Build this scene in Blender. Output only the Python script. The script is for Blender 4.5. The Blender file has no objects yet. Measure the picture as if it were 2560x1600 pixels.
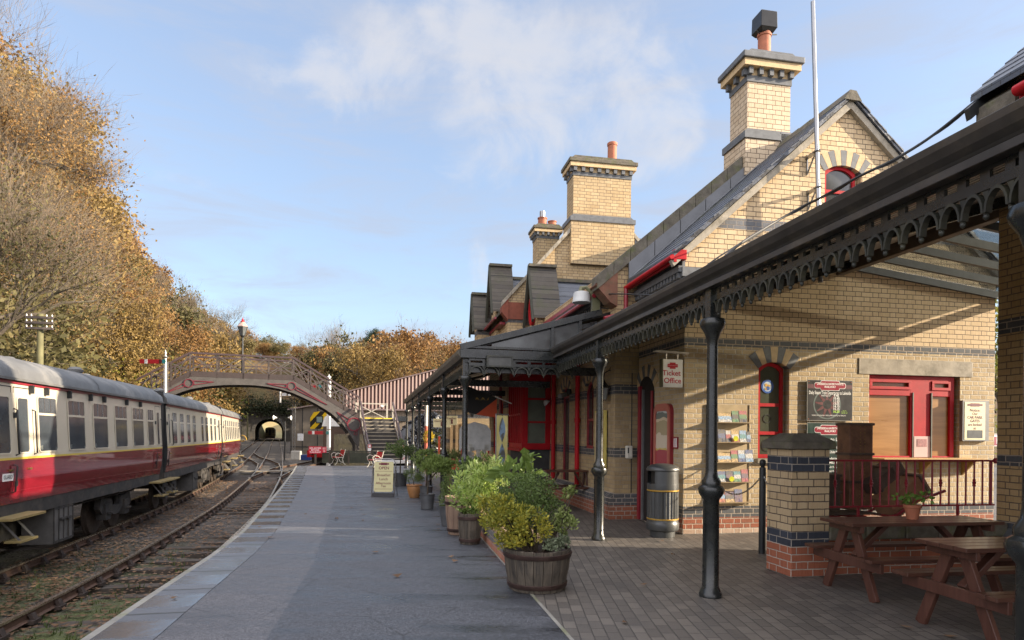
import bpy, math, random
import numpy as np
from mathutils import Vector, Matrix, Euler
R=math.radians; PI=math.pi
random.seed(7)
sc=bpy.context.scene
COL=sc.collection
# ------------------------------------------------------------------ survey
# camera model (pixels of the 2560x1600 photograph) -> places in the world
F=1600.;CX,CY=1280.,1087.;PHI=math.atan(.009);H=1.65
def un(u,v):
    du,dv=u-CX,v-CY;c,s=math.cos(PHI),math.sin(PHI)
    return (du*c+dv*s)/F,-(-du*s+dv*c)/F
def P(u,v,Y):
    a,b=un(u,v);return (a*Y,Y,H+b*Y)
def onz(u,v,z=0):
    a,b=un(u,v);Y=(z-H)/b;return (a*Y,Y,z)
O=onz(1707,1336)                      # foot of the ticket office's corner
TH=math.atan(307/F)
AX=(math.cos(TH),math.sin(TH));BX=(-math.sin(TH),math.cos(TH))
def W(s,t,z=0):return (O[0]+s*AX[0]+t*BX[0],O[1]+s*AX[1]+t*BX[1],z)
def ST(x,y):
    dx,dy=x-O[0],y-O[1];return (dx*AX[0]+dy*AX[1],dx*BX[0]+dy*BX[1])
def lerp(a,b,f): return a+(b-a)*f
def interp(x,xs,ys):
    return float(np.interp(x,xs,ys))
# ------------------------------------------------------------------ mesh builder
class MB:
    def __init__(s): s.v=[];s.f=[];s.m=[];s.sm=[]
    def add(s,vs,fs,mi=0,sm=False):
        o=len(s.v);s.v.extend(tuple(p) for p in vs)
        for f in fs: s.f.append([i+o for i in f]);s.m.append(mi);s.sm.append(sm)
        return s
    def face(s,pts,mi=0): return s.add(pts,[list(range(len(pts)))],mi)
    def bx(s,x0,x1,y0,y1,z0,z1,mi=0):
        if x0>x1:x0,x1=x1,x0
        if y0>y1:y0,y1=y1,y0
        if z0>z1:z0,z1=z1,z0
        return s.add([(x0,y0,z0),(x1,y0,z0),(x1,y1,z0),(x0,y1,z0),(x0,y0,z1),(x1,y0,z1),(x1,y1,z1),(x0,y1,z1)],
          [(0,3,2,1),(4,5,6,7),(0,1,5,4),(1,2,6,5),(2,3,7,6),(3,0,4,7)],mi)
    def bar(s,p,q,w,h,mi=0,up=(0,0,1)):
        p=Vector(p);q=Vector(q);d=(q-p)
        if d.length<1e-6:return s
        d.normalize();u=Vector(up)
        if abs(d.dot(u))>.98:u=Vector((1,0,0))
        a=d.cross(u).normalized();b=a.cross(d).normalized()
        vs=[]
        for c in (p,q):
            for i,j in ((-1,-1),(1,-1),(1,1),(-1,1)): vs.append(c+a*(w/2*i)+b*(h/2*j))
        return s.add(vs,[(0,1,2,3),(7,6,5,4),(0,4,5,1),(1,5,6,2),(2,6,7,3),(3,7,4,0)],mi)
    def tube(s,pts,r,n=8,mi=0,cap=True,closed=False):
        pts=[Vector(p) for p in pts];N=len(pts)
        rr=r if isinstance(r,(list,tuple)) else [r]*N
        vs=[];ref=None
        for i,p in enumerate(pts):
            if closed: d=pts[(i+1)%N]-pts[i-1]
            else: d=pts[min(i+1,N-1)]-pts[max(i-1,0)]
            if d.length<1e-9:d=Vector((0,0,1))
            d.normalize()
            if ref is None: ref=Vector((0,0,1)) if abs(d.z)<.9 else Vector((1,0,0))
            a=d.cross(ref)
            if a.length<1e-4: a=d.cross(Vector((0,1,0)))
            a.normalize();b=d.cross(a).normalized();ref=b.cross(d) if False else a.cross(d)
            for k in range(n):
                t=2*PI*k/n;vs.append(p+a*(math.cos(t)*rr[i])+b*(math.sin(t)*rr[i]))
        fs=[]
        for i in range(N if closed else N-1):
            j=(i+1)%N
            for k in range(n):
                l=(k+1)%n;fs.append((i*n+k,i*n+l,j*n+l,j*n+k))
        s.add(vs,fs,mi,True)
        if cap and not closed:
            s.add(vs[:n],[list(range(n))[::-1]],mi);s.add(vs[-n:],[list(range(n))],mi)
        return s
    def lathe(s,prof,c=(0,0,0),n=24,mi=0,sx=1,sy=1,rot=0):
        vs=[];fs=[];m=len(prof)
        for r,z in prof:
            for k in range(n):
                t=2*PI*k/n+rot;vs.append((c[0]+r*sx*math.cos(t),c[1]+r*sy*math.sin(t),c[2]+z))
        for i in range(m-1):
            for k in range(n):
                l=(k+1)%n;fs.append((i*n+k,i*n+l,(i+1)*n+l,(i+1)*n+k))
        s.add(vs,fs,mi,True)
        s.add(vs[:n],[list(range(n))[::-1]],mi);s.add(vs[-n:],[list(range(n))],mi)
        return s
    def prism(s,poly,fn,d0,d1,mi=0,mi_side=None):
        n=len(poly)
        vs=[fn(a,b,d0) for a,b in poly]+[fn(a,b,d1) for a,b in poly]
        s.add(vs,[list(range(n)),list(range(n,2*n))[::-1]],mi)
        s.add(vs,[(i,(i+1)%n,(i+1)%n+n,i+n) for i in range(n)],mi if mi_side is None else mi_side)
        return s
    def tri(s,V,T,fn,mi=0):
        return s.add([fn(*p) for p in V],T,mi)
    def xf(s,fn):
        s.v=[tuple(fn(Vector(p))) for p in s.v];return s
    def mesh(s,name,mats):
        me=bpy.data.meshes.new(name);me.from_pydata([tuple(p) for p in s.v],[],s.f)
        for m in (mats if isinstance(mats,(list,tuple)) else [mats]): me.materials.append(m)
        me.polygons.foreach_set('material_index',s.m)
        me.polygons.foreach_set('use_smooth',s.sm)
        if any(s.sm): 
            me.set_sharp_from_angle(angle=R(40))
        me.validate();me.update()
        return me
    def build(s,name,mats,parent=None,bevel=0,fix=True,label=None):
        me=s.mesh(name,mats)
        if fix and len(s.f)<6000:
            import bmesh
            b=bmesh.new();b.from_mesh(me);bmesh.ops.recalc_face_normals(b,faces=b.faces);b.to_mesh(me);b.free()
        o=bpy.data.objects.new(name,me);COL.objects.link(o)
        if parent is not None:o.parent=parent
        if bevel:
            b=o.modifiers.new('b','BEVEL');b.width=bevel;b.segments=2;b.limit_method='ANGLE';b.angle_limit=R(40);b.harden_normals=False
        if label:o['label']=label
        return o
def tag(o,label,cat,group=None,kind=None):
    o['label']=label;o['category']=cat
    if group:o['group']=group
    if kind:o['kind']=kind
    return o
def thing(name,label,cat,loc=(0,0,0),rz=0,group=None):
    o=bpy.data.objects.new(name,None);COL.objects.link(o);o.empty_display_size=.2
    o.location=loc;o.rotation_euler=(0,0,rz)
    return tag(o,label,cat,group)
def single(name,mb,mats,label,cat,loc=(0,0,0),rz=0,group=None,bevel=0,kind=None,fix=True):
    o=mb.build(name,mats,None,bevel,fix);o.location=loc;o.rotation_euler=(0,0,rz)
    return tag(o,label,cat,group,kind)
def struct(name,mb,mats,fix=True):
    o=mb.build(name,mats,None,0,fix);o['kind']='structure';return o
def dup(o,loc=None,rz=None,label=None,parent=None,scale=None):
    c=o.copy();COL.objects.link(c)
    if parent is not None:c.parent=parent
    if loc is not None:c.location=loc
    if rz is not None:c.rotation_euler=(0,0,rz)
    if scale is not None:c.scale=scale
    if label:c['label']=label
    for ch in list(o.children):
        dup(ch,parent=c)
    return c
_tc={}
def text_geo(body,size,align='CENTER',bold=0,spacing=1.0,line=1.0):
    k=(body,size,align,bold,spacing,line)
    if k in _tc:return _tc[k]
    cu=bpy.data.curves.new('lettering','FONT');cu.body=body;cu.size=size;cu.align_x=align;cu.align_y='CENTER'
    cu.space_character=spacing;cu.space_line=line;cu.offset=bold;cu.resolution_u=3
    ob=bpy.data.objects.new('lettering',cu);COL.objects.link(ob)
    dg=bpy.context.evaluated_depsgraph_get();dg.update()
    me=bpy.data.meshes.new_from_object(ob.evaluated_get(dg))
    V=[tuple(v.co) for v in me.vertices];T=[tuple(p.vertices) for p in me.polygons]
    bpy.data.objects.remove(ob);bpy.data.curves.remove(cu);bpy.data.meshes.remove(me)
    _tc[k]=(V,T);return V,T
def write(mb,body,size,fn,mi=0,width=None,**kw):
    V,T=text_geo(body,size,**kw)
    if not V:return mb
    if width:
        w=max(p[0] for p in V)-min(p[0] for p in V);k=width/w
        V=[(p[0]*k,p[1],p[2]) for p in V]
    return mb.tri([(p[0],p[1],0) for p in V],T,fn,mi)
# ------------------------------------------------------------------ materials
class NT:
    def __init__(s,name):
        s.m=bpy.data.materials.new(name);s.m.use_nodes=True;s.t=s.m.node_tree;s.t.nodes.clear()
        s.out=s.N('ShaderNodeOutputMaterial');s.b=s.N('ShaderNodeBsdfPrincipled')
        s.t.links.new(s.b.outputs[0],s.out.inputs[0])
    def N(s,typ,ins={},**at):
        n=s.t.nodes.new(typ)
        for k,v in at.items(): setattr(n,k,v)
        for k,v in ins.items(): s.L(v,n.inputs[k])
        return n
    def L(s,v,sock):
        if isinstance(v,bpy.types.NodeSocket): s.t.links.new(v,sock)
        else:
            if sock.type=='RGBA' and len(v)==3: v=(*v,1)
            sock.default_value=v
    def math(s,op,a,b=0,c=0,clamp=False):
        n=s.N('ShaderNodeMath',{0:a,1:b,2:c},operation=op);n.use_clamp=clamp;return n.outputs[0]
    def mix(s,f,a,b,blend='MIX'):
        n=s.N('ShaderNodeMix',data_type='RGBA',blend_type=blend);s.L(f,n.inputs[0]);s.L(a,n.inputs[6]);s.L(b,n.inputs[7]);return n.outputs[2]
    def tc(s,o='Object'): return s.N('ShaderNodeTexCoord').outputs[o]
    def pos(s): return s.N('ShaderNodeNewGeometry').outputs['Position']
    def noise(s,scale,detail=4,rough=.55,vec=None,dist=0,out=0):
        n=s.N('ShaderNodeTexNoise',{'Scale':scale,'Detail':detail,'Roughness':rough,'Distortion':dist})
        if vec is not None:s.L(vec,n.inputs['Vector'])
        return n.outputs[out]
    def voro(s,scale,vec=None,feature='F1',out='Distance'):
        n=s.N('ShaderNodeTexVoronoi',{'Scale':scale},feature=feature)
        if vec is not None:s.L(vec,n.inputs['Vector'])
        return n.outputs[out]
    def ramp(s,f,stops,interp='LINEAR'):
        n=s.N('ShaderNodeValToRGB');cr=n.color_ramp;cr.interpolation=interp
        while len(cr.elements)<len(stops):cr.elements.new(.5)
        for e,(p,c) in zip(cr.elements,stops):
            e.position=p;e.color=(c,c,c,1) if isinstance(c,(int,float)) else (*c,1)
        s.L(f,n.inputs[0]);return n.outputs[0]
    def bump(s,h,strength=.5,dist=.01,normal=None):
        n=s.N('ShaderNodeBump',{'Height':h,'Strength':strength,'Distance':dist})
        if normal is not None:s.L(normal,n.inputs['Normal'])
        return n.outputs[0]
    def sep(s,v): return s.N('ShaderNodeSeparateXYZ',{0:v}).outputs
    def comb(s,x,y,z): return s.N('ShaderNodeCombineXYZ',{0:x,1:y,2:z}).outputs[0]
    def mapv(s,v,scale=(1,1,1),rot=(0,0,0),loc=(0,0,0)):
        return s.N('ShaderNodeMapping',{'Vector':v,'Scale':scale,'Rotation':rot,'Location':loc}).outputs[0]
    def set(s,**k):
        for a,v in k.items(): s.L(v,s.b.inputs[a.replace('_',' ')])
        return s.m
def plain(name,col,rough=.5,metal=0,var=.18,nscale=6,bump=.15,bdist=.004,dirt=None,spec=.5,bscale=None,coat=0):
    t=NT(name);v=t.tc()
    n=t.noise(nscale,5,.6,v)
    c=t.mix(t.ramp(n,[(.3,0),(.7,1)]),tuple(x*(1-var) for x in col),tuple(min(1,x*(1+var)) for x in col))
    if dirt:
        c=t.mix(t.ramp(t.noise(nscale*.6,6,.7,v),[(.5,0),(.68,.75)]),c,dirt)
    r=t.N('ShaderNodeMapRange',{0:t.noise(nscale*2.3,3,.6,v),3:max(.03,rough-.12),4:min(1,rough+.12)}).outputs[0]
    t.set(Base_Color=c,Roughness=r,Metallic=metal,Specular_IOR_Level=spec)
    if coat:t.set(Coat_Weight=coat,Coat_Roughness=.08)
    if bump:t.set(Normal=t.bump(t.noise(bscale or nscale*4,4,.6,v),bump,bdist))
    return t.m
def wood(name,c1,c2,rough=.5,axis=0,scale=1,bump=.25,coat=0):
    t=NT(name);v=t.tc();sc_=[14*scale]*3;sc_[axis]=1.2*scale
    n=t.noise(1,6,.65,t.mapv(v,tuple(sc_)),dist=.6)
    c=t.mix(t.ramp(n,[(.3,0),(.7,1)]),c1,c2)
    t.set(Base_Color=c,Roughness=t.N('ShaderNodeMapRange',{0:n,3:rough-.1,4:rough+.12}).outputs[0],Normal=t.bump(n,bump,.004))
    if coat:t.set(Coat_Weight=coat,Coat_Roughness=.15)
    return t.m
def brick(name,zones,p=.085,per=.355,top=12.,rough=.85,flip=False):
    """Flemish-bond brickwork; zones = [(z from, light, dark, mortar, roughness of surface)] in object z."""
    t=NT(name);v=t.tc();x,y,z=t.sep(v)
    nx,ny,nz=t.sep(t.tc('Normal'))
    ay=t.math('GREATER_THAN',t.math('ABSOLUTE',nx),.6)
    h=t.N('ShaderNodeMix',{0:ay,2:x,3:y},data_type='FLOAT').outputs[0]
    wob=t.math('MULTIPLY',t.math('SUBTRACT',t.noise(9,2,.5,v),.5),.012)
    zz=t.math('ADD',z,wob);hh=t.math('ADD',h,t.math('MULTIPLY',t.math('SUBTRACT',t.noise(7,2,.5,v,out=0),.5),.014))
    zr=t.math('DIVIDE',zz,p);row=t.math('FLOOR',zr);fz=t.math('FRACT',zr)
    xx=t.math('ADD',t.math('DIVIDE',hh,per),t.math('MULTIPLY',t.math('FLOORED_MODULO',row,2),.5))
    cell=t.math('FLOOR',xx);fx=t.math('FRACT',xx)
    isH=t.math('GREATER_THAN',fx,.66)
    d1=t.math('MINIMUM',fx,t.math('MINIMUM',t.math('ABSOLUTE',t.math('SUBTRACT',fx,.66)),t.math('SUBTRACT',1,fx)))
    d1=t.math('MULTIPLY',d1,per)
    d2=t.math('MULTIPLY',t.math('MINIMUM',fz,t.math('SUBTRACT',1,fz)),p)
    d=t.math('MINIMUM',d1,d2)
    zn=t.math('DIVIDE',z,top)
    st=lambda i:t.ramp(zn,[(max(0,zo[0]/top),zo[i]) for zo in zones],'CONSTANT')
    mw=t.N('ShaderNodeMapRange',{0:st(4),3:.0055,4:.0085}).outputs[0]
    mort=t.N('ShaderNodeMapRange',{0:d,1:t.math('MULTIPLY',mw,.6),2:t.math('MULTIPLY',mw,1.25),3:1,4:0}).outputs[0]
    wn=t.N('ShaderNodeTexWhiteNoise',{'Vector':t.comb(t.math('ADD',t.math('MULTIPLY',cell,2),isH),row,0)},noise_dimensions='2D')
    big=t.noise(.7,5,.65,v);fine=t.noise(38,5,.7,v)
    streak=t.noise(1,3,.6,t.mapv(v,(60,60,4)))
    f=t.math('ADD',t.math('MULTIPLY',wn.outputs[0],.62),t.math('MULTIPLY',fine,.5))
    c=t.mix(t.math('SUBTRACT',f,.1,clamp=True),st(1),st(2))
    c=t.mix(t.math('MULTIPLY',t.ramp(streak,[(.45,0),(.75,1)]),.3),c,(.45,.27,.17),'MULTIPLY')
    soot=t.math('MULTIPLY',t.ramp(big,[(.5,0),(.72,1)]),st(4))
    c=t.mix(t.math('MULTIPLY',soot,.55),c,(.12,.095,.07))
    c=t.mix(mort,c,t.mix(t.math('MULTIPLY',t.ramp(fine,[(.3,0),(.7,1)]),.5),st(3),(.2,.17,.14)))
    hgt=t.math('ADD',t.math('MULTIPLY',t.math('SUBTRACT',1,mort),.8),t.math('MULTIPLY',t.math('ADD',fine,t.noise(14,4,.6,v)),t.math('MULTIPLY',st(4),.7)))
    t.set(Base_Color=c,Roughness=rough,Specular_IOR_Level=.25,Normal=t.bump(hgt,.75,.009))
    return t.m
def foliage(name,cols,rough=.55,trans=.25,spec=.3):
    t=NT(name);g=t.N('ShaderNodeNewGeometry');r=g.outputs['Random Per Island']
    oi=t.N('ShaderNodeObjectInfo').outputs['Random']
    f=t.math('FRACT',t.math('ADD',r,t.math('MULTIPLY',oi,.35)))
    n=t.noise(.45,2,.5,t.pos())
    f2=t.math('ADD',t.math('MULTIPLY',r,.42),t.math('ADD',t.math('MULTIPLY',t.math('SUBTRACT',n,.5),1.5),t.math('ADD',.29,t.math('MULTIPLY',t.math('SUBTRACT',oi,.5),.5))),clamp=True)
    c=t.ramp(f2,[(i/(len(cols)-1),k) for i,k in enumerate(cols)])
    t.set(Base_Color=c,Roughness=rough,Specular_IOR_Level=spec)
    tr=t.N('ShaderNodeBsdfTranslucent',{0:c});mx=t.N('ShaderNodeMixShader',{0:trans,1:t.b.outputs[0],2:tr.outputs[0]})
    t.t.links.new(mx.outputs[0],t.out.inputs[0])
    return t.m
def glassdark(name,col=(.02,.022,.022),rough=.06):
    return plain(name,col,rough,0,.3,1.5,.04,.002,spec=.7,bscale=2)
SMOOTH_Y=(.66,.51,.32);SM_Y2=(.54,.40,.235)
BRICK_A=brick('brick_ticket_office',[(0,(.55,.42,.33),(.38,.26,.18),(.6,.55,.46),.8),(.085,(.36,.13,.075),(.25,.085,.05),(.5,.42,.33),.8),(.255,(.13,.135,.14),(.075,.08,.085),(.45,.38,.3),.7),
  (.425,(.56,.45,.28),(.38,.275,.15),(.54,.49,.40),.9),(3.145,(.15,.155,.155),(.085,.09,.095),(.5,.4,.3),.6),(3.315,SMOOTH_Y,SM_Y2,(.085,.058,.04),.12),(5.185,(.19,.195,.2),(.12,.125,.135),(.3,.25,.2),.15),(5.355,SMOOTH_Y,SM_Y2,(.085,.058,.04),.12)])
BRICK_B=brick('brick_station',[(0,(.36,.13,.075),(.22,.085,.05),(.4,.34,.28),.8),(.255,(.12,.125,.13),(.07,.075,.08),(.4,.34,.28),.7),(.51,(.50,.385,.22),(.33,.235,.12),(.34,.27,.18),.8),
  (1.19,(.11,.115,.12),(.065,.07,.075),(.35,.3,.24),.6),(1.36,(.50,.385,.22),(.33,.235,.12),(.34,.27,.18),.8),(2.465,(.11,.115,.12),(.065,.07,.075),(.35,.3,.24),.6),(2.635,(.50,.385,.22),(.33,.235,.12),(.34,.27,.18),.8),(3.315,(.54,.41,.24),(.40,.28,.14),(.13,.09,.06),.25),(5.1,(.13,.135,.14),(.08,.085,.09),(.3,.25,.2),.3),(5.27,(.54,.41,.24),(.40,.28,.14),(.13,.09,.06),.25)])
BRICK_CH=brick('brick_chimney',[(0,(.55,.425,.25),(.41,.29,.15),(.12,.085,.06),.4)],p=.1,per=.43,top=20)
BRICK_CHN=brick('brick_chimney_pale',[(0,(.64,.52,.37),(.53,.41,.27),(.14,.09,.06),.12)],p=.098,per=.41,top=20)
BRICK_PIER=brick('brick_pier',[(0,(.38,.135,.075),(.27,.09,.05),(.5,.43,.36),.25),(.355,(.055,.062,.08),(.035,.04,.052),(.36,.32,.27),.2),(.53,(.50,.385,.235),(.41,.30,.17),(.06,.045,.035),.2),(1.245,(.055,.062,.08),(.035,.04,.052),(.36,.32,.27),.2),(1.42,(.50,.385,.235),(.41,.30,.17),(.06,.045,.035),.2)],p=.0888,per=.44,top=4)
BRICK_RED=brick('brick_red_wall',[(0,(.38,.135,.075),(.27,.09,.05),(.5,.43,.36),.3)],p=.0888,per=.44,top=4)
BRICK_RB=brick('brick_right_block',[(0,(.36,.13,.075),(.22,.085,.05),(.4,.34,.28),.6),(.34,(.10,.105,.115),(.06,.065,.07),(.4,.34,.28),.5),(.6,(.5,.36,.19),(.37,.245,.11),(.14,.1,.07),.3),(1.275,(.10,.105,.115),(.06,.065,.07),(.4,.34,.28),.5),(1.445,(.5,.36,.19),(.37,.245,.11),(.14,.1,.07),.3),(3.0,(.10,.105,.115),(.06,.065,.07),(.4,.34,.28),.5),(3.17,(.5,.36,.19),(.37,.245,.11),(.14,.1,.07),.3)],p=.085)
BRICK_PL=brick('brick_planter',[(0,(.42,.19,.12),(.3,.12,.08),(.35,.28,.22),.3),(.1,(.17,.165,.16),(.12,.12,.12),(.3,.25,.2),.4),(.27,(.52,.36,.2),(.4,.26,.13),(.12,.08,.05),.3)],p=.0888,per=.44,top=4)
BLACK=plain('paint_black_iron',(.012,.014,.014),.28,0,.4,5,.12,.002,dirt=(.035,.035,.025),spec=.6,bscale=30)
BLACKM=plain('paint_black_matt',(.018,.02,.021),.5,0,.4,4,.15,.003)
IRONW=plain('iron_weathered',(.025,.026,.02),.45,0,.4,6,.2,.003,dirt=(.07,.065,.035))
RED=plain('paint_red',(.40,.008,.014),.5,0,.15,4,.08,.002,dirt=(.3,.01,.014),spec=.22)
MAROON=plain('paint_maroon',(.24,.018,.028),.35,0,.2,6,.1,.002)
WHITE=plain('paint_white',(.75,.74,.7),.45,0,.06,5,.1,.002,dirt=(.6,.57,.5))
CREAM=plain('paint_cream',(.72,.66,.42),.45,0,.04,3,.05,.002)
GLASS=glassdark('glass_dark')
GLASSW=plain('glass_curtained',(.13,.145,.115),.12,0,.25,2,.05,.002,spec=.6)
SLATE=None
STONE=plain('stone_sandstone',(.34,.30,.235),.85,0,.22,5,.4,.006,dirt=(.16,.14,.10))
STONEM=plain('stone_mossy',(.12,.105,.08),.9,0,.35,7,.6,.012,dirt=(.10,.11,.035))
BLUEB=plain('brick_blue_dressed',(.115,.12,.125),.6,0,.25,8,.25,.004)
YELB=plain('brick_yellow_dressed',(.55,.4,.22),.8,0,.15,12,.3,.004)
LEAD=plain('lead_flashing',(.15,.155,.165),.5,.2,.15,3,.25,.006)
TERRA=plain('terracotta',(.36,.12,.06),.7,0,.2,6,.25,.003,dirt=(.25,.1,.06))
OAKW=wood('wood_weathered_oak',(.018,.015,.012),(.125,.10,.072),.8,2,1.1,.6)
PICNIC=wood('wood_dark_stain',(.05,.019,.012),(.10,.042,.026),.38,0,1.2,.2,coat=.25)
PICNICL=wood('wood_dark_stain_leg',(.055,.02,.013),(.11,.045,.03),.4,2,1.2,.2,coat=.2)
STEEL=plain('metal_galvanised',(.3,.3,.3),.3,.9,.08,5,.05,.002)
ZINC=plain('metal_zinc_bucket',(.12,.125,.13),.5,.5,.3,4,.15,.003)
RUST=plain('metal_rusty_hoop',(.05,.028,.022),.6,.3,.4,8,.3,.004)
SOIL=plain('soil',(.035,.025,.018),.95,0,.5,20,1,.03)
GOLD=plain('paint_gold',(.45,.27,.05),.35,.4,.1,5,.05,.001)
INKR=plain('ink_maroon',(.13,.012,.02),.5,0,.05,5,0)
INKW=plain('ink_white',(.85,.85,.82),.5,0,.02,5,0)
INKRED=plain('ink_red',(.5,.02,.03),.45,0,.05,5,0)
INKG=plain('ink_green',(.45,.75,.1),.5,0,.05,5,0)
INKORANGE=plain('ink_orange_red',(.6,.09,.03),.5,0,.05,5,0)
INKBLACK=plain('ink_black',(.012,.012,.012),.5,0,.05,5,0)
def slates(name,c1,c2,rough=.4):
    t=NT(name);v=t.tc();x,y,z=t.sep(v)
    n=t.N('ShaderNodeTexBrick',{'Vector':t.comb(y,t.math('MULTIPLY',z,1.45),0),'Color1':(*c1,1),'Color2':(*c2,1),'Mortar':(.012,.012,.014,1),'Scale':1,'Mortar Size':.006,'Mortar Smooth':.2,'Bias':0,'Brick Width':.26,'Row Height':.2})
    big=t.noise(1.1,5,.7,v)
    c=t.mix(t.ramp(big,[(.52,0),(.7,.7)]),n.outputs[0],(.07,.075,.03))
    t.set(Base_Color=c,Roughness=t.N('ShaderNodeMapRange',{0:t.noise(6,3,.5,v),3:rough-.12,4:rough+.2}).outputs[0],Normal=t.bump(t.math('SUBTRACT',t.noise(25,3,.6,v),n.outputs[1]),.5,.012),Specular_IOR_Level=.6)
    return t.m
SLATE=slates('slate_blue',(.055,.065,.085),(.085,.095,.115),.38)
SLATEM=slates('slate_mossy',(.07,.059,.047),(.105,.09,.07),.75)
def clearglass(name):
    t=NT(name);tr=t.N('ShaderNodeBsdfTransparent',{0:(.86,.9,.9,1)});gl=t.N('ShaderNodeBsdfGlossy',{'Roughness':.03})
    fr=t.N('ShaderNodeFresnel',{0:1.45});mx=t.N('ShaderNodeMixShader',{0:t.math('MULTIPLY',fr.outputs[0],.8),1:tr.outputs[0],2:gl.outputs[0]})
    t.t.links.new(mx.outputs[0],t.out.inputs[0]);return t.m
CLEAR=clearglass('glass_clear')
# ------------------------------------------------------------------ camera, sun, sky
cam=bpy.data.cameras.new('camera');co=bpy.data.objects.new('camera',cam);COL.objects.link(co);sc.camera=co
cam.sensor_fit='HORIZONTAL';cam.sensor_width=36;cam.lens=36*F/2560;cam.shift_y=(CY-800)/2560;cam.clip_end=3000;cam.clip_start=.05
co.matrix_world=Matrix.Translation((0,0,H))@Matrix.Rotation(PI/2,4,'X')@Matrix.Rotation(PHI,4,'Z')
SUN_D=Vector((1.0,-.075,.30)).normalized()
su=bpy.data.lights.new('sun','SUN');su.energy=5.0;su.angle=R(.55);su.color=(1,.85,.66)
so=bpy.data.objects.new('sun',su);COL.objects.link(so);so.rotation_euler=SUN_D.to_track_quat('Z','Y').to_euler();so.location=(30,-10,40)
wd=bpy.data.worlds.new('World');sc.world=wd;wd.use_nodes=True
nt=wd.node_tree;nt.nodes.clear()
def wn(t,ins={},**a):
    n=nt.nodes.new(t)
    for k,v in a.items():setattr(n,k,v)
    for k,v in ins.items():
        if isinstance(v,bpy.types.NodeSocket):nt.links.new(v,n.inputs[k])
        else:n.inputs[k].default_value=v
    return n
sky=wn('ShaderNodeTexSky',sky_type='NISHITA');sky.sun_disc=False
sky.sun_elevation=math.asin(SUN_D.z);sky.sun_rotation=math.atan2(SUN_D.x,SUN_D.y);sky.air_density=1.0;sky.dust_density=1.6;sky.ozone_density=2.2;sky.altitude=50
gen=wn('ShaderNodeTexCoord').outputs['Generated']
def wm(op,a,b=0,c=0,clamp=False):
    n=wn('ShaderNodeMath',{0:a,1:b,2:c},operation=op);n.use_clamp=clamp;return n.outputs[0]
def wmr(v,a,b,c=0,d=1):
    n=wn('ShaderNodeMapRange',{0:v,1:a,2:b,3:c,4:d},interpolation_type='SMOOTHSTEP');return n.outputs[0]
def puff(u,v,w):                       # a cloud bank in one direction of the sky
    d=Vector(P(u,v,1.))-Vector((0,0,H));d.normalize()
    dp=wn('ShaderNodeVectorMath',{0:gen,1:tuple(d)},operation='DOT_PRODUCT').outputs['Value']
    return wmr(dp,math.cos(w),math.cos(w*.1))
cum=None
for u,v,w in ((1190,130,.11),(1260,200,.14),(1190,300,.12),(1330,240,.14),(1450,260,.13),(1560,240,.15),(1620,260,.12),(920,180,.12)):
    p=puff(u,v,w);cum=p if cum is None else wm('MAXIMUM',cum,p)
cn=wn('ShaderNodeTexNoise',{'Vector':gen,'Scale':7.5,'Detail':12,'Roughness':.58,'Distortion':.35}).outputs[0]
cumd=wmr(wm('ADD',wm('MULTIPLY',cum,.36),wm('MULTIPLY',cn,1.7)),.98,1.42)
mp=wn('ShaderNodeMapping',{'Vector':gen,'Scale':(1.6,1.6,7.5),'Rotation':(0,R(-16),0)}).outputs[0]
cir=wn('ShaderNodeTexNoise',{'Vector':mp,'Scale':2.3,'Detail':10,'Roughness':.62,'Distortion':.5}).outputs[0]
cird=wm('ADD',.42,wm('MULTIPLY',wmr(cir,.38,.72),.42))
low=wmr(wn('ShaderNodeSeparateXYZ',{0:gen}).outputs[2],.32,.0)
veil=wm('MULTIPLY',low,.86)
tot=wm('MAXIMUM',cird,veil)
mixc=wn('ShaderNodeMix',{0:tot},data_type='RGBA');nt.links.new(sky.outputs[0],mixc.inputs[6])
mixc.inputs[7].default_value=(1.50,1.64,1.98,1)
mixd=wn('ShaderNodeMix',{0:wm('MULTIPLY',cumd,.62)},data_type='RGBA');nt.links.new(mixc.outputs[2],mixd.inputs[6]);mixd.inputs[7].default_value=(2.15,2.13,2.2,1)
# bright broken cloud added out of view, overhead and behind, to fill the shade
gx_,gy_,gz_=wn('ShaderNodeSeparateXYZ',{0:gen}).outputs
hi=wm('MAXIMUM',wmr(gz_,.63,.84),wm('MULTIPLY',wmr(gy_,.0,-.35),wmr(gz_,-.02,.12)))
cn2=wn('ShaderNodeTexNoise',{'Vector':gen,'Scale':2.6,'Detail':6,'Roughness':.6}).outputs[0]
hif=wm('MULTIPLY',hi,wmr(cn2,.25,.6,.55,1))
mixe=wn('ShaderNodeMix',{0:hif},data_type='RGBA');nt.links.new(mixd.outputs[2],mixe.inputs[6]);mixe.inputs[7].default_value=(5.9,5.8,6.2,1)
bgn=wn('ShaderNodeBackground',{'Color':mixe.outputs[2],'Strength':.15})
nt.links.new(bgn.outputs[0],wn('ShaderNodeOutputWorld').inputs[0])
sc.view_settings.view_transform='Standard';sc.view_settings.look='None';sc.view_settings.gamma=1;sc.view_settings.use_curve_mapping=False
sc.view_settings.exposure=1.36
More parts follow.
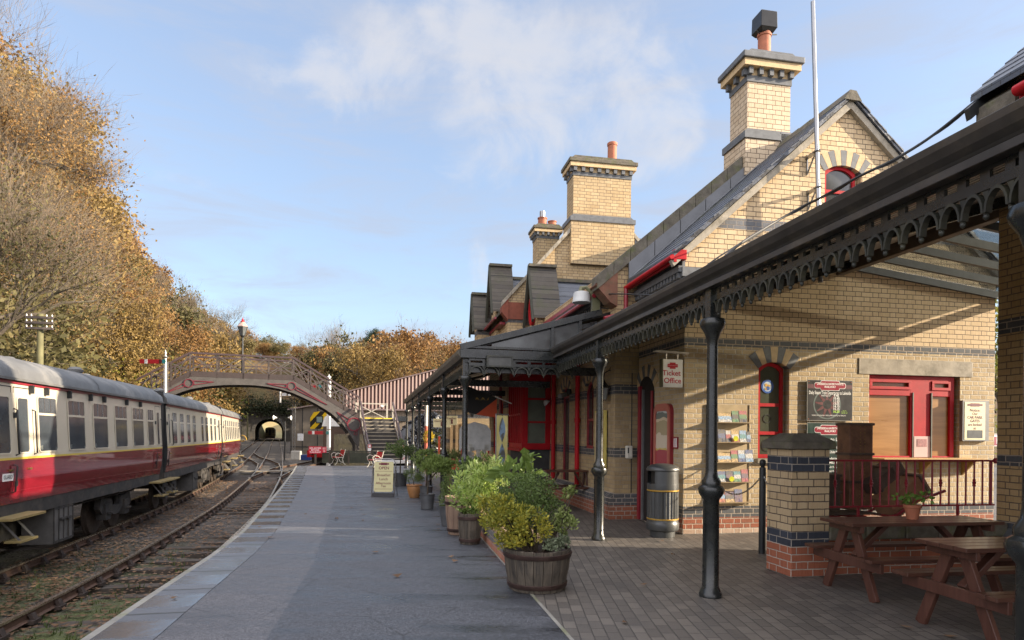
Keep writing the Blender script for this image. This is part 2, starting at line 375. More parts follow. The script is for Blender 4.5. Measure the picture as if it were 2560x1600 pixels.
# ------------------------------------------------------------------ lines of the place
RZ=-.75                                       # rail head below the platform
EDGE=[(-16,-7.25),(-4.4,-7.25),(-2.6,-7.24),(-.8,-7.22),(1.3,-7.28),(4.7,-7.576),(9.7,-8.03),(18.2,-8.87),(24.5,-9.56)]   # t, s of the platform edge
def edge_s(t): return interp(t,[e[0] for e in EDGE],[e[1] for e in EDGE])
T1=[(-14,-1.45),(-5,-3.1),(5,-5.05),(8.6,-5.66),(10.7,-6.1),(14,-7.0),(18.8,-8.25),(22.9,-9.45),(27,-10.8),(33.6,-12.95),(45,-16.9),(73,-27.0),(140,-51.6),(185,-68.1)]
T2=[(-14,-4.1),(0,-7.0),(10.9,-9.45),(14.4,-10.4),(20.1,-11.85),(28,-14.3),(46.2,-20.4),(73,-30.3),(140,-55.1),(185,-71.7)]
def smooth_path(pts,y0,y1,step=1.5):
    ys=np.array([p[0] for p in pts]);xs=np.array([p[1] for p in pts])
    Y=np.arange(ys[0],ys[-1]+.01,.5);X=np.interp(Y,ys,xs)
    k=np.ones(13)/13
    Xp=np.pad(X,6,mode='reflect',reflect_type='odd')
    X=np.convolve(Xp,k,'valid')
    yy=np.arange(y0,y1+.01,step)
    return [(float(np.interp(y,Y,X)),float(y)) for y in yy]
def gz(y): return interp(y,[60,150],[0,.62])   # the line climbs gently to the tunnel
def t1x(y): return interp(y,[p[0] for p in T1],[p[1] for p in T1])
def t2x(y): return interp(y,[p[0] for p in T2],[p[1] for p in T2])
# ------------------------------------------------------------------ ground
def m_ballast():
    t=NT('ballast_earth');p=t.pos()
    v1=t.voro(17,p);v2=t.voro(9,p,out='Color');n=t.noise(.55,6,.65,p);n2=t.noise(5,5,.7,p)
    c=t.mix(t.ramp(t.sep(v2)[0],[(.1,0),(.9,1)]),(.045,.038,.032),(.14,.118,.10))
    c=t.mix(t.ramp(n,[(.46,0),(.58,.75)]),c,(.05,.042,.03))
    x,y,z=t.sep(p)
    near=t.N('ShaderNodeMapRange',{0:y,1:16,2:8,3:0,4:1}).outputs[0]
    moss=t.math('MULTIPLY',t.ramp(t.noise(1.1,5,.6,p),[(.40,0),(.52,1)]),near)
    c=t.mix(t.math('MULTIPLY',moss,.8),c,t.mix(n2,(.04,.055,.014),(.13,.16,.03)))
    far=t.N('ShaderNodeMapRange',{0:y,1:30,2:60,3:0,4:.5}).outputs[0]
    c=t.mix(far,c,(.10,.085,.065))
    t.set(Base_Color=c,Roughness=.85,Normal=t.bump(t.math('ADD',t.math('MULTIPLY',v1,-1.2),t.math('MULTIPLY',n2,.6)),1,.045));return t.m
def trackd(x,y):
    return (-20.4-.37*(y-46.2)-x)*.94 if y>28 else (t2x(y)-x)
def hillz(x,y):
    d=trackd(x,y);z=0
    if y>-5:
        dd=max(0,d-4.6)
        z=1.35*dd/(1+dd*.016)*min(1,max(0,(y+5)/14))
    q=(y-.0)*.93-.36*(x+.36*y)                       # along the line
    a=max(0,min(1,(y+.36*(x+57)-151)/17));a=a*a*(3-2*a)
    if y>150: z=max(z,a*(19+.22*max(-20,min(60,d))))
    dr=-d-7
    if y>62 and dr>8: z=max(z,min(1,(y-62)/60)*min(16,(dr-8)*.55))
    return z
def build_ground():
    mb=MB();xs=list(np.concatenate([np.arange(-420,-100,12),np.arange(-100,40,2.5),np.arange(40,420,14)]))
    ys=list(np.concatenate([np.arange(-60,-6,6),np.arange(-6,40,2.0),np.arange(40,200,2.5),np.arange(200,620,16)]))
    vs=[];rnd=random.Random(3);nx=len(xs)
    for y in ys:
        for x in xs:
            s,t=ST(x,y);z=-.965+gz(y)*(1 if y>60 else 0)
            if s>edge_s(t)-.3 and t<36: z=-1.25
            elif s>-9 and t>=24: z=-.95
            h=hillz(x,y)
            if h>.05: z+=h+rnd.uniform(-.25,.25)
            # keep the tunnel bore open
            d=trackd(x,y)
            Lq=y+.36*(x+57)
            if 146<Lq<199 and -10<d<5: z=-1.0+gz(y)
            elif Lq>=199:
                dc=abs(d+3.0)
                z=min(z,-1.0+gz(y)+max(0,dc-8)*.7)
            vs.append((float(x),float(y),z))
    fs=[]
    for j in range(len(ys)-1):
        for i in range(nx-1):
            a=j*nx+i;fs.append((a,a+1,a+1+nx,a+nx))
    mb.add(vs,fs,0,True);mb_f=[]
    me=mb.mesh('ground',[m_ballast(),m_wood()])
    # leaf litter on everything that climbs
    for p in me.polygons:
        c=p.center
        if hillz(c.x,c.y)>.4: p.material_index=1
    o=bpy.data.objects.new('ground',me);COL.objects.link(o);o['kind']='structure'
def m_wood():
    t=NT('woodland_floor');p=t.pos();n=t.noise(.8,6,.7,p);n2=t.noise(.12,3,.5,p)
    c=t.mix(t.ramp(n,[(.35,0),(.65,1)]),(.055,.038,.018),(.17,.10,.038))
    c=t.mix(t.ramp(n2,[(.5,0),(.65,.7)]),c,(.075,.085,.025))
    t.set(Base_Color=c,Roughness=.9,Normal=t.bump(t.noise(3,6,.7,p),1,.2));return t.m
build_ground()
# ------------------------------------------------------------------ platform and paving (all in the station frame, origin O)
def m_asphalt(name,dark,light,wet):
    t=NT(name);v=t.pos()
    g=t.voro(90,v,out='Color');fine=t.noise(110,3,.6,v);big=t.noise(.9,6,.62,t.mapv(v,(.55,1.6,1)));mid=t.noise(3.2,5,.6,v)
    c=t.mix(t.ramp(t.sep(g)[0],[(.1,0),(.9,1)]),dark,light);c=t.mix(t.math('MULTIPLY',t.ramp(t.noise(26,4,.7,v),[(.42,0),(.62,1)]),.45),c,dark)
    w=t.ramp(t.math('ADD',t.math('MULTIPLY',big,.6),t.math('MULTIPLY',t.noise(2.6,6,.68,t.mapv(v,(.5,2.2,1))),.45)),[(.45,0),(.63,1)])
    c=t.mix(t.math('MULTIPLY',w,.62),c,tuple(k*.45 for k in dark))
    crack=t.voro(.55,t.mapv(v,(1,1.4,1),loc=(.3,.2,0)),feature='DISTANCE_TO_EDGE');crk=t.ramp(t.math('ADD',crack,t.math('MULTIPLY',t.noise(6,4,.6,v),.03)),[(.014,1),(.02,0)])
    c=t.mix(t.math('MULTIPLY',crk,.6),c,(.008,.008,.008))
    r=t.N('ShaderNodeMapRange',{0:w,3:.7,4:wet}).outputs[0]
    bs=t.N('ShaderNodeMapRange',{0:w,3:.7,4:.25}).outputs[0]
    bn=t.N('ShaderNodeBump',{'Height':t.math('ADD',fine,t.math('MULTIPLY',t.sep(g)[1],.8)),'Strength':bs,'Distance':.012}).outputs[0]
    bn=t.bump(t.noise(1.3,3,.5,v),.25,.04,bn)
    t.set(Base_Color=c,Roughness=r,Normal=bn,Specular_IOR_Level=.6);return t.m
ASPH_D=m_asphalt('asphalt_dark',(.034,.037,.043),(.115,.122,.14),.22)
ASPH_L=m_asphalt('asphalt_pale',(.062,.062,.068),(.165,.163,.172),.3)
def m_slab():
    t=NT('coping_slab_wet');v=t.tc();x,y,z=t.sep(v)
    n=t.noise(1.4,5,.6,v);n2=t.noise(9,5,.65,v)
    f=t.math('FRACT',t.math('DIVIDE',t.math('ADD',y,t.math('MULTIPLY',n,.1)),.92))
    joint=t.ramp(t.math('MINIMUM',f,t.math('SUBTRACT',1,f)),[(.012,1),(.03,0)])
    pud=t.ramp(t.math('ADD',t.math('SINE',t.math('MULTIPLY',f,PI)),t.math('MULTIPLY',n2,.5)),[(.78,0),(1.02,1)])
    c=t.mix(n2,(.075,.08,.09),(.14,.145,.155));wnn=t.N('ShaderNodeTexWhiteNoise',{'W':t.math('FLOOR',t.math('DIVIDE',y,.92))},noise_dimensions='1D').outputs[0];c=t.mix(t.math('MULTIPLY',wnn,.6),c,(.05,.052,.06));c=t.mix(t.math('MULTIPLY',pud,.35),c,(.06,.064,.075))
    c=t.mix(t.ramp(n,[(.58,0),(.72,.5)]),c,(.055,.065,.035));c=t.mix(t.math('MULTIPLY',joint,.85),c,(.02,.022,.015))
    t.set(Base_Color=c,Roughness=t.N('ShaderNodeMapRange',{0:pud,3:.5,4:.1}).outputs[0],Normal=t.bump(t.math('ADD',t.math('MULTIPLY',n2,.4),t.math('MULTIPLY',joint,-1)),.5,.01),Specular_IOR_Level=.6);return t.m
SLAB=m_slab()
NOSE=plain('coping_nosing',(.22,.21,.185),.75,0,.25,3,.4,.01,dirt=(.14,.15,.06))
def m_pavers():
    t=NT('block_paving');v=t.pos();n=t.noise(2,5,.6,v);fine=t.noise(55,4,.65,v)
    vv=t.mapv(v,(1,1,1),(0,0,R(90)))
    b=t.N('ShaderNodeTexBrick',{'Vector':vv,'Color1':(.075,.066,.057,1),'Color2':(.155,.135,.113,1),'Mortar':(.03,.027,.024,1),'Scale':1,'Mortar Size':.006,'Mortar Smooth':.3,'Bias':.1,'Brick Width':.215,'Row Height':.115})
    c=t.mix(t.math('MULTIPLY',fine,.5),b.outputs[0],(.11,.10,.09));c=t.mix(t.ramp(n,[(.5,0),(.7,.55)]),c,(.07,.068,.066))
    t.set(Base_Color=c,Roughness=t.N('ShaderNodeMapRange',{0:n,3:.75,4:.4}).outputs[0],Normal=t.bump(t.math('ADD',t.math('MULTIPLY',b.outputs[1],-1),t.math('MULTIPLY',fine,.35)),.7,.008),Specular_IOR_Level=.5);return t.m
PAVE=m_pavers()
def strip(mb,fa,fb,t0,t1,z,mi=0,n=60):
    ts=[lerp(t0,t1,i/n) for i in range(n+1)]
    vs=[];
    for t in ts: vs+= [(fa(t),t,z),(fb(t),t,z)]
    mb.add(vs,[(2*i,2*i+1,2*i+3,2*i+2) for i in range(n)],mi)
TE=23.6
def sub_s(t): return interp(t,[-16,-5,-1.5,7.5,16.5,24],[-5.85,-5.82,-5.8,-6.25,-7.05,-7.75])   # where the old asphalt begins
mb=MB();strip(mb,edge_s,lambda t:edge_s(t)+.07,-16,TE,0,0)
strip(mb,lambda t:edge_s(t)+.07,lambda t:edge_s(t)+.56,-16,TE,0,1)
strip(mb,lambda t:edge_s(t)+.56,sub_s,-16,TE,-.004,2);strip(mb,sub_s,lambda t:-3.4,-16,TE,-.004,3)
n=60;ts=[lerp(-16,TE,i/n) for i in range(n+1)]
vs=[];
for t in ts: vs+=[(edge_s(t)+.05,t,-1.3),(edge_s(t)+.05,t,-.09),(edge_s(t),t,-.09),(edge_s(t),t,0)]
mb.add(vs,[(4*i+k,4*i+k+1,4*i+k+5,4*i+k+4) for i in range(n) for k in range(3)],4)
mb.add([(edge_s(TE),TE,-1.3),(-3.4,TE,-1.3),(-3.4,TE,0),(edge_s(TE),TE,0)],[(0,1,2,3)],4)
FACE=plain('platform_face_stone',(.10,.085,.065),.9,0,.35,2,.6,.02,dirt=(.05,.07,.02))
o=struct('platform',mb,[NOSE,SLAB,ASPH_L,ASPH_D,FACE],fix=False);o.location=W(0,0);o.rotation_euler.z=TH
mb=MB();mb.add([(-3.4,-16,-.004),(30,-16,-.004),(30,40,-.004),(-3.4,40,-.004)],[(0,1,2,3)]);mb.add([(-3.4,TE,-1.3),(-3.4,40,-1.3),(-3.4,40,0),(-3.4,TE,0)],[(0,1,2,3)])
o=struct('paving',mb,[PAVE],fix=False);o.location=W(0,0);o.rotation_euler.z=TH
# light strip along the paving's edge
mb=MB();mb.add([(-3.42,-16,.001),(-3.385,-16,.001),(-3.385,.6,.001),(-3.42,.6,.001)],[(0,1,2,3)])
o=struct('kerb_strip',mb,[NOSE],fix=False);o.location=W(0,0);o.rotation_euler.z=TH
# ------------------------------------------------------------------ tracks
RAIL_T=plain('rail_top_steel',(.42,.35,.26),.28,.8,.2,6,.05,.001)
RAIL_S=plain('rail_rusty_side',(.10,.055,.035),.75,.2,.3,12,.3,.003)
SLEEP=wood('wood_sleeper',(.04,.032,.026),(.085,.068,.053),.85,0,.8,.5)
CHAIR=plain('rail_chair_iron',(.05,.035,.028),.75,.2,.3,15,.3,.004)
def rails(path,name,label,group=None,sleep=True,y_sl=(0,75)):
    root=thing(name,label,'railway track',(0,0,0),0,group)
    for side in (-1,1):
        mb=MB();n=len(path);L=[]
        for i,(x,y) in enumerate(path):
            x0,y0=path[max(0,i-1)];x1,y1=path[min(n-1,i+1)];d=Vector((x1-x0,y1-y0)).normalized();nr=Vector((d.y,-d.x))
            L.append((x+nr.x*.755*side,y+nr.y*.755*side,RZ+gz(y),nr))
        pr=[(-.035,0),(.035,0),(.037,-.03),(.01,-.045),(.01,-.12),(.06,-.14),(-.06,-.14),(-.01,-.12),(-.01,-.045),(-.037,-.03)]
        m=len(pr);vs=[]
        for x,y,z,nr in L:
            for a,b in pr: vs.append((x+nr.x*a,y+nr.y*a,z+b))
        for i in range(n-1):
            for k in range(m):
                l=(k+1)%m;mb.add([],[]) if False else None
        fs=[(i*m+k,i*m+(k+1)%m,(i+1)*m+(k+1)%m,(i+1)*m+k) for i in range(n-1) for k in range(m)]
        o=len(mb.v);mb.v+=vs
        for j,f in enumerate(fs): mb.f.append(list(f));mb.m.append(0 if j%m in (0,1,m-1) else 1);mb.sm.append(False)
        mb.build('rail',[RAIL_T,RAIL_S],root)
        if sleep:
            cb=MB();s=0
            for i in range(n-1):
                x,y,z,nr=L[i];q=Vector((L[i+1][0]-x,L[i+1][1]-y));
                if not(y_sl[0]<y<42):continue
                k=int(max(1,round(q.length/.72)))
                for j in range(k):
                    c=Vector((x,y))+q*(j/k);d=q.normalized()
                    cb.bar((c.x-nr.x*.12,c.y-nr.y*.12,z-.155),(c.x+nr.x*.12,c.y+nr.y*.12,z-.155),.2,.05)
                    for e in(-1,1):cb.bar((c.x+nr.x*.085*e,c.y+nr.y*.085*e,z-.14),(c.x+nr.x*.045*e,c.y+nr.y*.045*e,z-.05),.1,.05)
            o=cb.build('rail_chair',CHAIR,root);o['kind']='stuff'
    if sleep:
        sb=MB();rr=random.Random(5)
        for i in range(n-1):
            (x,y),(x1,y1)=path[i],path[i+1];q=Vector((x1-x,y1-y));
            if not(y_sl[0]<y<y_sl[1]):continue
            nr=Vector((q.y,-q.x)).normalized();k=int(max(1,round(q.length/.72)))
            for j in range(k):
                c=Vector((x,y))+q*(j/k);z=RZ-.275+gz(y)+rr.uniform(-.02,.012);w=1.28
                sb.bar((c.x-nr.x*w,c.y-nr.y*w,z),(c.x+nr.x*w,c.y+nr.y*w,z),.26,.13)
        o=sb.build('sleeper',SLEEP,root);o['kind']='stuff'
    return root
rails(smooth_path(T1,-10,185,1.44),'railway_track','platform road: the empty curving track right beside the platform edge')
rails(smooth_path(T2,-8,185,1.44),'railway_track','track under the crimson and cream train, on the far side of the empty road')
XO=[(38,-14.5),(44,-16.7),(50,-19.0),(56,-21.9),(63,-25.6),(70,-28.9),(78,-32.2),(84,-34.4)]
rails([(interp(y,[p[0] for p in XO],[p[1] for p in XO]),float(y)) for y in np.arange(40,82.1,1.0)],'railway_track','crossover of curved rails joining the two tracks beyond the footbridge',sleep=False)
rails([(interp(y,[34,44,56,70,90],[-13.2,-15.6,-16.6,-15.5,-12]),float(y)) for y in np.arange(34,90,1.2)],'railway_track','siding curving away right towards the yellow and black shunter',sleep=True,y_sl=(38,88))
# fallen leaves
LEAFB=foliage('leaf_litter_brown',[(.07,.04,.022),(.15,.085,.045),(.23,.145,.085),(.31,.22,.14)],.7,.1)
def scatter_leaves(name,n,fn,size,label=None,seed=1):
    rr=random.Random(seed);mb=MB();c=0
    while c<n:
        p=fn(rr)
        if p is None: continue
        x,y,z=p;a=rr.uniform(0,2*PI);s=size*rr.uniform(.6,1.3);tx=rr.uniform(-.45,.45);ty=rr.uniform(-.45,.45)
        ca,sa=math.cos(a),math.sin(a);vs=[]
        for px,py,pz in ((-.6,0,.05),(-.1,-.33,.0),(.55,-.05,.12),(0,.34,.03)):
            X=(px*ca-py*sa)*s;Y=(px*sa+py*ca)*s;vs.append((x+X,y+Y,z+pz*s+abs(tx*px+ty*py)*s+.004))
        mb.add(vs,[(0,1,2,3)]);c+=1
    o=mb.build(name,LEAFB,fix=False);tag(o,label,'fallen leaves',kind='stuff');return o
def lf(rr):
    y=rr.uniform(3,34)**1.0;y=3+31*rr.random()**1.7
    a=t2x(y)+.2;b=t1x(y)+1.5
    x=rr.uniform(a,b)
    # drifts: thickest in the six foot, thin along the platform wall
    w=.9 if t2x(y)+.9<x<t1x(y)-.75 else (.45 if x<t1x(y)+.5 else .12)
    if rr.random()>w: return None
    return (x,y,-.957+rr.uniform(0,.03))
scatter_leaves('fallen_leaves',9500,lf,.085,'drift of brown fallen leaves over the ballast between the tracks',1)
def lf2(rr):
    t=rr.uniform(-6,14);s=rr.uniform(edge_s(t)+.1,-3.6);p=W(s,t);return (p[0],p[1],.0)
scatter_leaves('fallen_leaves',34,lf2,.085,'few single dry leaves lying on the wet asphalt platform',2)
def lf3(rr):
    p=W(rr.uniform(-3.2,3),rr.uniform(-6,-.3));return (p[0],p[1],.0)
scatter_leaves('fallen_leaves',16,lf3,.075,'few single dry leaves lying on the block paving',4)
# tufts of grass by the platform wall
GRASS=foliage('grass_blade',[(.03,.05,.01),(.07,.10,.02),(.12,.15,.03)],.6,.2)
mb=MB();rr=random.Random(9)
for i in range(520):
    y=rr.uniform(4.2,14);x=t1x(y)+(rr.uniform(.85,1.5) if rr.random()<.6 else rr.uniform(-2.4,.6))
    if rr.random()<.55 and x<t1x(y)-.6: continue
    for k in range(rr.randint(5,11)):
        a=rr.uniform(0,2*PI);h=rr.uniform(.05,.16);w=.007;bx_,by_=x+rr.uniform(-.07,.07),y+rr.uniform(-.07,.07)
        dx,dy=math.cos(a),math.sin(a)
        mb.add([(bx_-dy*w,by_+dx*w,-.97),(bx_+dy*w,by_-dx*w,-.97),(bx_+dx*h*.5,by_+dy*h*.5,-.97+h)],[(0,1,2)])
o=mb.build('grass',GRASS,fix=False);tag(o,'sparse green grass tufts on the track bed by the platform wall','grass',kind='stuff')
# ------------------------------------------------------------------ station building
def fT(u,v,t):
    a,b=un(u,v);p0=W(0,t);Y=(p0[0]*BX[0]+p0[1]*BX[1])/(a*BX[0]+BX[1]);s,_=ST(a*Y,Y);return s,H+b*Y
def fS(u,v,s):
    a,b=un(u,v);p0=W(s,0);Y=(p0[0]*AX[0]+p0[1]*AX[1])/(a*AX[0]+AX[1]);_,t=ST(a*Y,Y);return t,H+b*Y
PL={'-t':lambda t0:(lambda a,z,d:(a,t0+d,z)),'-s':lambda s0:(lambda a,z,d:(s0+d,a,z)),'+s':lambda s0:(lambda a,z,d:(s0-d,a,z)),'+t':lambda t0:(lambda a,z,d:(a,t0-d,z))}
def wall(mb,fn,a0,a1,z0,top,holes=(),depth=.16,mi=0,brk=()):
    """one face of a wall with openings; top is a height or a list of (a,z); reveals run 'depth' inwards"""
    tp=(lambda a:top) if isinstance(top,(int,float)) else (lambda a:interp(a,[p[0] for p in top],[p[1] for p in top]))
    xs={a0,a1}|set(brk)
    for h in holes: xs|={h[0],h[1]}
    if not isinstance(top,(int,float)): xs|={p[0] for p in top if a0<p[0]<a1}
    xs=sorted(xs)
    for l,r in zip(xs,xs[1:]):
        if r-l<1e-5: continue
        m=(l+r)/2;hs=sorted([h for h in holes if h[0]<=m<=h[1]],key=lambda h:h[2]);z=z0
        for h in hs:
            if h[2]>z+1e-5: mb.face([fn(l,z,0),fn(r,z,0),fn(r,h[2],0),fn(l,h[2],0)],mi)
            z=h[3]
        mb.face([fn(l,z,0),fn(r,z,0),fn(r,tp(r),0),fn(l,tp(l),0)],mi)
    for h in holes:
        l,r,b,t=h[:4];dd=h[4] if len(h)>4 else depth
        for p,q in (((l,b),(r,b)),((r,b),(r,t)),((r,t),(l,t)),((l,t),(l,b))):
            mb.face([fn(*p,0),fn(*q,0),fn(*q,dd),fn(*p,dd)],mi)
        mb.face([fn(l,b,dd),fn(r,b,dd),fn(r,t,dd),fn(l,t,dd)],mi)
def arch_ring(mb,fn,c,zc,ri,ro,phi,n,d0,d1,mis):
    for i in range(n):
        a0=-phi+2*phi*i/n+.004;a1=-phi+2*phi*(i+1)/n-.004
        poly=[(c+r*math.sin(a),zc+r*math.cos(a)) for r,a in ((ri,a0),(ro,a0),(ro,a1),(ri,a1))]
        mb.prism(poly,fn,d0,d1,mis[i%len(mis)])
def arch_window(parent,fn,a0,a1,z0,zs,rise,depth,bars,glass,fmat=RED,fw=.055,name='window'):
    """red frame with an arched head filling a reveal; returns the frame"""
    w=(a1-a0)/2;c=(a0+a1)/2;r=(w*w+rise*rise)/(2*rise);zc=zs+rise-r;phi=math.asin(min(1,w/r))
    mb=MB();N=12;out=[(a0,z0)]+[(c-r*math.sin(phi*(1-2*i/N)),zc+r*math.cos(phi*(1-2*i/N))) for i in range(N+1)]+[(a1,z0)]
    inn=[(c+(a-c)*(1-fw/w),(z0+fw*1.2) if abs(z-z0)<1e-6 else z-fw) for a,z in out]
    m=len(out)
    for i in range(m):
        j=(i+1)%m;mb.prism([out[i],out[j],inn[j],inn[i]],fn,depth-.07,depth-.005,0)
    for b in bars: mb.prism([(a0+fw*.5,b-.028),(a1-fw*.5,b-.028),(a1-fw*.5,b+.028),(a0+fw*.5,b+.028)],fn,depth-.062,depth-.012,0)
    f=mb.build(name,fmat,parent)
    g=MB();g.prism(inn,fn,depth-.035,depth-.03,0);g.build('pane',glass,f)
    return f
STN=thing('station_building','long gabled yellow brick station house with red window frames, slate roofs and three tall chimneys','building',W(0,0),TH)
ZR=7.62;SR=3.06
def roofA(s): return ZR-.9*abs(s-SR)
def roofB(s): return 7.75-.85*abs(s-SR)
w1=(1.375,1.965,1.28,2.95);hat=(3.55,5.46,1.30,2.79);uw=(2.625,3.36,5.72,6.47)
mb=MB();fn=PL['-t'](0)
wall(mb,fn,0,6.22,0,[(0,roofA(0)),(SR,ZR),(6.22,roofA(6.22))],[w1,hat,uw],.14)
def hd(a,zb,w,c,rise,top,fnx,ri):   # spandrels left of and right of an arched head
    r=(w*w+rise*rise)/(2*rise);zc=top-r
    N=8
    for sg in (-1,1):
        poly=[(c+sg*w,top)]+[(c+sg*r*math.sin(math.asin(w/r)*(1-i/N)),zc+r*math.cos(math.asin(w/r)*(1-i/N))) for i in range(N+1)]
        mb.prism(poly,fnx,.001,.13,0)
hd(0,0,.295,1.67,.11,2.95,fn,0);hd(0,0,.3675,2.9925,.12,6.47,fn,0)
wl=PL['-s'](0)
dr=(1.72,2.05,0,2.6)
wall(mb,wl,0,2.0,0,4.87,[],.3)
wr=PL['+s'](6.22);wall(mb,wr,0,2.3,0,roofA(6.22))
front=mb.build('wall',[BRICK_A],STN,fix=False)
front['label']='sunlit front gable wall with blue brick bands'
# dressed arches, lintel, plinth offset, sills
for c,w,rise,top,n in ((1.67,.295,.11,2.95,7),(2.9925,.3675,.12,6.47,9)):
    mb=MB();r=(w*w+rise*rise)/(2*rise);arch_ring(mb,fn,c,top-r,r,r+.27,math.asin(w/r)*1.04,n,-.006,.12,[0,1]);mb.build('window_arch',[BLUEB,YELB],STN,bevel=.004,label='fan of alternate blue and yellow bricks over a window')
mb=MB();mb.bx(3.33,5.72,-.012,.1,2.79,3.075);mb.build('lintel',STONE,STN,bevel=.006)
mb=MB();mb.bx(1.34,2.0,-.05,.12,1.2,1.28);mb.build('sill',STONE,STN,bevel=.006)
mb=MB();mb.bx(2.59,3.4,-.05,.12,5.63,5.72);mb.build('sill',STONE,STN,bevel=.006)
WG=plain('glass_green_film',(.075,.085,.06),.12,0,.15,3,.02,.002,spec=.6)
f=arch_window(STN,fn,w1[0]+.01,w1[1]-.085,1.285,2.84,.1,.125,(2.21,1.72),WG)
f['label']='tall red ticket office window with an arched head'
mb=MB()
sx_=fT(1922,950,.1)
def disc(mb,fnx,c,z,r,d,mi=0,n=24,r0=0):
    ang=[2*PI*i/n for i in range(n)]
    if r0: 
        for i in range(n):
            j=(i+1)%n;mb.prism([(c+r*math.cos(ang[i]),z+r*math.sin(ang[i])),(c+r*math.cos(ang[j]),z+r*math.sin(ang[j])),(c+r0*math.cos(ang[j]),z+r0*math.sin(ang[j])),(c+r0*math.cos(ang[i]),z+r0*math.sin(ang[i]))],fnx,d,d+.004,mi)
    else: mb.prism([(c+r*math.cos(a),z+r*math.sin(a)) for a in ang],fnx,d,d+.004,mi)
STB=plain('sticker_blue',(.03,.10,.35),.4,0,.1,8,0);STW=plain('sticker_pale',(.45,.55,.65),.4,0,.2,30,0);STY=plain('sticker_ochre',(.6,.35,.08),.4,0,.2,30,0)
disc(mb,fn,1.60,2.53,.118,.082,0,28,.085);disc(mb,fn,1.60,2.53,.085,.083,1)
for a,b,r,m in ((1.575,2.555,.028,2),(1.63,2.545,.022,2),(1.61,2.50,.035,0),(1.57,2.49,.02,2)): disc(mb,fn,a,b,r,.079,m,12)
mb.build('window_sticker',[STB,STW,STY],f)
mb=MB();disc(mb,fn,1.60,1.97,.075,.083,0,22,.066);disc(mb,fn,1.60,1.5,.10,.083,0,24,.09)
write(mb,'LH',.11,lambda x,y,z:(1.60+x,.084-z,1.5+y));mb.build('window_etching',INKBLACK,f)
BRICKREF=plain('glass_upper',(.055,.058,.055),.07,0,.25,3,.03,.002,spec=.8)
f=arch_window(STN,fn,uw[0]+.01,uw[1]-.09,5.72,6.36,.11,.125,(6.02,),BRICKREF);f['label']='small red arched attic window high in the gable'
# ticket hatch
def hx(x,y): return fT(2060+x/5.26,920+y/5.26,.06)
mb=MB();z0,z1=hat[2],hat[3];s0,s1=hat[0],hat[1]-.07
d0,d1=.055,.125
zt0=hx(0,310)[1]+.02;zt1=zt0
sm0,sm1=4.515,4.90
def fr(a,b,c,d,e=0): mb.bx(a,b,d0-e,d1,c,d)
fr(s0,s0+.05,z0,z1);fr(s1-.09,s1,z0,z1);fr(s0+.05,s1-.09,z1-.09,z1);fr(sm0-.06,sm1+.0,z0,z1-.09)
fr(s0+.05,sm0-.06,zt0-.06,zt0+.05);fr(sm1,s1-.09,zt0-.06,zt0+.05)
fr(s0+.05,sm0-.06,z0,z0+.03);fr(sm1,s1-.09,z0,z0+.03)
hf=mb.build('ticket_hatch',RED,STN,bevel=.004,label='wide red framed hatch with two brown blinds behind glass')
for a,b in ((s0+.05,sm0-.06),(sm1,s1-.09)):
    mb=MB()
    for p,q,r,s_ in ((a,b,zt0+.05,zt0+.10),(a,b,z1-.13,z1-.09),(a,a+.05,zt0+.1,z1-.13),(b-.05,b,zt0+.1,z1-.13)): mb.bx(p,q,d0-.015,d0+.03,r,s_)
    mb.build('top_light',RED,hf,bevel=.003)
mb=MB()
for a,b in ((s0+.05,sm0-.06),(sm1,s1-.09)): mb.bx(a,b,.1,.105,z0+.03,z1-.09)
BLIND=wood('blind_brown',(.26,.125,.03),(.42,.215,.06),.3,0,.5,.05,coat=.12)
mb.build('pane',BLIND,hf)
mb=MB();mb.bx(sm1-.02,sm1,.03,.056,z0,zt0);mb.bx(sm0-.02,sm0,.04,.056,z0,zt0)
mb.build('glazing_strip',plain('strip_grey_green',(.14,.15,.12),.4),hf)
mb=MB();mb.bx(sm0+.02,sm1-.02,.046,.05,1.31,1.69);po=mb.build('paper_notice',plain('paper_pink',(.55,.38,.36),.6,0,.08,3,0),hf)
mb=MB();mb.bx(sm0+.08,sm1-.1,.042,.0455,1.5,1.64);mb.build('photo_print',plain('paper_print',(.3,.12,.12),.6,0,.4,25,0),po)
mb=MB();mb.bx(3.58,5.72,-.34,.05,1.262,1.296);SHELFW=wood('wood_shelf_yellow',(.36,.2,.05),(.5,.3,.09),.45,0,1,.15)
sh=mb.build('counter_shelf',SHELFW,STN,bevel=.004)
for a in (3.75,4.6,5.5): mb=MB();mb.prism([(0,1.262),(-.3,1.262),(0,.98)],lambda p,z,d,a=a:(a+d,p,z),0,.04);mb.build('shelf_bracket',SHELFW,sh)
# roofs with slates, verges, ridges
def roof_slope(name,f,sa,sb,t0,t1,mat,th=.07,parent=None,wav=True):
    mb=MB();rr=random.Random(int(abs(sa*10)+t0*7));n=max(2,int((t1-t0)/.5))
    mb.prism([(sa,f(sa)),(sb,f(sb)),(sb,f(sb)+th),(sa,f(sa)+th)],lambda a,z,d:(a,d,z),t0,t1)
    # slate courses: thin stepped slabs
    L=abs(sb-sa);k=max(3,int(L/.17));dn=1 if f(sb)>f(sa) else -1
    for i in range(k):
        a=lerp(sa,sb,i/k);b=lerp(sa,sb,(i+1.25)/k) if i<k-1 else sb
        mb.prism([(a,f(a)+th+.028),(b,f(b)+th+.004),(b,f(b)+th-.01),(a,f(a)+th-.004)],lambda p,z,d:(p,d,z),t0+rr.uniform(-.02,0.01),t1+rr.uniform(-.01,.01))
    return mb.build(name,mat,parent or STN)
ra=roof_slope('roof',roofA,-.26,SR,-.13,2.0,SLATE);ra['label']='blue slate roof slope of the front block'
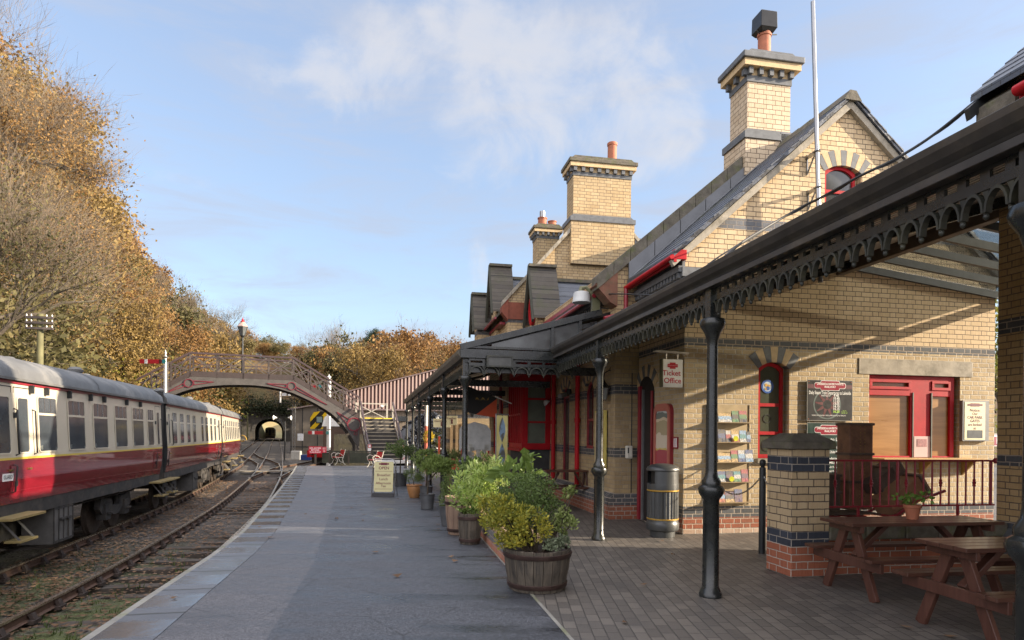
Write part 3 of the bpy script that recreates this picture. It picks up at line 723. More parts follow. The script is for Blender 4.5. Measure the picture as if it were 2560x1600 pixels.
roof_slope('roof',roofA,6.5,SR,-.13,2.0,SLATE)
mb=MB()
for sg in (-1,1):
    pts=[(SR+sg*3.36,roofA(SR+sg*3.36)-.02),(SR,ZR-.02),(SR,ZR-.17),(SR+sg*3.30,roofA(SR+sg*3.30)-.17)]
    mb.prism(pts,lambda a,z,d:(a,d,z),-.09,.0)
mb.build('verge_board',STONE,STN)
mb=MB();rr=random.Random(2)
for i in range(6): mb.prism([(SR-.17,ZR-.06),(SR-.06,ZR+.11),(SR+.06,ZR+.11),(SR+.17,ZR-.06)],lambda a,z,d:(a,d,z+rr.uniform(0,.012)),-.15+i*.36,-.15+i*.36+.35)
mb.build('ridge_tile',STONEM,STN)
# eaves of the front block: dentils, red gutter, red end box
mb=MB();mb.bx(-.12,0,0.0,2.0,4.42,4.52);mb.bx(-.05,0,0.0,2.0,4.52,4.62)
for i in range(15): mb.bx(-.10,0,.06+i*.133,.06+i*.133+.066,4.33,4.42)
mb.build('eaves_dentil',BLUEB,STN)
mb=MB();
mb.tube([(-.29,-.13,4.62),(-.29,2.0,4.58)],.045,10);mb.bx(-.25,-.2,-.1,2.0,4.55,4.62);g=mb.build('gutter',RED,STN)
mb=MB();mb.bx(-.24,-.02,-.1,-.0,4.60,4.76);mb.build('eaves_box',RED,STN,bevel=.004)
mb=MB();mb.bx(-.06,.32,-.02,.05,4.34,4.50);mb.build('kneeler_stone',BLUEB,STN,bevel=.006)
# second block
mb=MB();fB=PL['-t'](2.05)
copB=lambda s:8.10-.85*abs(s-SR)
wall(mb,fB,-.47,6.22,0,[(-.47,copB(-.47)-.15),(SR,copB(SR)-.15),(6.22,copB(6.22)-.15)])
wS=PL['-s'](-.47)
doors=[(3.45,4.15,1.36,2.9),(5.1,5.75,0,2.55)]
wall(mb,wS,2.05,9.3,0,5.05,[(3.42,4.05,1.36,2.86,.3),(5.35,6.05,0.02,2.9,.35)],.3)
wall(mb,PL['+s'](6.22),2.05,9.3,0,roofB(6.22))
mb.build('wall',BRICK_B,STN,fix=False)
# the ticket office doorway in the side wall (flat dark arched sheet painted as the recess's shade, red frame)
DARK=plain('doorway_shade',(.014,.010,.009),.7,0,.3,3,.1)
mb=MB();wl2=PL['-s'](-.012)
def archpoly(a0,a1,z0,zs,rise,N=10):
    w=(a1-a0)/2;c=(a0+a1)/2;r=(w*w+rise*rise)/(2*rise);zc=zs+rise-r;ph=math.asin(min(1,w/r))
    return [(a0,z0)]+[(c-r*math.sin(ph*(1-2*i/N)),zc+r*math.cos(ph*(1-2*i/N))) for i in range(N+1)]+[(a1,z0)]
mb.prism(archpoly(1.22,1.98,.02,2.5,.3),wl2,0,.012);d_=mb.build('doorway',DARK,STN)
mb=MB();mb.bx(-.07,-.015,1.78,1.87,.02,2.62);mb.bx(-.05,-.015,1.24,1.29,.02,2.5);mb.build('door_frame',MAROON,d_,bevel=.004)
mb=MB();mb.bx(-.05,-.015,1.66,1.72,.02,2.55);mb.build('door_edge',plain('door_grey',(.13,.13,.13),.4),d_)
mb=MB();arch_ring(mb,wl,1.6,2.5+.3-.43,.43,.66,1.05,9,-.014,.05,[1,0]);mb.build('door_arch',[BLUEB,YELB],STN)
# plinth of second block and its windows
mb=MB();mb.prism([(-.62,0),(-.62,.42),(-.49,.52),(-.47,.52),(-.47,0)],lambda a,z,d:(a,d,z),1.98,7.2);mb.prism([(-.62,0),(.0,0),(.0,.52),(-.49,.52),(-.62,.42)],lambda a,z,d:(a,d,z),1.93,2.04)
mb.build('plinth',BRICK_B,STN,fix=False)
for a,b,z0_,zs in ((3.42,4.05,1.36,2.62),(5.35,6.05,.05,2.66)):
    arch_window(STN,wS,a,b,z0_,zs,.24,.12,((2.62,) if z0_<1 else (2.0,)),GLASS,MAROON)
for c in (3.735,5.7):
    mb=MB();arch_ring(mb,wS,c,2.52,.38,.62,1.1,9,-.014,.06,[1,0]);mb.build('window_arch',[BLUEB,YELB],STN)
copm=[]
for sg in (-1,1):
    mb=MB();e=SR-3.95 if sg<0 else SR+3.6;en=fT(1862,136,2.1)[0]-.1 if sg<0 else fT(1968,136,2.1)[0]+.1
    n=9
    for i in range(n):
        a=lerp(e,en,i/n);b=lerp(e,en,(i+1)/n)-.012*(1 if e<SR else -1)
        mb.prism([(a,copB(a)-.22),(b,copB(b)-.22),(b,copB(b)+.05),(a,copB(a)+.05)],lambda p,z,d:(p,d,z),1.96,2.34)
    mb.build('coping',STONEM,STN,bevel=.008)
mb=MB();mb.prism([(-.47,4.2),(-.47,copB(-.47)-.12),(-.93,copB(-.93)-.12),(-.93,4.62),(-.62,4.28)],lambda p,z,d:(p,d,z),1.97,2.33)
mb.build('kneeler_stone',plain('stone_red_brown',(.17,.075,.045),.85,0,.3,6,.4,.008,dirt=(.1,.1,.05)),STN,bevel=.01)
# lead flashing climbing along the coping on the front roof
mb=MB()
for i in range(5):
    a=lerp(-.25,SR-.6,i/5);b=lerp(-.25,SR-.6,(i+1)/5)-.015
    mb.prism([(a,roofA(a)+.09),(b,roofA(b)+.09),(b,copB(b)-.21),(a,copB(a)-.21)],lambda p,z,d:(p,d,z),1.93,1.965)
    mb.prism([(a,roofA(a)+.115),(b,roofA(b)+.115),(b,roofA(b)+.10),(a,roofA(a)+.10)],lambda p,z,d:(p,d,z),1.72,1.95)
mb.build('flashing',LEAD,STN)
roof_slope('roof',roofB,-.75,SR,2.34,9.3,SLATEM);roof_slope('roof',roofB,6.6,SR,2.34,9.3,SLATEM)
mb=MB();mb.tube([(-.8,2.4,roofB(-.75)-.02),(-.8,8.0,roofB(-.75)-.04)],.045,8);mb.bx(-.7,-.47,2.36,8.0,4.66,4.76);mb.build('gutter',MAROON,STN)
mb=MB();mb.bx(-.6,-.47,2.36,8,4.45,4.55)
for i in range(36): mb.bx(-.57,-.47,2.4+i*.155,2.47+i*.155,4.35,4.45)
mb.build('eaves_dentil',BLUEB,STN)
# bay window box
BAY=(7.2,9.15,-1.28)
mb=MB();mb.bx(-1.28,-.47,7.2,9.15,1.25,1.42);mb.bx(-1.28,-.47,7.2,9.15,3.12,3.6)
for a in (-1.28,-.55): 
    mb.bx(a,a+.085,7.2,7.28,1.42,3.12)
mb.bx(-1.28,-1.2,9.07,9.15,1.42,3.12)
mb.prism([(-1.34,3.6),(-.47,3.6),(-.47,3.86),(-1.34,3.66)],lambda p,z,d:(p,d,z),7.12,9.2)
bay=mb.build('bay_window',RED,STN,bevel=.005,label='projecting red timber bay window beneath the canopy')
mb=MB();mb.bx(-1.195,-.55,7.235,7.25,1.42,3.12);mb.bx(-1.245,-1.23,7.28,9.07,1.42,3.12);mb.build('pane',GLASSW,bay)
mb=MB()
for z in (1.98,2.62): mb.bx(-1.2,-.55,7.205,7.24,z,z+.05)
for s_ in (-1.195,-.62): mb.bx(s_,s_+.07,7.19,7.23,1.42,3.1)
mb.bx(-1.13,-.62,7.188,7.2,3.2,3.24);mb.bx(-1.13,-.62,7.188,7.2,3.46,3.5)
for i in range(7):
    t=7.3+i*.29;mb.bx(-1.31,-1.22,t,t+.06,1.42,3.3)
for z in (2.2,): mb.bx(-1.30,-1.24,7.28,9.07,z,z+.05)
mb.bx(-1.36,-1.25,7.15,9.15,1.2,1.27)
mb.build('glazing_bar',RED,bay)
CURT=plain('curtain_green',(.10,.14,.09),.8,0,.3,8,.2)
mb=MB();
for i in range(4): mb.bx(-1.13+i*.05,-1.11+i*.05,7.252,7.26,1.42,3.1)
mb.build('curtain',CURT,bay)
mb=MB();mb.bx(-1.24,-.47,7.3,9.1,0,1.25);mb.build('bay_base',plain('render_dark',(.045,.045,.045),.85,0,.25,3,.4,.01),STN)
# third block: front gable, chimney stack, long side wall
SC=1.66;ZC=8.95
def roofC(s): return ZC-1.117*abs(s-SC)
mb=MB();fC=PL['-t'](9.3)
wall(mb,fC,-1.32,4.64,0,[(-1.32,roofC(-1.32)+.2),(SC,ZC+.2),(4.64,roofC(4.64)+.2)])
wC=PL['-s'](-1.32)
dC=[(10.0,10.6,.02,2.75,.3),(11.5,12.1,1.0,2.75,.3)]
wall(mb,wC,9.3,12.8,0,5.4,dC,.3)
wall(mb,PL['+t'](12.8),-1.32,4.64,0,[(-1.32,roofC(-1.32)),(SC,ZC),(4.64,roofC(4.64))]);wall(mb,PL['+s'](4.64),9.3,12.8,0,roofC(4.64))
mb.build('wall',BRICK_B,STN,fix=False)
for a,b,z0_,z1_,_d in dC: arch_window(STN,wC,a+.01,b-.01,z0_,2.5,.23,.12,(2.0,),GLASS,RED)
for sg in (-1,1):
    mb=MB();e=SC-3.15 if sg<0 else SC+3.15
    en=.62 if sg<0 else 2.72
    for i in range(8):
        a=lerp(e,en,i/8);b=lerp(e,en,(i+1)/8)-.012*(-sg)
        mb.prism([(a,roofC(a)+.2),(b,roofC(b)+.2),(b,roofC(b)+.34),(a,roofC(a)+.34)],lambda p,z,d:(p,d,z),9.2,9.56)
    mb.build('coping',STONE,STN,bevel=.008)
mb=MB();mb.prism([(-1.32,5.15),(-1.32,roofC(-1.32)+.2),(-1.52,roofC(-1.52)+.18),(-1.52,5.4)],lambda p,z,d:(p,d,z),9.22,9.55);mb.bx(-1.34,-.78,9.25,9.29,5.2,5.72)
mb.build('kneeler_stone',plain('terracotta_panel',(.2,.055,.03),.8,0,.2,9,.3,.005),STN)
roof_slope('roof',roofC,-1.62,SC,9.56,12.9,SLATEM);roof_slope('roof',roofC,4.95,SC,9.56,12.9,SLATEM)
mb=MB();mb.tube([(-1.66,9.6,5.28),(-1.66,12.8,5.26)],.04,8);mb.bx(-1.5,-1.32,9.7,12.8,5.1,5.18);mb.build('gutter',MAROON,STN)
def gablet(tc,hw,ze,zr,sf,sback,mat):
    mb=MB();ff=PL['-s'](sf)
    mb.prism([(tc-hw,4.6),(tc+hw,4.6),(tc+hw,ze+.05),(tc,zr-.08),(tc-hw,ze+.05)],ff,0,sback-sf-.06)
    r=mb.build('gablet',BRICK_B,STN,fix=False)
    m2=MB();sl=(zr-ze)/hw
    for sg in (-1,1):
        o=tc+sg*(hw+.16);zo=ze-.16*sl
        m2.add([(sf-.14,o,zo),(sf-.14,tc,zr),(sback,tc,zr),(sback,o,zo),(sf-.14,o,zo+.07),(sf-.14,tc,zr+.07),(sback,tc,zr+.07),(sback,o,zo+.07)],[(0,1,2,3),(4,5,6,7),(0,1,5,4),(0,3,7,4),(2,3,7,6)])
    m2.build('roof',mat,r);m4=MB();m4.prism([(tc-hw-.18,ze-.16*sl-.05),(tc,zr+.08),(tc+hw+.18,ze-.16*sl-.05),(tc+hw+.1,ze-.16*sl-.12),(tc,zr-.12),(tc-hw-.1,ze-.16*sl-.12)],ff,-.2,-.13);m4.build('verge_board',plain('verge_dark',(.05,.05,.035),.8) if 'verge_dark' not in bpy.data.materials else bpy.data.materials['verge_dark'],r)
    m3=MB();m3.bx(sf-.17,sback,tc-.1,tc+.1,zr+.05,zr+.13);m3.build('ridge_tile',STONEM,r)
    m5=MB();m5.prism([(tc-hw,ze),(tc,zr-.32),(tc+hw,ze)],lambda a,z,d:(d,a,z),sback-.05,sback+2.2);m5.build('rear_roof',SLATE,r);m6=MB();m6.bx(sback,sback+2.1,tc-.07,tc+.07,zr-.36,zr-.27);m6.build('ridge_tile',STONEM,r)
    return r
g1=gablet(8.63,.5,5.42,6.62,-.66,.02,SLATEM)
mb=MB();ff=PL['-s'](-.66)
N=28;a_=[(8.63+.34*math.cos(2*PI*i/N),5.38+.46*math.sin(2*PI*i/N)) for i in range(N)];b_=[(8.63+.24*math.cos(2*PI*i/N),5.38+.36*math.sin(2*PI*i/N)) for i in range(N)]
for i in range(N):
    j=(i+1)%N;mb.prism([a_[i],a_[j],b_[j],b_[i]],ff,-.09,.02)
ov=mb.build('oval_window',RED,g1,label='oval red ringed opening')
mb=MB();mb.prism(b_,ff,-.02,.0);mb.build('pane',plain('louvre_pale',(.3,.28,.2),.6,0,.2,20,.3),ov)
gablet(11.2,.5,6.05,7.25,-1.45,-.85,SLATEM);gablet(12.3,.4,5.6,6.5,-1.9,-1.35,SLATEM)
# chimneys: built in their own boxes as parts with caps and pots
def chimney(s0,s1,t0,t1,zb,zt,mat,cap=.14,band=None,ct=.5,n=6,pots=(),slab=None,label=None,step=.06):
    mb=MB();zc=zt-ct
    if band: 
        mb.bx(s0-step,s1+step,t0-step,t1+step,zb,band);mb.bx(s0,s1,t0,t1,band,zc)
    else: mb.bx(s0,s1,t0,t1,zb,zc)
    k=mb.build('chimney',mat,STN,label=label)
    mb=MB();m=ct/5
    if band:
        mb.bx(s0-step-.03,s1+step+.03,t0-step-.03,t1+step+.03,band-.14,band);mb.prism([(s0-step-.03,band),(s1+step+.03,band),(s1+.005,band+.09),(s0-.005,band+.09)],lambda p,z,d:(p,d,z),t0-.03,t1+.03);mb.build('shoulder_band',BLUEB,k);mb=MB()
    mb.bx(s0-.02,s1+.02,t0-.02,t1+.02,zc,zc+m)
    w=(s1-s0)
    for i in range(n):
        a=lerp(s0-.02,s1+.02-w/(n*2.2),i/(n-1));mb.bx(a,a+w/(n*2.2),t0-.1,t0,zc+m,zc+2.1*m)
    nt_=max(3,int(n*(t1-t0)/w))
    for i in range(nt_):
        a=lerp(t0-.02,t1-.06,i/(nt_-1));mb.bx(s0-.1,s0,a,a+w/(n*2.2),zc+m,zc+2.1*m)
    mb.build('chimney_band',BLUEB,k)
    mb=MB();mb.bx(s0-.005,s1+.005,t0-.005,t1+.005,zc+m,zc+2.1*m);mb.bx(s0-cap*.75,s1+cap*.75,t0-cap*.75,t1+cap*.75,zc+2.1*m,zc+3.2*m);mb.build('chimney_corbel',YELB,k)
    mb=MB();c2=cap
    mb.bx(s0-c2,s1+c2,t0-c2,t1+c2,zc+3.2*m,zc+4.2*m)
    mb.prism([(s0-c2*.6,zc+4.2*m),(s1+c2*.6,zc+4.2*m),(s1-.02,zt),(s0+.02,zt)],lambda p,z,d:(p,d,z),t0-c2*.5,t1+c2*.5)
    mb.build('chimney_cap',slab or STONEM,k,bevel=.015)
    for (ps,pt,r,h,kind) in pots:
        mb=MB();mb.lathe([(r*1.02,-.05),(r*1.0,.0),(r*.96,h*.85),(r*1.08,h*.86),(r*1.1,h*.97),(r*.95,h)],(ps,pt,zt),18);p=mb.build('chimney_pot',TERRA,k)
        if kind=='cowl':
            mb=MB();z=zt+h
            mb.add([(ps+x*q,pt+y*q,zz) for q,zz in ((r*1.0,z-.04),(r*1.4,z+.04),(r*1.35,z+.36),(r*1.28,z+.38)) for x,y in ((-1,-1),(1,-1),(1,1),(-1,1))],[(0,1,2,3),(12,13,14,15)]+[(i*4+j,i*4+(j+1)%4,i*4+(j+1)%4+4,i*4+j+4) for i in range(3) for j in range(4)])
            mb.build('chimney_cowl',plain('cowl_black',(.02,.02,.02),.35,.3,.3,4,.1),p,bevel=.01)
            mb=MB();mb.tube([(ps-r*1.9,pt-.1,z-.03),(ps-r*1.1,pt-.05,z-.05),(ps+r*1.1,pt+.05,z+.02),(ps+r*2.6,pt+.1,z+.08)],.012,6);mb.build('cowl_strap',BLACKM,p)
        if kind=='metal':
            mb=MB();mb.lathe([(r*.62,0),(r*.62,h*.7),(r*.55,h*.72)],(ps,pt,zt+h),14);mb.build('flue_liner',STEEL,p)
    return k
a,zt1=fT(1862,136,2.1);b,_=fT(1968,136,2.1);zb1=fT(1915,345,2.1)[1]
chimney(a,b,1.98,2.66,7.0,zt1,BRICK_CHN,.2,zb1,.62,5,((lerp(a,b,.55),2.25,.135,fT(1915,84,2.25)[1]-zt1,'cowl'),),BLUEB,'pale yellow brick chimney with a black square cowl',.09)
chimney(.72,2.62,9.26,10.0,7.0,fT(1500,397,9.3)[1],BRICK_CH,.17,fT(1500,548,9.3)[1],.6,8,((2.1,9.6,.15,.68,''),),None,'broad yellow brick chimney stack with one tall red pot',.09)
chimney(.16,.95,11.85,12.5,7.0,fT(1366,562,11.9)[1],BRICK_CH,.15,None,.5,5,((.42,12.15,.16,.32,'metal'),(.78,12.15,.15,.22,'')),None,'smallest chimney at the back with two squat pots')
# stepped flashing where the big stack meets the roof in front of it
mb=MB()
for i in range(9):
    s_=2.66-i*.0;a=1.0+i*.22
    if roofB(a)>7.0: mb.bx(a,a+.2,9.235,9.26,roofB(a)+.05,roofB(a+.2)+.28)
mb.build('flashing',LEAD,STN)
# lead skirt at the foot of the slim chimney
mb=MB();mb.prism([(b-.28,zb1-.55),(b+.02,zb1-.4),(b+.02,zb1+.03),(b-.28,zb1+.03)],lambda p,z,d:(p,d,z),1.86,1.9);mb.build('flashing',LEAD,STN)
# down pipes
def pipe(pts,r,mat,label=None):
    mb=MB();mb.tube(pts,r,10)
    for p in pts[1:-1]: mb.lathe([(r*1.35,-.05),(r*1.35,.05)],p,10)
    o=mb.build('down_pipe',mat,STN)
    if label:o['label']=label
pipe([(-.3,1.95,4.56),(-.3,1.95,4.12),(-.42,1.9,4.03),(-.78,1.85,3.93)],.042,MAROON,'bent red down pipe dropping to the canopy roof')
for t in (4.35,6.55): pipe([(-.56,t,3.4),(-.56,t,2.0),(-.56,t,.1)],.055,RED)
pipe([(-.14,2.0,2.9),(-.14,2.0,.1)],.01,BLACKM)
pipe([(-1.42,9.9,4.0),(-1.42,9.9,.1)],.05,MAROON)
# ------------------------------------------------------------------ canopies
BOARD=plain('board_black',(.012,.013,.015),.45,0,.3,8,.15,.003)
FELT=plain('roof_felt_dark',(.03,.032,.036),.45,0,.3,3,.25,.006)
GAP=plain('board_gap_cream',(.75,.66,.54),.7,0,.1,5,.05)
GUT=plain('gutter_dark_brown',(.04,.036,.032),.35,0,.3,4,.15,.003,dirt=(.09,.075,.055))
def column(parent,x,y,ztop,r=.055,n=14):
    mb=MB()
    mb.lathe([(r*2.1,0),(r*2.1,.035),(r*1.9,.05),(r*1.75,.08),(r*1.52,.1),(r*1.48,1.0),(r*1.75,1.02),(r*2.25,1.06),(r*2.4,1.10),(r*2.25,1.13),(r*1.7,1.15),(r*1.75,1.19),(r*1.2,1.24),(r*1.05,1.3),(r*.98,ztop-.62),(r*1.05,ztop-.56),(r*1.5,ztop-.48),(r*2.2,ztop-.42),(r*2.4,ztop-.38),(r*2.2,ztop-.34),(r*1.2,ztop-.32)],(x,y,0),n)
    mb.bx(x-r*1.05,x+r*1.05,y-r*1.05,y+r*1.05,ztop-.34,ztop)
    return mb.build('column',BLACK,parent)
def valance(parent,p0,p1,zt,name='valance',pitch=.148,drop=.13):
    """pierced frieze with a row of iron arches and ball pendants, from p0 to p1 (x,y)"""
    d=Vector((p1[0]-p0[0],p1[1]-p0[1]));L=d.length;d.normalize();n=int(L/pitch)
    nr=Vector((d.y,-d.x))
    fr=lambda a,z,w:(p0[0]+d.x*a+nr.x*w,p0[1]+d.y*a+nr.y*w,z)
    mb=MB();w0,w1=-.012,.012
    for za,zb in ((zt-.058,zt),(zt-.16,zt-.10)): mb.prism([(0,za),(L,za),(L,zb),(0,zb)],fr,w0,w1)
    for i in range(n+1):
        a=i*pitch;q=.03;mb.prism([(a-q,zt-.101),(a+q,zt-.101),(a+q,zt-.057),(a-q,zt-.057)],fr,w0,w1)
    f=mb.build('frieze',BLACK,parent)
    mb=MB();K=8
    for i in range(n):
        a=i*pitch;c=a+pitch/2;o_=[];i_=[]
        for k in range(K+1):
            t=PI*k/K;o_.append((c-math.cos(t)*pitch*.495,zt-.157-drop+drop*1.0*math.sin(t)));i_.append((c-math.cos(t)*pitch*.40,zt-.157-drop+drop*.86*math.sin(t)))
        for k in range(K): mb.prism([o_[k],o_[k+1],i_[k+1],i_[k]],fr,-.022,.022)
        mb.prism([(a,zt-.155),(a+pitch*.16,zt-.155),(a,zt-.157-drop*.5)],fr,-.006,.006);mb.prism([(a+pitch,zt-.155),(a+pitch*.84,zt-.155),(a+pitch,zt-.157-drop*.5)],fr,-.006,.006)
    for i in range(n+1):
        a=i*pitch;x,y,_=fr(a,0,0)
        mb.prism([(a-.008,zt-.16-drop*.8),(a+.008,zt-.16-drop*.8),(a+.007,zt-.16-drop*1.08),(a-.007,zt-.16-drop*1.08)],fr,-.014,.014)
        mb.lathe([(.004,-.018),(.013,-.011),(.016,0),(.013,.011),(.006,.018)],(x,y,zt-.16-drop*1.14),8)
    mb.build(name,IRONW,parent)
CN=thing('platform_canopy','near canopy on black iron columns with a long gutter and arched iron valance','canopy',W(0,0),TH)
for t in (fS(2592,1000,-1.59)[0],-3.92,-.325): column(CN,-1.59,t,3.2)
mb=MB()
prof=[(-1.66,3.22),(-1.68,3.25),(-1.72,3.28),(-1.745,3.33),(-1.75,3.375),(-1.72,3.38),(-1.60,3.375),(-1.55,3.36),(-1.55,3.22)]
mb.prism(prof,lambda a,z,d:(a,d,z),-12,2.3);mb.bx(-1.69,-1.56,-12,2.3,3.17,3.222);gut=mb.build('gutter',GUT,CN,bevel=.004)
mb=MB();mb.bx(-1.60,-1.56,-12,2.3,3.20,3.23);mb.build('fascia',BLACK,CN)
valance(CN,(-1.6,-11.9),(-1.6,2.3),3.2)
# boarded slope: planks parallel to the gutter, open joints
SLN=.316
mb=MB();up=lambda s:3.30+SLN*(s+1.5)
mb.prism([(-1.62,up(-1.62)+.05),(2.98,up(2.98)+.05),(2.98,up(2.98)+.10),(-1.62,up(-1.62)+.10)],lambda a,z,d:(a,d,z),-12,-.01)
mb.prism([(-1.62,up(-1.62)+.05),(-.02,up(-.02)+.05),(-.02,up(-.02)+.10),(-1.62,up(-1.62)+.10)],lambda a,z,d:(a,d,z),-.01,2.3)
mb.build('roof_deck',FELT,CN)
mb=MB();mb.prism([(-1.56,up(-1.56)+.04),(2.9,up(2.9)+.04),(2.9,up(2.9)+.048),(-1.56,up(-1.56)+.048)],lambda a,z,d:(a,d,z),-12,-.02);mb.build('roof_lining',GAP,CN)
mb=MB();s=-1.54
while s<2.85:
    mb.prism([(s,up(s)+.026),(s+.118,up(s+.118)+.026),(s+.118,up(s+.118)+.039),(s,up(s)+.039)],lambda a,z,d:(a,d,z),-12,-.02);s+=.139
mb.build('soffit_board',BOARD,CN)
mb=MB();s=-1.54
while s<2.85:
    mb.prism([(s+.118,up(s+.118)+.022),(s+.139,up(s+.139)+.022),(s+.139,up(s+.139)+.038),(s+.118,up(s+.118)+.038)],lambda a,z,d:(a,d,z),-12,-.02);s+=.139
mb.build('soffit_bead',GAP,CN)
mb=MB();mb.bx(2.86,3.0,-12,0,4.52,4.74);mb.build('ridge_beam',plain('beam_brown',(.07,.05,.035),.6,0,.3,4,.2),CN,bevel=.006)
for t in (-7.14,-3.92,-.325): mb=MB();mb.bar((-1.55,t,3.27),(2.9,t,up(2.9)-.06),.08,.12);mb.build('rafter',BLACK,CN)
mb=MB();rt=[-.06,-.66,-1.26,-1.86,-2.46,-3.02];zr=lambda s:4.70-.118*(s-2.93)
for t in rt: mb=MB();mb.bar((2.95,t,zr(2.95)),(6.45,t,zr(6.45)),.06,.12);mb.build('glazing_rafter',BLACKM,CN)
mb=MB();mb.bx(6.4,6.5,-3.05,-.02,4.16,4.3);mb.build('end_beam',BLACKM,CN)
mb=MB();mb.prism([(2.95,zr(2.95)+.065),(6.45,zr(6.45)+.065),(6.45,zr(6.45)+.073),(2.95,zr(2.95)+.073)],lambda a,z,d:(a,d,z),-3.08,-.04);mb.build('glazing',CLEAR,CN)
# far canopy, turned a little further along the curve
CF_A=TH+R(1.85);cfo=W(-3.42,2.32)
CF=thing('platform_canopy','far canopy on a row of slim black columns with a glazed triangular end','canopy',cfo,CF_A)
ux=(math.cos(CF_A),math.sin(CF_A));uy=(-math.sin(CF_A),math.cos(CF_A))
def cf_r(u):
    a,_=un(u,1084);return (a*cfo[1]-cfo[0])/(uy[0]-a*uy[1])
cfc=[.06]+[cf_r(u) for u in (1110,1074,1048,1032,1017)]
for y in cfc: column(CF,.0,y,3.12,.055,10)
LF=cfc[-1]+.3
mb=MB();mb.prism([(-.1,3.12),(-.16,3.2),(-.17,3.27),(-.13,3.3),(.05,3.3),(.05,3.12)],lambda a,z,d:(a,d,z),-.05,LF);mb.build('gutter',plain('gutter_olive',(.085,.075,.055),.5,0,.3,4,.2,.003),CF)
valance(CF,(0,0),(0,LF),3.14)
mb=MB();u2=lambda x:3.27+.285*x
mb.prism([(-.1,u2(-.1)),(3.2,u2(3.2)),(3.2,u2(3.2)+.06),(-.1,u2(-.1)+.06)],lambda a,z,d:(a,d,z),-.03,LF);mb.build('roof_deck',BOARD,CF)
mb=MB();mb.bar((-.12,-.07,u2(-.12)+.09),(2.75,-.07,u2(2.75)+.09),.08,.12);mb.bar((-.12,-.07,3.21),(2.2,-.07,3.21),.08,.17)
mb.bar((-.1,-.06,3.34),(2.2,-.06,3.34),.05,.05)
for x in (1.72,2.3): mb.bar((x,-.06,3.2),(x,-.06,u2(x)+.05),.06,.06)
mb.build('end_frame',BLACK,CF,bevel=.004)
mb=MB();mb.prism([(.5,3.36),(2.3,3.36),(2.3,u2(2.3)),(.5,u2(.5))],lambda a,z,d:(a,d,z),-.045,-.04);mb.build('end_glazing',plain('glass_grey_dirty',(.05,.055,.055),.15,0,.5,2.5,.1,.003,spec=.7),CF)
valance(CF,(.05,-.05),(2.3,-.05),3.14,drop=.16,pitch=.3)
for y in cfc: 
    mb=MB();mb.bx(.05,2.7,y-.05,y+.05,2.86,3.02);mb.build('tie_beam',BLACK,CF);mb=MB();mb.bar((.05,y,3.2),(2.7,y,u2(2.7)-.1),.07,.09);mb.build('rafter',BLACK,CF)
valance(CF,(.05,cfc[-1]),(2.4,cfc[-1]),3.0,drop=.16,pitch=.3)
mb=MB();mb.bx(.40,.88,-.16,-.12,2.97,3.17);nb=mb.build('name_board',plain('board_grey',(.07,.07,.065),.5,0,.3,6,.2),CF)
mb=MB()
for a,b,c,d in ((.38,.90,3.15,3.18),(.38,.90,2.955,2.985),(.38,.41,2.985,3.15),(.87,.90,2.985,3.15)): mb.bx(a,b,-.175,-.115,c,d)
mb.build('board_frame',IRONW,nb)
# ------------------------------------------------------------------ block on the right
RBs=2.86;RBt=-3.08
RB=thing('side_block','dark brick block at the right edge with an overhanging slate roof and a red gutter','building',W(RBs,RBt),TH)
mb=MB();zr2=lambda s:7.8-.9*abs(s-1.7)
wall(mb,PL['-s'](0),-13,0,0,6.1);wall(mb,PL['+t'](0),0,3.4,0,[(0,6.1),(1.7,7.65),(3.4,6.1)]);wall(mb,PL['+s'](3.4),-13,0,0,6.1);wall(mb,PL['-t'](-13),0,3.4,0,[(0,6.1),(1.7,7.65),(3.4,6.1)])
mb.build('wall',BRICK_RB,RB,fix=False)
mb=MB();mb.prism([(-.1,0),(-.1,.42),(-.02,.52),(0,.52),(0,0)],lambda a,z,d:(a,d,z),-13,.05);mb.build('plinth',BLUEB,RB)
for sa,sb in ((-.14,1.7),(3.54,1.7)): roof_slope('roof',zr2,sa,sb,-13.2,.30,SLATE,parent=RB)
mb=MB()
for sg in (-1,1):
    mb.prism([(1.7+sg*1.97,zr2(1.7+sg*1.97)-.02),(1.7,7.73),(1.7,7.5),(1.7+sg*1.93,zr2(1.7+sg*1.93)-.2)],lambda a,z,d:(a,d,z),.2,.27)
mb.build('verge_board',BLACKM,RB)
mb=MB();mb.prism([(0.02,5.35),(-.11,5.62),(-.11,6.02),(.5,6.5),(.5,5.35)],lambda a,z,d:(a,d,z),-.3,.24);mb.build('kneeler_stone',STONEM,RB,bevel=.01)
mb=MB();mb.tube([(-.17,-13,5.99),(-.17,-.36,5.95)],.07,10);mb.bx(-.12,0,-13,-.36,5.72,5.92);mb.build('gutter',RED,RB)
mb=MB();mb.tube([(-.15,-.9,5.95),(-.06,-.9,5.6),(-.06,-.9,3.5)],.05,10);mb.build('down_pipe',RED,RB)
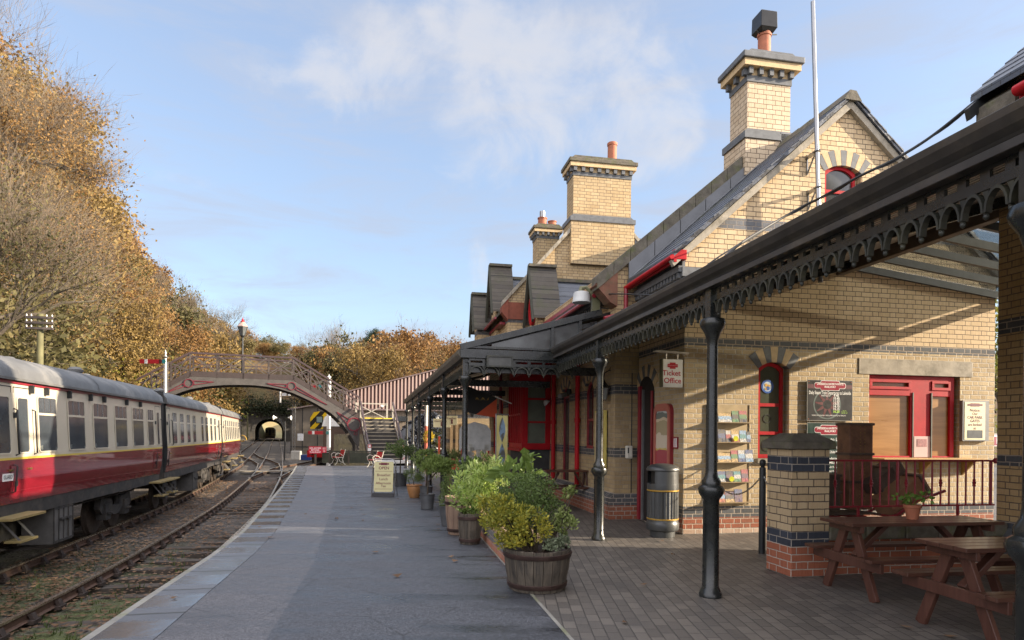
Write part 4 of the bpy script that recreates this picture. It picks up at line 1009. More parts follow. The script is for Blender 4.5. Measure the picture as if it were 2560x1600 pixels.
# ------------------------------------------------------------------ pier, low wall, railing
PR=thing('gate_pier','square banded brick pier with a mossy stone cap beside the picnic tables','pier',W(-.205,-3.25),TH)
mb=MB();mb.bx(0,.5,0,.5,0,1.51);mb.build('shaft',BRICK_PIER,PR,bevel=.004)
mb=MB();mb.bx(-.055,.555,-.055,.555,1.51,1.60)
mb.add([(-.055,-.055,1.60),(.555,-.055,1.60),(.555,.555,1.60),(-.055,.555,1.60),(.1,.1,1.70),(.4,.1,1.70),(.4,.4,1.70),(.1,.4,1.70)],[(0,1,5,4),(1,2,6,5),(2,3,7,6),(3,0,4,7),(4,5,6,7)])
mb.build('cap_stone',STONEM,PR,bevel=.012)
LW=thing('low_brick_wall','low red brick wall with a rough stone coping between the pier and the right block','wall',W(.3,-3.2),TH)
mb=MB();mb.bx(0,2.55,0,.3,0,.42);mb.build('brickwork',BRICK_RED,LW)
mb=MB();rr=random.Random(4);x=-.0
while x<2.5:
    w=min(rr.uniform(.45,.7),2.55-x);mb.bx(x,x+w-.008,-.06,.36,.42,.6+rr.uniform(-.015,.015));x+=w
mb.build('coping',STONEM,LW,bevel=.02)
RL=thing('railing','maroon iron railing with knopped balusters standing on the low wall','railing',W(.3,-3.05),TH)
z0,z1=.80,1.37
mb=MB();mb.bx(-.0,2.62,-.02,.02,z1-.012,z1+.012);mb.bx(0,2.55,-.015,.015,z0-.01,z0+.01);mb.lathe([(.02,0),(.035,.02),(.035,.05),(.02,.07)],(2.58,0,z1-.035),10);mb.build('rail',MAROON,RL)
xs=[ST(*P(u,1200,O[1]-3.05)[:2]) for u in range(2)] if False else None
nb_=20
for i in range(nb_):
    x=.10+i*2.4/(nb_-1);mb=MB();mb.tube([(x,0,z0),(x,0,z1)],.011 if i%11!=8 else .019,8)
    if i%4==1:
        zk=lerp(z0,z1,.5);mb.lathe([(.011,-.05),(.02,-.035),(.015,-.02),(.024,0),(.015,.02),(.02,.035),(.011,.05)],(x,0,zk),10)
    mb.build('baluster',MAROON,RL)
for x in (.55,2.0):
    mb=MB();mb.bx(x-.012,x+.012,-.012,.012,.6,z0);mb.build('foot',MAROON,RL)
# ------------------------------------------------------------------ bollard, chain, bin
bw=W(.349,-1.775)
BO=thing('bollard','slim black bollard with a ball top by the ticket office','bollard',bw,TH)
mb=MB();mb.lathe([(.048,0),(.048,.02),(.046,1.2),(.042,1.22)],(0,0,0),16);mb.build('post',BLACKM,BO)
mb=MB();mb.lathe([(.02,1.2),(.03,1.235),(.038,1.25),(.046,1.275),(.044,1.305),(.03,1.328),(.008,1.335)],(0,0,0),16);mb.build('ball_finial',BLACKM,BO)
def chain(name,label,p,q,sag,n=26,r=.006):
    mb=MB();p=Vector(p);q=Vector(q)
    for i in range(n):
        f=(i+.5)/n;c=p.lerp(q,f);c.z-=sag*4*f*(1-f);f2=f+.6/n;e=p.lerp(q,f2);e.z-=sag*4*f2*(1-f2)
        d=(e-c).normalized();side=d.cross(Vector((0,0,1))).normalized()
        if i%2: side=side.cross(d)
        l=(q-p).length/n*.72;w=l*.36
        mb.tube([c+d*(l*math.cos(2*PI*k/8))+side*(w*math.sin(2*PI*k/8)) for k in range(8)],r,4,closed=True)
    return single(name,mb,STEEL,label,'chain')
chain('chain','galvanised chain hanging from the ball-topped bollard towards the brick pier',W(.349,-1.775,1.12),W(.05,-2.75,1.02),.14)
chain('chain','galvanised chain drooping from the ticket office corner to the bollard',W(.42,-.03,1.12),W(.349,-1.775,1.12),.36,44)
BN=thing('litter_bin','dark grey ribbed litter bin with gold bands at the ticket office corner','litter bin',W(-.42,-.12),TH)
BINM=plain('plastic_dark_grey',(.052,.055,.055),.33,0,.15,4,.06,.002,spec=.6)
mb=MB();mb.lathe([(.2,0),(.205,.09),(.215,.1),(.255,.115),(.265,.14),(.268,.22),(.262,.235),(.255,.25),(.255,.29)],(0,0,0),40);mb.build('base',BINM,BN)
mb=MB();N=56;vs=[]
for z in (.30,.74):
    for i in range(N):
        a=2*PI*i/N;back=.6<((a/(2*PI)+.42)%1)<.99;r=.257-(.012 if (i%2 and abs(math.sin(a*2))<.96) else 0);vs.append((r*math.cos(a),r*math.sin(a),z))
mb.add(vs,[(i,(i+1)%N,(i+1)%N+N,i+N) for i in range(N)]);mb.build('body',BINM,BN)
mb=MB()
for z in (.295,.76): mb.lathe([(.256,0),(.261,.004),(.261,.022),(.256,.026)],(0,0,z-.013),40)
mb.build('gold_band',GOLD,BN)
mb=MB();mb.lathe([(.255,.772),(.258,.85),(.256,.87)],(0,0,0),40)
mb2=MB();N=40
ap=[(PI*1.0-.0,.62),(0-.15,.5)]
for k in range(N):
    a0=2*PI*k/N;a1=2*PI*(k+1)/N;m=(a0+a1)/2
    if any(abs((m-c+PI)%(2*PI)-PI)<w for c,w in ap): continue
    mb.add([(.256*math.cos(a0),.256*math.sin(a0),.868),(.256*math.cos(a1),.256*math.sin(a1),.868),(.25*math.cos(a1),.25*math.sin(a1),1.09),(.25*math.cos(a0),.25*math.sin(a0),1.09)],[(0,1,2,3)],0,True)
mb.build('hood',BINM,BN,fix=False)
mb=MB();mb.lathe([(.19,.6),(.19,1.08)],(0,0,0),24);mb.build('liner',INKBLACK,BN)
mb=MB();mb.lathe([(.25,1.075),(.268,1.085),(.27,1.105),(.255,1.14),(.2,1.175),(.1,1.195),(.01,1.2)],(0,0,0),40);mb.build('lid',BINM,BN)
# ------------------------------------------------------------------ picnic tables
def picnic_table(label,loc,rz):
    T=thing('picnic_table',label,'picnic table',loc,rz,'picnic tables in the courtyard');L=.89;zt=.78;hw=.27
    mb=MB()
    for i in range(4):
        y=-hw+i*hw*2/4;mb.bx(-L,L,y+.004,y+hw*2/4-.004,zt-.035,zt)
    mb.build('tabletop',PICNIC,T,bevel=.004)
    for sg in (-1,1):
        mb=MB()
        for k in range(2): mb.bx(-L,L,sg*.44-.10+k*.1+.003,sg*.44+k*.1-.003,.42,.455)
        mb.build('seat',PICNIC,T,bevel=.004)
    for e in (-1,1):
        x=e*(L-.17)
        for sg in (-1,1):
            mb=MB();mb.bar((x,sg*.06,zt-.035),(x,sg*.37,0),.042,.095,up=(1,0,0)) if False else mb.bar((x,sg*.06,zt-.04),(x,sg*.38,.0),.045,.10,up=(0,1,0))
            mb.build('leg',PICNICL,T,bevel=.004)
        mb=MB();mb.bx(x+.024*e,x+.066*e,-.53,.53,.32,.42);mb.build('cross_bar',PICNICL,T,bevel=.004)
        mb=MB();mb.bx(x+.024*e,x+.066*e,-.25,.25,zt-.105,zt-.035);mb.build('top_bar',PICNICL,T,bevel=.004)
        mb=MB();mb.bar((x-.05*e,0,.40),(x-.42*e,0,zt-.045),.05,.08,up=(0,1,0));mb.build('brace',PICNICL,T,bevel=.003)
        mb=MB()
        for sg in (-1,1): mb.tube([(x-.03*e,sg*.285,.37),(x+.03*e,sg*.285,.37)],.008,8)
        mb.build('bolt',STEEL,T)
    return T
rzt=R(8.8);c,s_=math.cos(rzt),math.sin(rzt)
fl=Vector((3.47,6.5));cen=fl+Vector((c,s_))*.89+Vector((-s_,c))*.27
T1_=picnic_table('dark stained picnic table with a small plant pot on it, in front of the railing',(cen.x,cen.y,-.004),rzt)
fl2=Vector((3.62,5.08));cen2=fl2+Vector((c,s_))*.89+Vector((-s_,c))*.27
dup(T1_,(cen2.x,cen2.y,-.004),rzt,'dark stained picnic table nearest the camera, cut off by the right edge')
ct=W(-.93,3.9);dup(T1_,(ct[0],ct[1],-.004),TH+R(4),'dark picnic table in the shade under the canopy behind the shrubs').scale=(.62,.8,1.12)
def leafy(mb,c,r,n,size,rr,shell=.35,asp=.42,up=.3,flat=1.0,mi=0,bend=.15):
    for _ in range(n):
        while True:
            d=Vector((rr.gauss(0,1),rr.gauss(0,1),rr.gauss(0,1)))
            if d.length>.01:break
        d.normalize();q=rr.random()**shell
        p=Vector((c[0]+d.x*r[0]*q,c[1]+d.y*r[1]*q,c[2]+d.z*r[2]*q))
        ax=(d+Vector((rr.uniform(-.7,.7),rr.uniform(-.7,.7),rr.uniform(-.5,.7)+up))).normalized()
        sd=ax.cross(Vector((rr.uniform(-1,1),rr.uniform(-1,1),rr.uniform(-1,1))))
        if sd.length<.05: continue
        sd.normalize();nn=ax.cross(sd);l=size*rr.uniform(.65,1.3);w=l*asp
        mb.add([p,p+ax*l*.45-sd*w*.5+nn*l*bend*.4,p+ax*l-nn*l*bend,p+ax*l*.45+sd*w*.5+nn*l*bend*.4],[(0,1,2,3)],mi)
POTG=foliage('leaf_herb_green',[(.05,.11,.015),(.12,.22,.035),(.2,.3,.06)],.5,.3)
pp=onz(2281,1297,.78)
FP=thing('flower_pot','small terracotta pot of bright green leaves standing on a picnic table','plant pot',(pp[0],pp[1],.777))
mb=MB();mb.lathe([(.055,0),(.078,.12),(.082,.121),(.088,.125),(.09,.155),(.082,.156),(.078,.14),(.0,.14)],(0,0,0),24);mb.build('pot',TERRA,FP)
mb=MB();rr=random.Random(3)
for i in range(9):
    a=rr.uniform(0,6.28);l=rr.uniform(.05,.16);h=rr.uniform(.05,.17);mb.tube([(0,0,.14),(math.cos(a)*l*.5,math.sin(a)*l*.5,.14+h*.8),(math.cos(a)*l,math.sin(a)*l,.14+h)],.003,4)
    leafy(mb,(math.cos(a)*l,math.sin(a)*l,.14+h),(.035,.035,.02),9,.045,rr,asp=.8,up=.1)
mb.build('foliage',POTG,FP,fix=False)
# ------------------------------------------------------------------ things on the ticket office
def at_gable(name,label,cat,s,z,t=0.,group=None): return thing(name,label,cat,W(s,t,z),TH,group)
FACEm=lambda s0=0,z0=0,d0=0:(lambda x,y,z:(s0+x,d0-z,z0+y))     # a panel facing the camera side (-t)
def badge(mb,fn,w,h,mi,mo):
    """the railway's four-lobed name badge: outline then fill"""
    def rr_(w,h,r,n=5):
        pts=[]
        for cx,cy,a0 in ((w/2-r,h/2-r,0),(-w/2+r,h/2-r,90),(-w/2+r,-h/2+r,180),(w/2-r,-h/2+r,270)):
            for k in range(n+1): a=R(a0+90*k/n);pts.append((cx+r*math.cos(a),cy+r*math.sin(a)))
        return pts
    e=h*.045
    for g,dd,m in ((e,0,mo),(0,.0015,mi)):
        mb.prism(rr_(w*.6+2*g,h+2*g,h*.16),lambda a,b,d:fn(a,b,d),dd,dd+.001,m)
        mb.prism(rr_(w+2*g,h*.56+2*g,h*.26),lambda a,b,d:fn(a,b,d),dd+.0004,dd+.0014,m)
SIGNG=plain('sign_charcoal',(.022,.022,.022),.35,0,.3,3,.02,.001);SIGNGR=plain('sign_dark_green',(.012,.04,.032),.35,0,.4,4,.02,.001)
SIGNP=plain('sign_dull_maroon',(.10,.028,.034),.4,0,.2,4,0);SIGNW=plain('sign_wheel_red',(.105,.02,.022),.4,0,.2,8,0);SIGNS=plain('sign_wheel_shadow',(.035,.02,.02),.4,0,.3,5,0)
def board(name,label,a,b,title,deco):
    (s0,zt),(s1,zb)=a,b;w=s1-s0;h=zt-zb
    T=at_gable(name,label,'sign',s0,zb,-.03)
    mb=MB();mb.bx(0,w,-.012,.0,0,h);mb.build('panel',SIGNG if deco else SIGNGR,T,bevel=.003)
    mb=MB()
    for p in ((0,w,0,.006),(0,w,h-.006,h),(0,.006,0,h),(w-.006,w,0,h)): mb.bx(p[0],p[1],-.0135,.001,p[2],p[3])
    mb.build('edge_trim',plain('trim_pale',(.35,.34,.3),.5),T)
    fn=lambda x,y,z:(w/2+x,-.0125-z,y)
    mb=MB()
    if deco:
        mb.prism([(-w/2+.008,h*.79),(w/2-.008,h*.79),(w/2-.008,h*.89),(-w/2+.008,h*.89)],fn,0,.0006)
    mb.build('stripe',SIGNP,T)
    mb=MB();badge(mb,lambda x,y,d:fn(x,h*.865+y,d+.001),w*.68,.16,0,1);mb.build('name_badge',[plain('badge_crimson',(.28,.008,.03),.35,0,.1,5,0),INKW],T)
    mb=MB();L=lambda yy,d=.0045:(lambda x,y,z:fn(x,yy+y,d))
    write(mb,'LAKESIDE & HAVERTHWAITE',.052,L(h*.865+.026),0,w*.58,bold=.0008);write(mb,'RAILWAY',.052,L(h*.865-.024),0,bold=.0008)
    write(mb,title,.085,L(h*.685,.001),0,w*.92,bold=.0006)
    return T,mb,fn,w,h
a,b=fT(2017,949,-.03),fT(2129.5,1053,-.03)
T,mb,fn,w,h=board('timetable_sign','charcoal timetable board with a red wheel, listing daily steam train departures',a,b,'Daily Steam Train Departures to Lakeside',True)
L=lambda xx,yy,d=.001:(lambda x,y,z:fn(xx+x,yy+y,d))
write(mb,'leaving at:',.045,L(-.08,h*.62));
for i,s in enumerate(('9.40','10.45','11.55','13.05','14.10','15.15')): write(mb,s,.058,L(.14*w,h*(.62-.0655*i)),bold=.0012)
write(mb,'THE RETURN JOURNEY TAKES APPROXIMATELY 50 MINUTES',.03,L(-.02,h*.13),0,w*.75)
write(mb,'16.20',.058,L(.14*w,h*(.62-.0655*6)),1,bold=.0012)
for k,s in enumerate(('Lakeside','last departure','one way only')): write(mb,s,.022,L(.32*w,h*.255-.022*k),1)
mb.build('lettering',[INKW,INKG],T)
mb=MB();c=(-.06*w,h*.40);Rr=.33*h
for i in range(9):
    a0=2*PI*i/9+.2;poly=[(c[0]+r*math.cos(a0+o),c[1]+r*math.sin(a0+o)*.95) for r,o in ((.09,-.35),(Rr,-.045),(Rr,.045),(.09,.35))]
    mb.prism(poly,lambda x,y,d:fn(x,y,d),.0001,.0005,0)
for i in range(36):
    if 3<i<9: continue
    p=[(c[0]+r*math.cos(2*PI*(i+j)/36)*1.05,c[1]+r*math.sin(2*PI*(i+j)/36)) for r,j in ((Rr,0),(Rr+.025,0),(Rr+.025,1),(Rr,1))]
    mb.prism(p,lambda x,y,d:fn(x,y,d),.0001,.0004,1)
mb.build('wheel_picture',[SIGNW,plain('sign_rim_grey',(.10,.13,.12),.4)],T)
mb=MB()
for x in (-w/2+.03,w/2-.03):
    for y in (.03,h-.03): mb.lathe([(.009,0),(.004,.006)],(0,0,0),8) if False else mb.prism([(x+.009*math.cos(k*PI/4),y+.009*math.sin(k*PI/4)) for k in range(8)],lambda p,q,d:fn(p,q,d),0,.004)
mb.build('fixing_screw',TERRA,T)
a2=fT(2017,1056,-.03);b2=fT(2129.5,1190,-.03)
T,mb,fn,w,h=board('fares_sign','dark green fares board below the timetable, half hidden by the tall trunk',a2,b2,'Train Fares to Lakeside',False)
L=lambda xx,yy,d=.001:(lambda x,y,z:fn(xx+x,yy+y,d))
for i,s in enumerate(('Adult Single','Child Single')): write(mb,s,.06,L(.12,h*.53-i*.075),bold=.0008)
write(mb,'Windermere',.06,L(.06,h*.33),bold=.0005);write(mb,'AMBLESIDE',.05,L(.08,h*.25),bold=.0006);write(mb,'Adult Return',.05,L(.06,h*.17));write(mb,'Child Return',.05,L(.06,h*.09))
mb.build('lettering',[INKW],T)
# car park notice
a,b=fT(2408,1003,-.06),fT(2463,1101,-.06);w=b[0]-a[0];h=a[1]-b[1]
T=at_gable('notice_case','shallow cream notice case about the car park gates, right of the red hatch','sign',a[0],b[1],-.05)
mb=MB();mb.bx(-.02,w+.07,-.02,.05,-.015,h+.015);mb.build('case',plain('case_grey',(.17,.17,.165),.5,0,.15,5,.1),T,bevel=.003)
mb=MB();mb.bx(.02,w-.02,-.025,-.02,.01,h-.01);mb.build('panel',CREAM,T)
fn=lambda x,y,z:(w/2+x,-.026-z,y)
mb=MB();badge(mb,lambda x,y,d:fn(x,h*.91+y,d),w*.66,.055,0,0)
for s,yy,sz,bo in (('Notice:',.77,.075,.0004),('Our',.68,.07,.0004),('CAR PARK',.585,.07,.001),('GATES',.495,.07,.001),('are locked',.40,.07,.001),('at:',.31,.065,.001)): write(mb,s,sz,lambda x,y,z,yy=yy:fn(x,h*yy+y,.001),0,bold=bo)
mb.build('lettering',[INKR],T)
mb=MB();mb.bx(w*.16,w*.84,-.0275,-.025,h*.055,h*.26);mb.build('blank_plate',plain('plate_slate',(.06,.065,.065),.4),T)
# leaflet rack on the wall
zs=[fT(1800,v,-.1)[1] for v in (1055,1105,1155,1205,1256)]
RK=at_gable('leaflet_rack','clear wall rack of five shelves for tourist leaflets beside the corner','leaflet rack',.40,0,0)
PERS=plain('rack_perspex',(.38,.33,.27),.12,0,.1,4,0,spec=.7);RKB=plain('rack_back',(.30,.22,.12),.5,0,.25,5,.1)
for z in zs:
    mb=MB();mb.bx(0,.80,-.115,-.0,z-.016,z);mb.build('shelf',RKB,RK)
mb=MB();mb.bx(-.0,.80,-.012,-.002,zs[-1]-.05,zs[0]+.30);mb.build('back_panel',plain('rack_back_clear',(.42,.32,.18),.5,0,.2,5,.05),RK)
mb=MB()
for x in (0.,.79): mb.bx(x,x+.008,-.02,-.002,zs[-1]-.05,zs[0]+.3)
mb.build('side_rail',STEEL,RK)
rr=random.Random(11)
PAL={'navy':(.05,.10,.3),'crimson':(.55,.04,.06),'sky blue':(.3,.55,.85),'green':(.08,.3,.08),'sandy':(.75,.48,.14),'white':(.75,.75,.72),'dark':(.04,.04,.05),'teal':(.05,.35,.4),'orange':(.65,.16,.03),'purple':(.15,.06,.14)}
LFM={}
def leaflet_mat(c1,c2,c3,key):
    if key in LFM:return LFM[key]
    t=NT('leaflet_'+key.replace(' ','_'));v=t.tc('Generated');x,y,z=t.sep(v);n=t.noise(3.5,4,.6,v,dist=1.2)
    c=t.mix(1,t.ramp(t.math('ADD',z,t.math('MULTIPLY',t.math('SUBTRACT',n,.5),.35)),[(.0,c3),(.28,c3),(.3,c2),(.62,c2),(.66,c1)],'CONSTANT'),t.ramp(t.noise(9,3,.6,v),[(.38,.35),(.6,1)]),'MULTIPLY')
    c=t.mix(.3,c,t.ramp(n,[(i/4,PAL[k]) for i,k in enumerate(('dark','sandy','white','navy','sky blue'))]))
    t.set(Base_Color=c,Roughness=.3);LFM[key]=t.m;return t.m
items=[[('sandy','sky blue','white',.24),('green','dark','green',.12),('crimson','green','dark',.14)],
 [('dark','navy','dark',.13),('white','crimson','dark',.09),('sandy','white','orange',.14),('sky blue','teal','white',.12),('dark','sky blue','navy',.07)],
 [('sandy','sky blue','sandy',.23),('crimson','green','sandy',.12),('white','sky blue','navy',.12),('navy','white','sky blue',.14)],
 [('navy','teal','white',.14),('dark','purple','dark',.13),('teal','white','green',.13),('crimson','purple','crimson',.12)],
 [('orange','sky blue','orange',.13),('purple','dark','sandy',.16),('navy','purple','purple',.14)]]
wd_=['top','second','third','fourth','bottom']
for r_,(z,row) in enumerate(zip(zs,items)):
    x=.19
    for k,(c1,c2,c3,w) in enumerate(row):
        h=rr.uniform(.17,.215) if w<.2 else .15
        mb=MB();mb.bar((w/2,-.05,0),(w/2,-.015,h),w,.018,up=(1,0,0)) if False else mb.add([(0,-.06,0),(w,-.06,0),(w,-.03,h),(0,-.03,h),(0,-.04,0),(w,-.04,0),(w,-.01,h),(0,-.01,h)],[(0,1,2,3),(7,6,5,4),(0,3,7,4),(1,5,6,2),(3,2,6,7),(0,4,5,1)])
        p=W(.40+x,-.03,z+.002)
        wide=' wide' if w>.2 else ''
        single('leaflet',mb,leaflet_mat(PAL[c1],PAL[c2],PAL[c3],c1+' '+c2+' '+c3),f'{c1} and {c2}{wide} leaflet stack on the {wd_[r_]} shelf of the rack','leaflet',p,TH,'leaflets in the wall rack')
        x+=w+.012
YEL=plain('sticker_lime',(.6,.62,.03),.4,0,.05,5,0)
for (x,z) in ((.50,zs[1]+.06),(.43,zs[3]+.05)):
    mb=MB();mb.prism([(.045*math.cos(2*PI*k/20),.045*math.sin(2*PI*k/20)) for k in range(20)],lambda p,q,d:(p,d,q),0,.003)
    single('price_disc',mb,YEL,('lime round sticker on the second shelf of the leaflet rack' if z==zs[1]+.06 else 'lime round sticker on the fourth shelf of the leaflet rack'),'sticker',W(.40+x,-.105,z),TH)
# flag pole with brackets and a cable
pb,pt_=fT(2046,515,-.28),fT(2032,4,-.28)
FPO=thing('flag_pole','tall bare grey metal pole bracketed to the front gable','pole',W(pb[0],-.28,3.0),TH)
dz=pt_[1]-pb[1];sl=(pt_[0]-pb[0])/dz
mb=MB();mb.tube([(sl*(z-pb[1]),0,z-3.0) for z in (4.3,5.9)],.04,12);mb.tube([(sl*(z-pb[1]),0,z-3.0) for z in (5.9,pt_[1])],.034,12);mb.build('tube',STEEL,FPO)
for v,nm in ((378,0),(468,1)):
    s_,z_=fT(2036,v,-.28);mb=MB();x=sl*(z_-pb[1]);mb.bx(x-.03,x+.03,0,.28,z_-3.02,z_-2.98);mb.tube([(x+.055*math.cos(2*PI*k/14),.055*math.sin(2*PI*k/14),z_-3) for k in range(14)],.012,5,closed=True);mb.bar((x,.27,z_-3.3),(x,.27,z_-2.95),.05,.02)
    mb.bar((x,.25,z_-3.28),(x,.05,z_-3.02),.02,.02);mb.build('bracket',STEEL,FPO)
pts=[]
for u,v,t in ((2445,248,-2.75),(2330,340,-2.3),(2237,398,-2.0),(2150,440,-1.7),(2060,490,-1.0),(2000,520,-.6),(1930,560,-.6),(1850,610,-1.2),(1790,662,-1.5)):
    s_,z_=fT(u,v,t);pts.append(W(s_,t,z_))
def smooth_pts(p,n=6):
    out=[];p=[Vector(q) for q in p]
    for i in range(len(p)-1):
        a,b,c,d=p[max(0,i-1)],p[i],p[i+1],p[min(len(p)-1,i+2)]
        for k in range(n):
            t=k/n;out.append(.5*((2*b)+(c-a)*t+(2*a-5*b+4*c-d)*t*t+(3*b-a-3*c+d)*t**3))
    out.append(p[-1]);return out
sp=smooth_pts(pts)
mb=MB();mb.tube(sp,.021,8);mb.tube([p+Vector((.02*math.sin(i*.7),0,.02*math.cos(i*.7)-.01)) for i,p in enumerate(sp)],.010,6);single('overhead_cable',mb,INKBLACK,'thick black cable sagging from the right block down to the canopy gutter','cable')
pts=[]
for u,v,t in ((1925,565,-.3),(1800,640,-1.0),(1720,700,-.6),(1650,735,.4),(1560,735,1.6),(1495,735,2.2)):
    s_,z_=fT(u,v,t);pts.append(W(s_,t,z_))
mb=MB();mb.tube(smooth_pts(pts),.013,6);single('overhead_cable',mb,INKBLACK,'thin dark wire running along the canopy edge to the floodlight','cable')
# ticket office sign on an arm
(ts,tz0),(te,tz1)=fT(1655,898,-.14),fT(1704,969,-.14)
SG=thing('hanging_sign','white hanging Ticket Office sign with a red badge, at the building corner','sign',W(0,-.14,0),TH)
w=te-ts;h=tz0-tz1;zc=(tz0+tz1)/2
cs=(ts+te)/2
mb=MB();mb.bx(cs-w/2,cs+w/2,-.03,.03,zc-h/2,zc+h/2);mb.build('panel',plain('sign_white',(.8,.76,.68),.45,0,.05,5,.03),SG,bevel=.003)
mb=MB();mb.bx(cs-w/2-.02,cs-w/2,-.05,.05,zc-h/2,zc+h/2);mb.build('edge_board',plain('sign_edge_olive',(.08,.075,.03),.5),SG)
mb=MB();fn=lambda x,y,d:(cs+x,-.031-d,zc+y)
for yy,ww in ((.165,.10),(.14,.18),(.112,.18),(.087,.10)): mb.prism([(-ww/2,yy-.013),(ww/2,yy-.013),(ww/2,yy+.011),(-ww/2,yy+.011)],fn,0,.002)
write(mb,'Ticket',.125,lambda x,y,z:fn(x-.02,y-.0,.001),0,bold=.0015);write(mb,'Office',.125,lambda x,y,z:fn(x+.0,y-.125,.001),0,bold=.0015)
mb.build('lettering',[INKRED],SG)
mb=MB();mb.tube([(.0,.0,zc+h/2+.11),(cs-w/2-.1,0,zc+h/2+.13),(cs-w/2-.16,0,zc+h/2+.12)],[.02,.02,.006],8)
mb.tube([(.0,0,zc+h/2+.11),(.0,.16,zc+h/2+.11)],.02,8)
for x in (-.1,.1): mb.tube([(cs+x,0,zc+h/2),(cs+x,0,zc+h/2+.11)],.006,6);mb.tube([(cs+x+.02*math.cos(k*PI/5),0,zc+h/2+.07+.02*math.sin(k*PI/5)) for k in range(10)],.004,4,closed=True)
mb.build('arm',plain('arm_pale',(.5,.45,.38),.4,.4),SG)
# red framed poster case on the side wall
def on_side(name,label,cat,t,z,s0=-.0): return thing(name,label,cat,W(s0,t,z),TH)
PC=on_side('poster_case','red round-topped poster case on the ticket office side wall above the bin','poster',.72,0)
fn=lambda a,z,d:(-.03-d,-a,z)
N=8
def rt(w,z0,z1,r): return [(-w,z0),(w,z0)]+[(w-r+r*math.cos(PI/2*k/N),z1-r+r*math.sin(PI/2*k/N)) for k in range(N+1)]+[(-w+r-r*math.sin(PI/2*k/N),z1-r+r*math.cos(PI/2*k/N)) for k in range(N+1)]
mb=MB();o_=rt(.33,1.0,2.23,.16);i_=rt(.26,1.06,2.10,.08)
mb.prism(o_,fn,-.03,.035);
pf=mb.build('case',MAROON,PC,bevel=.006)
mb=MB();m_=len(o_)
for k in range(m_):
    j=(k+1)%m_;mb.prism([o_[k],o_[j],i_[j],i_[k]],fn,.035,.06)
mb.build('frame',plain('frame_pink_red',(.42,.12,.09),.35,0,.1,4,.03),PC)
def poster_mat():
    t=NT('poster_landscape');v=t.tc();x,y,z=t.sep(v);n=t.noise(2.2,5,.6,v,dist=.8)
    c=t.ramp(t.math('ADD',t.math('DIVIDE',z,3),t.math('MULTIPLY',t.math('SUBTRACT',n,.5),.09)),[(0,(.35,.05,.07)),(.465,(.35,.05,.07)),(.468,(.55,.42,.1)),(.48,(.6,.52,.4)),(.56,(.35,.3,.18)),(.63,(.6,.5,.35)),(.655,(.12,.16,.15)),(.69,(.45,.5,.5))],'CONSTANT')
    t.set(Base_Color=c,Roughness=.25);return t.m
mb=MB();mb.prism(i_,fn,.036,.04);mb.build('poster',poster_mat(),PC)
sp_=on_side('wall_plate','small maroon and white wall plate right of the poster case','sign',.28,1.54)
mb=MB();mb.bx(-.03,0,-.09,.09,-.1,.1);mb.build('plate',MAROON,sp_);mb=MB()
for k in range(3): mb.bx(-.034,-.03,-.08+k*.045,-.06+k*.045,-.08,.08)
mb.build('stripe',INKW,sp_)
DS=thing('soap_dispenser','rounded cream wall dispenser on the brick pier behind the bin','dispenser',W(-.24,1.90,1.33),TH)
mb=MB();mb.bx(-.065,.065,-.07,.03,-.125,.125);mb.build('case',plain('plastic_cream',(.55,.52,.45),.3,0,.05,4,0),DS,bevel=.022)
mb=MB();mb.bx(-.045,-.02,-.073,-.068,-.02,.09);mb.build('window',INKBLACK,DS)
# lanterns and floodlights
def lantern(label,p,rz,s=1.):
    T=thing('wall_lantern',label,'lantern',p,rz,'lanterns along the station wall')
    mb=MB();mb.lathe([(.02,.18),(.045,.12),(.14,.02),(.15,0),(.14,-.01)],(0,0,0),8);mb.build('hood',BLACK,T)
    mb=MB();mb.lathe([(.13,-.01),(.08,-.24),(.05,-.26)],(0,0,0),6);mb.build('lamp_glass',plain('lantern_glass',(.22,.23,.22),.15,0,.1,3,0) if 'lantern_glass' not in bpy.data.materials else bpy.data.materials['lantern_glass'],T)
    mb=MB();mb.tube([(.0,0,.17),(.03,0,.3),(.13,0,.36),(.22,0,.3),(.28,0,.12),(.42,0,.0),(.55,0,-.02)],.012,6);mb.tube([(.2+.06*math.cos(k*.5),0,.38+.06*math.sin(k*.5)) for k in range(14)],.008,5);mb.build('scroll_arm',BLACK,T)
    return T
l1=lantern('black scrolled lantern on the wall between the bay and the ticket office door',W(-.62,2.35,2.62),TH)
dup(l1,W(-1.85,10.9,2.55),TH,'small lantern under the far canopy beyond the red bay window')
dup(l1,W(-1.85,13.6,2.55),TH,'most distant lantern under the far canopy')
FL=thing('floodlight','pale bell-shaped floodlight on an olive arm above the near canopy end','floodlight',W(-1.05,2.5,4.45),TH)
mb=MB();mb.lathe([(.08,.13),(.15,.11),(.165,.07),(.175,-.06),(.185,-.075),(.185,-.10),(.17,-.10)],(0,0,0),20);mb.build('shade',plain('lamp_enamel',(.5,.5,.48),.35,0,.1,4,.03),FL)
mb=MB();mb.tube([(-.02,0,.12),(.0,0,.2),(.1,0,.22),(.2,0,.12),(.3,0,-.12)],[.05,.05,.04,.04,.05],8);mb.bx(.22,.38,-.05,.05,-.26,.02);mb.build('arm',plain('arm_olive',(.16,.155,.08),.5,0,.2,5,.1),FL)
mb=MB()
for z in (.06,-.02,-.20): mb.bx(.36,.95,-.02,.02,z,z+.022)
mb.build('mounting_rail',STEEL,FL)
F2=thing('floodlight','small white spotlight fixed to the red bay window corner','floodlight',W(-.66,7.0,2.55),TH)
mb=MB();mb.lathe([(.03,.06),(.06,.04),(.1,-.03),(.105,-.05)],(0,0,0),14);mb.xf(lambda p:Vector((p.x*.7-p.z*.7,p.y,p.x*.7+p.z*.7)));mb.build('head',plain('lamp_enamel_white',(.5,.5,.48),.35),F2)
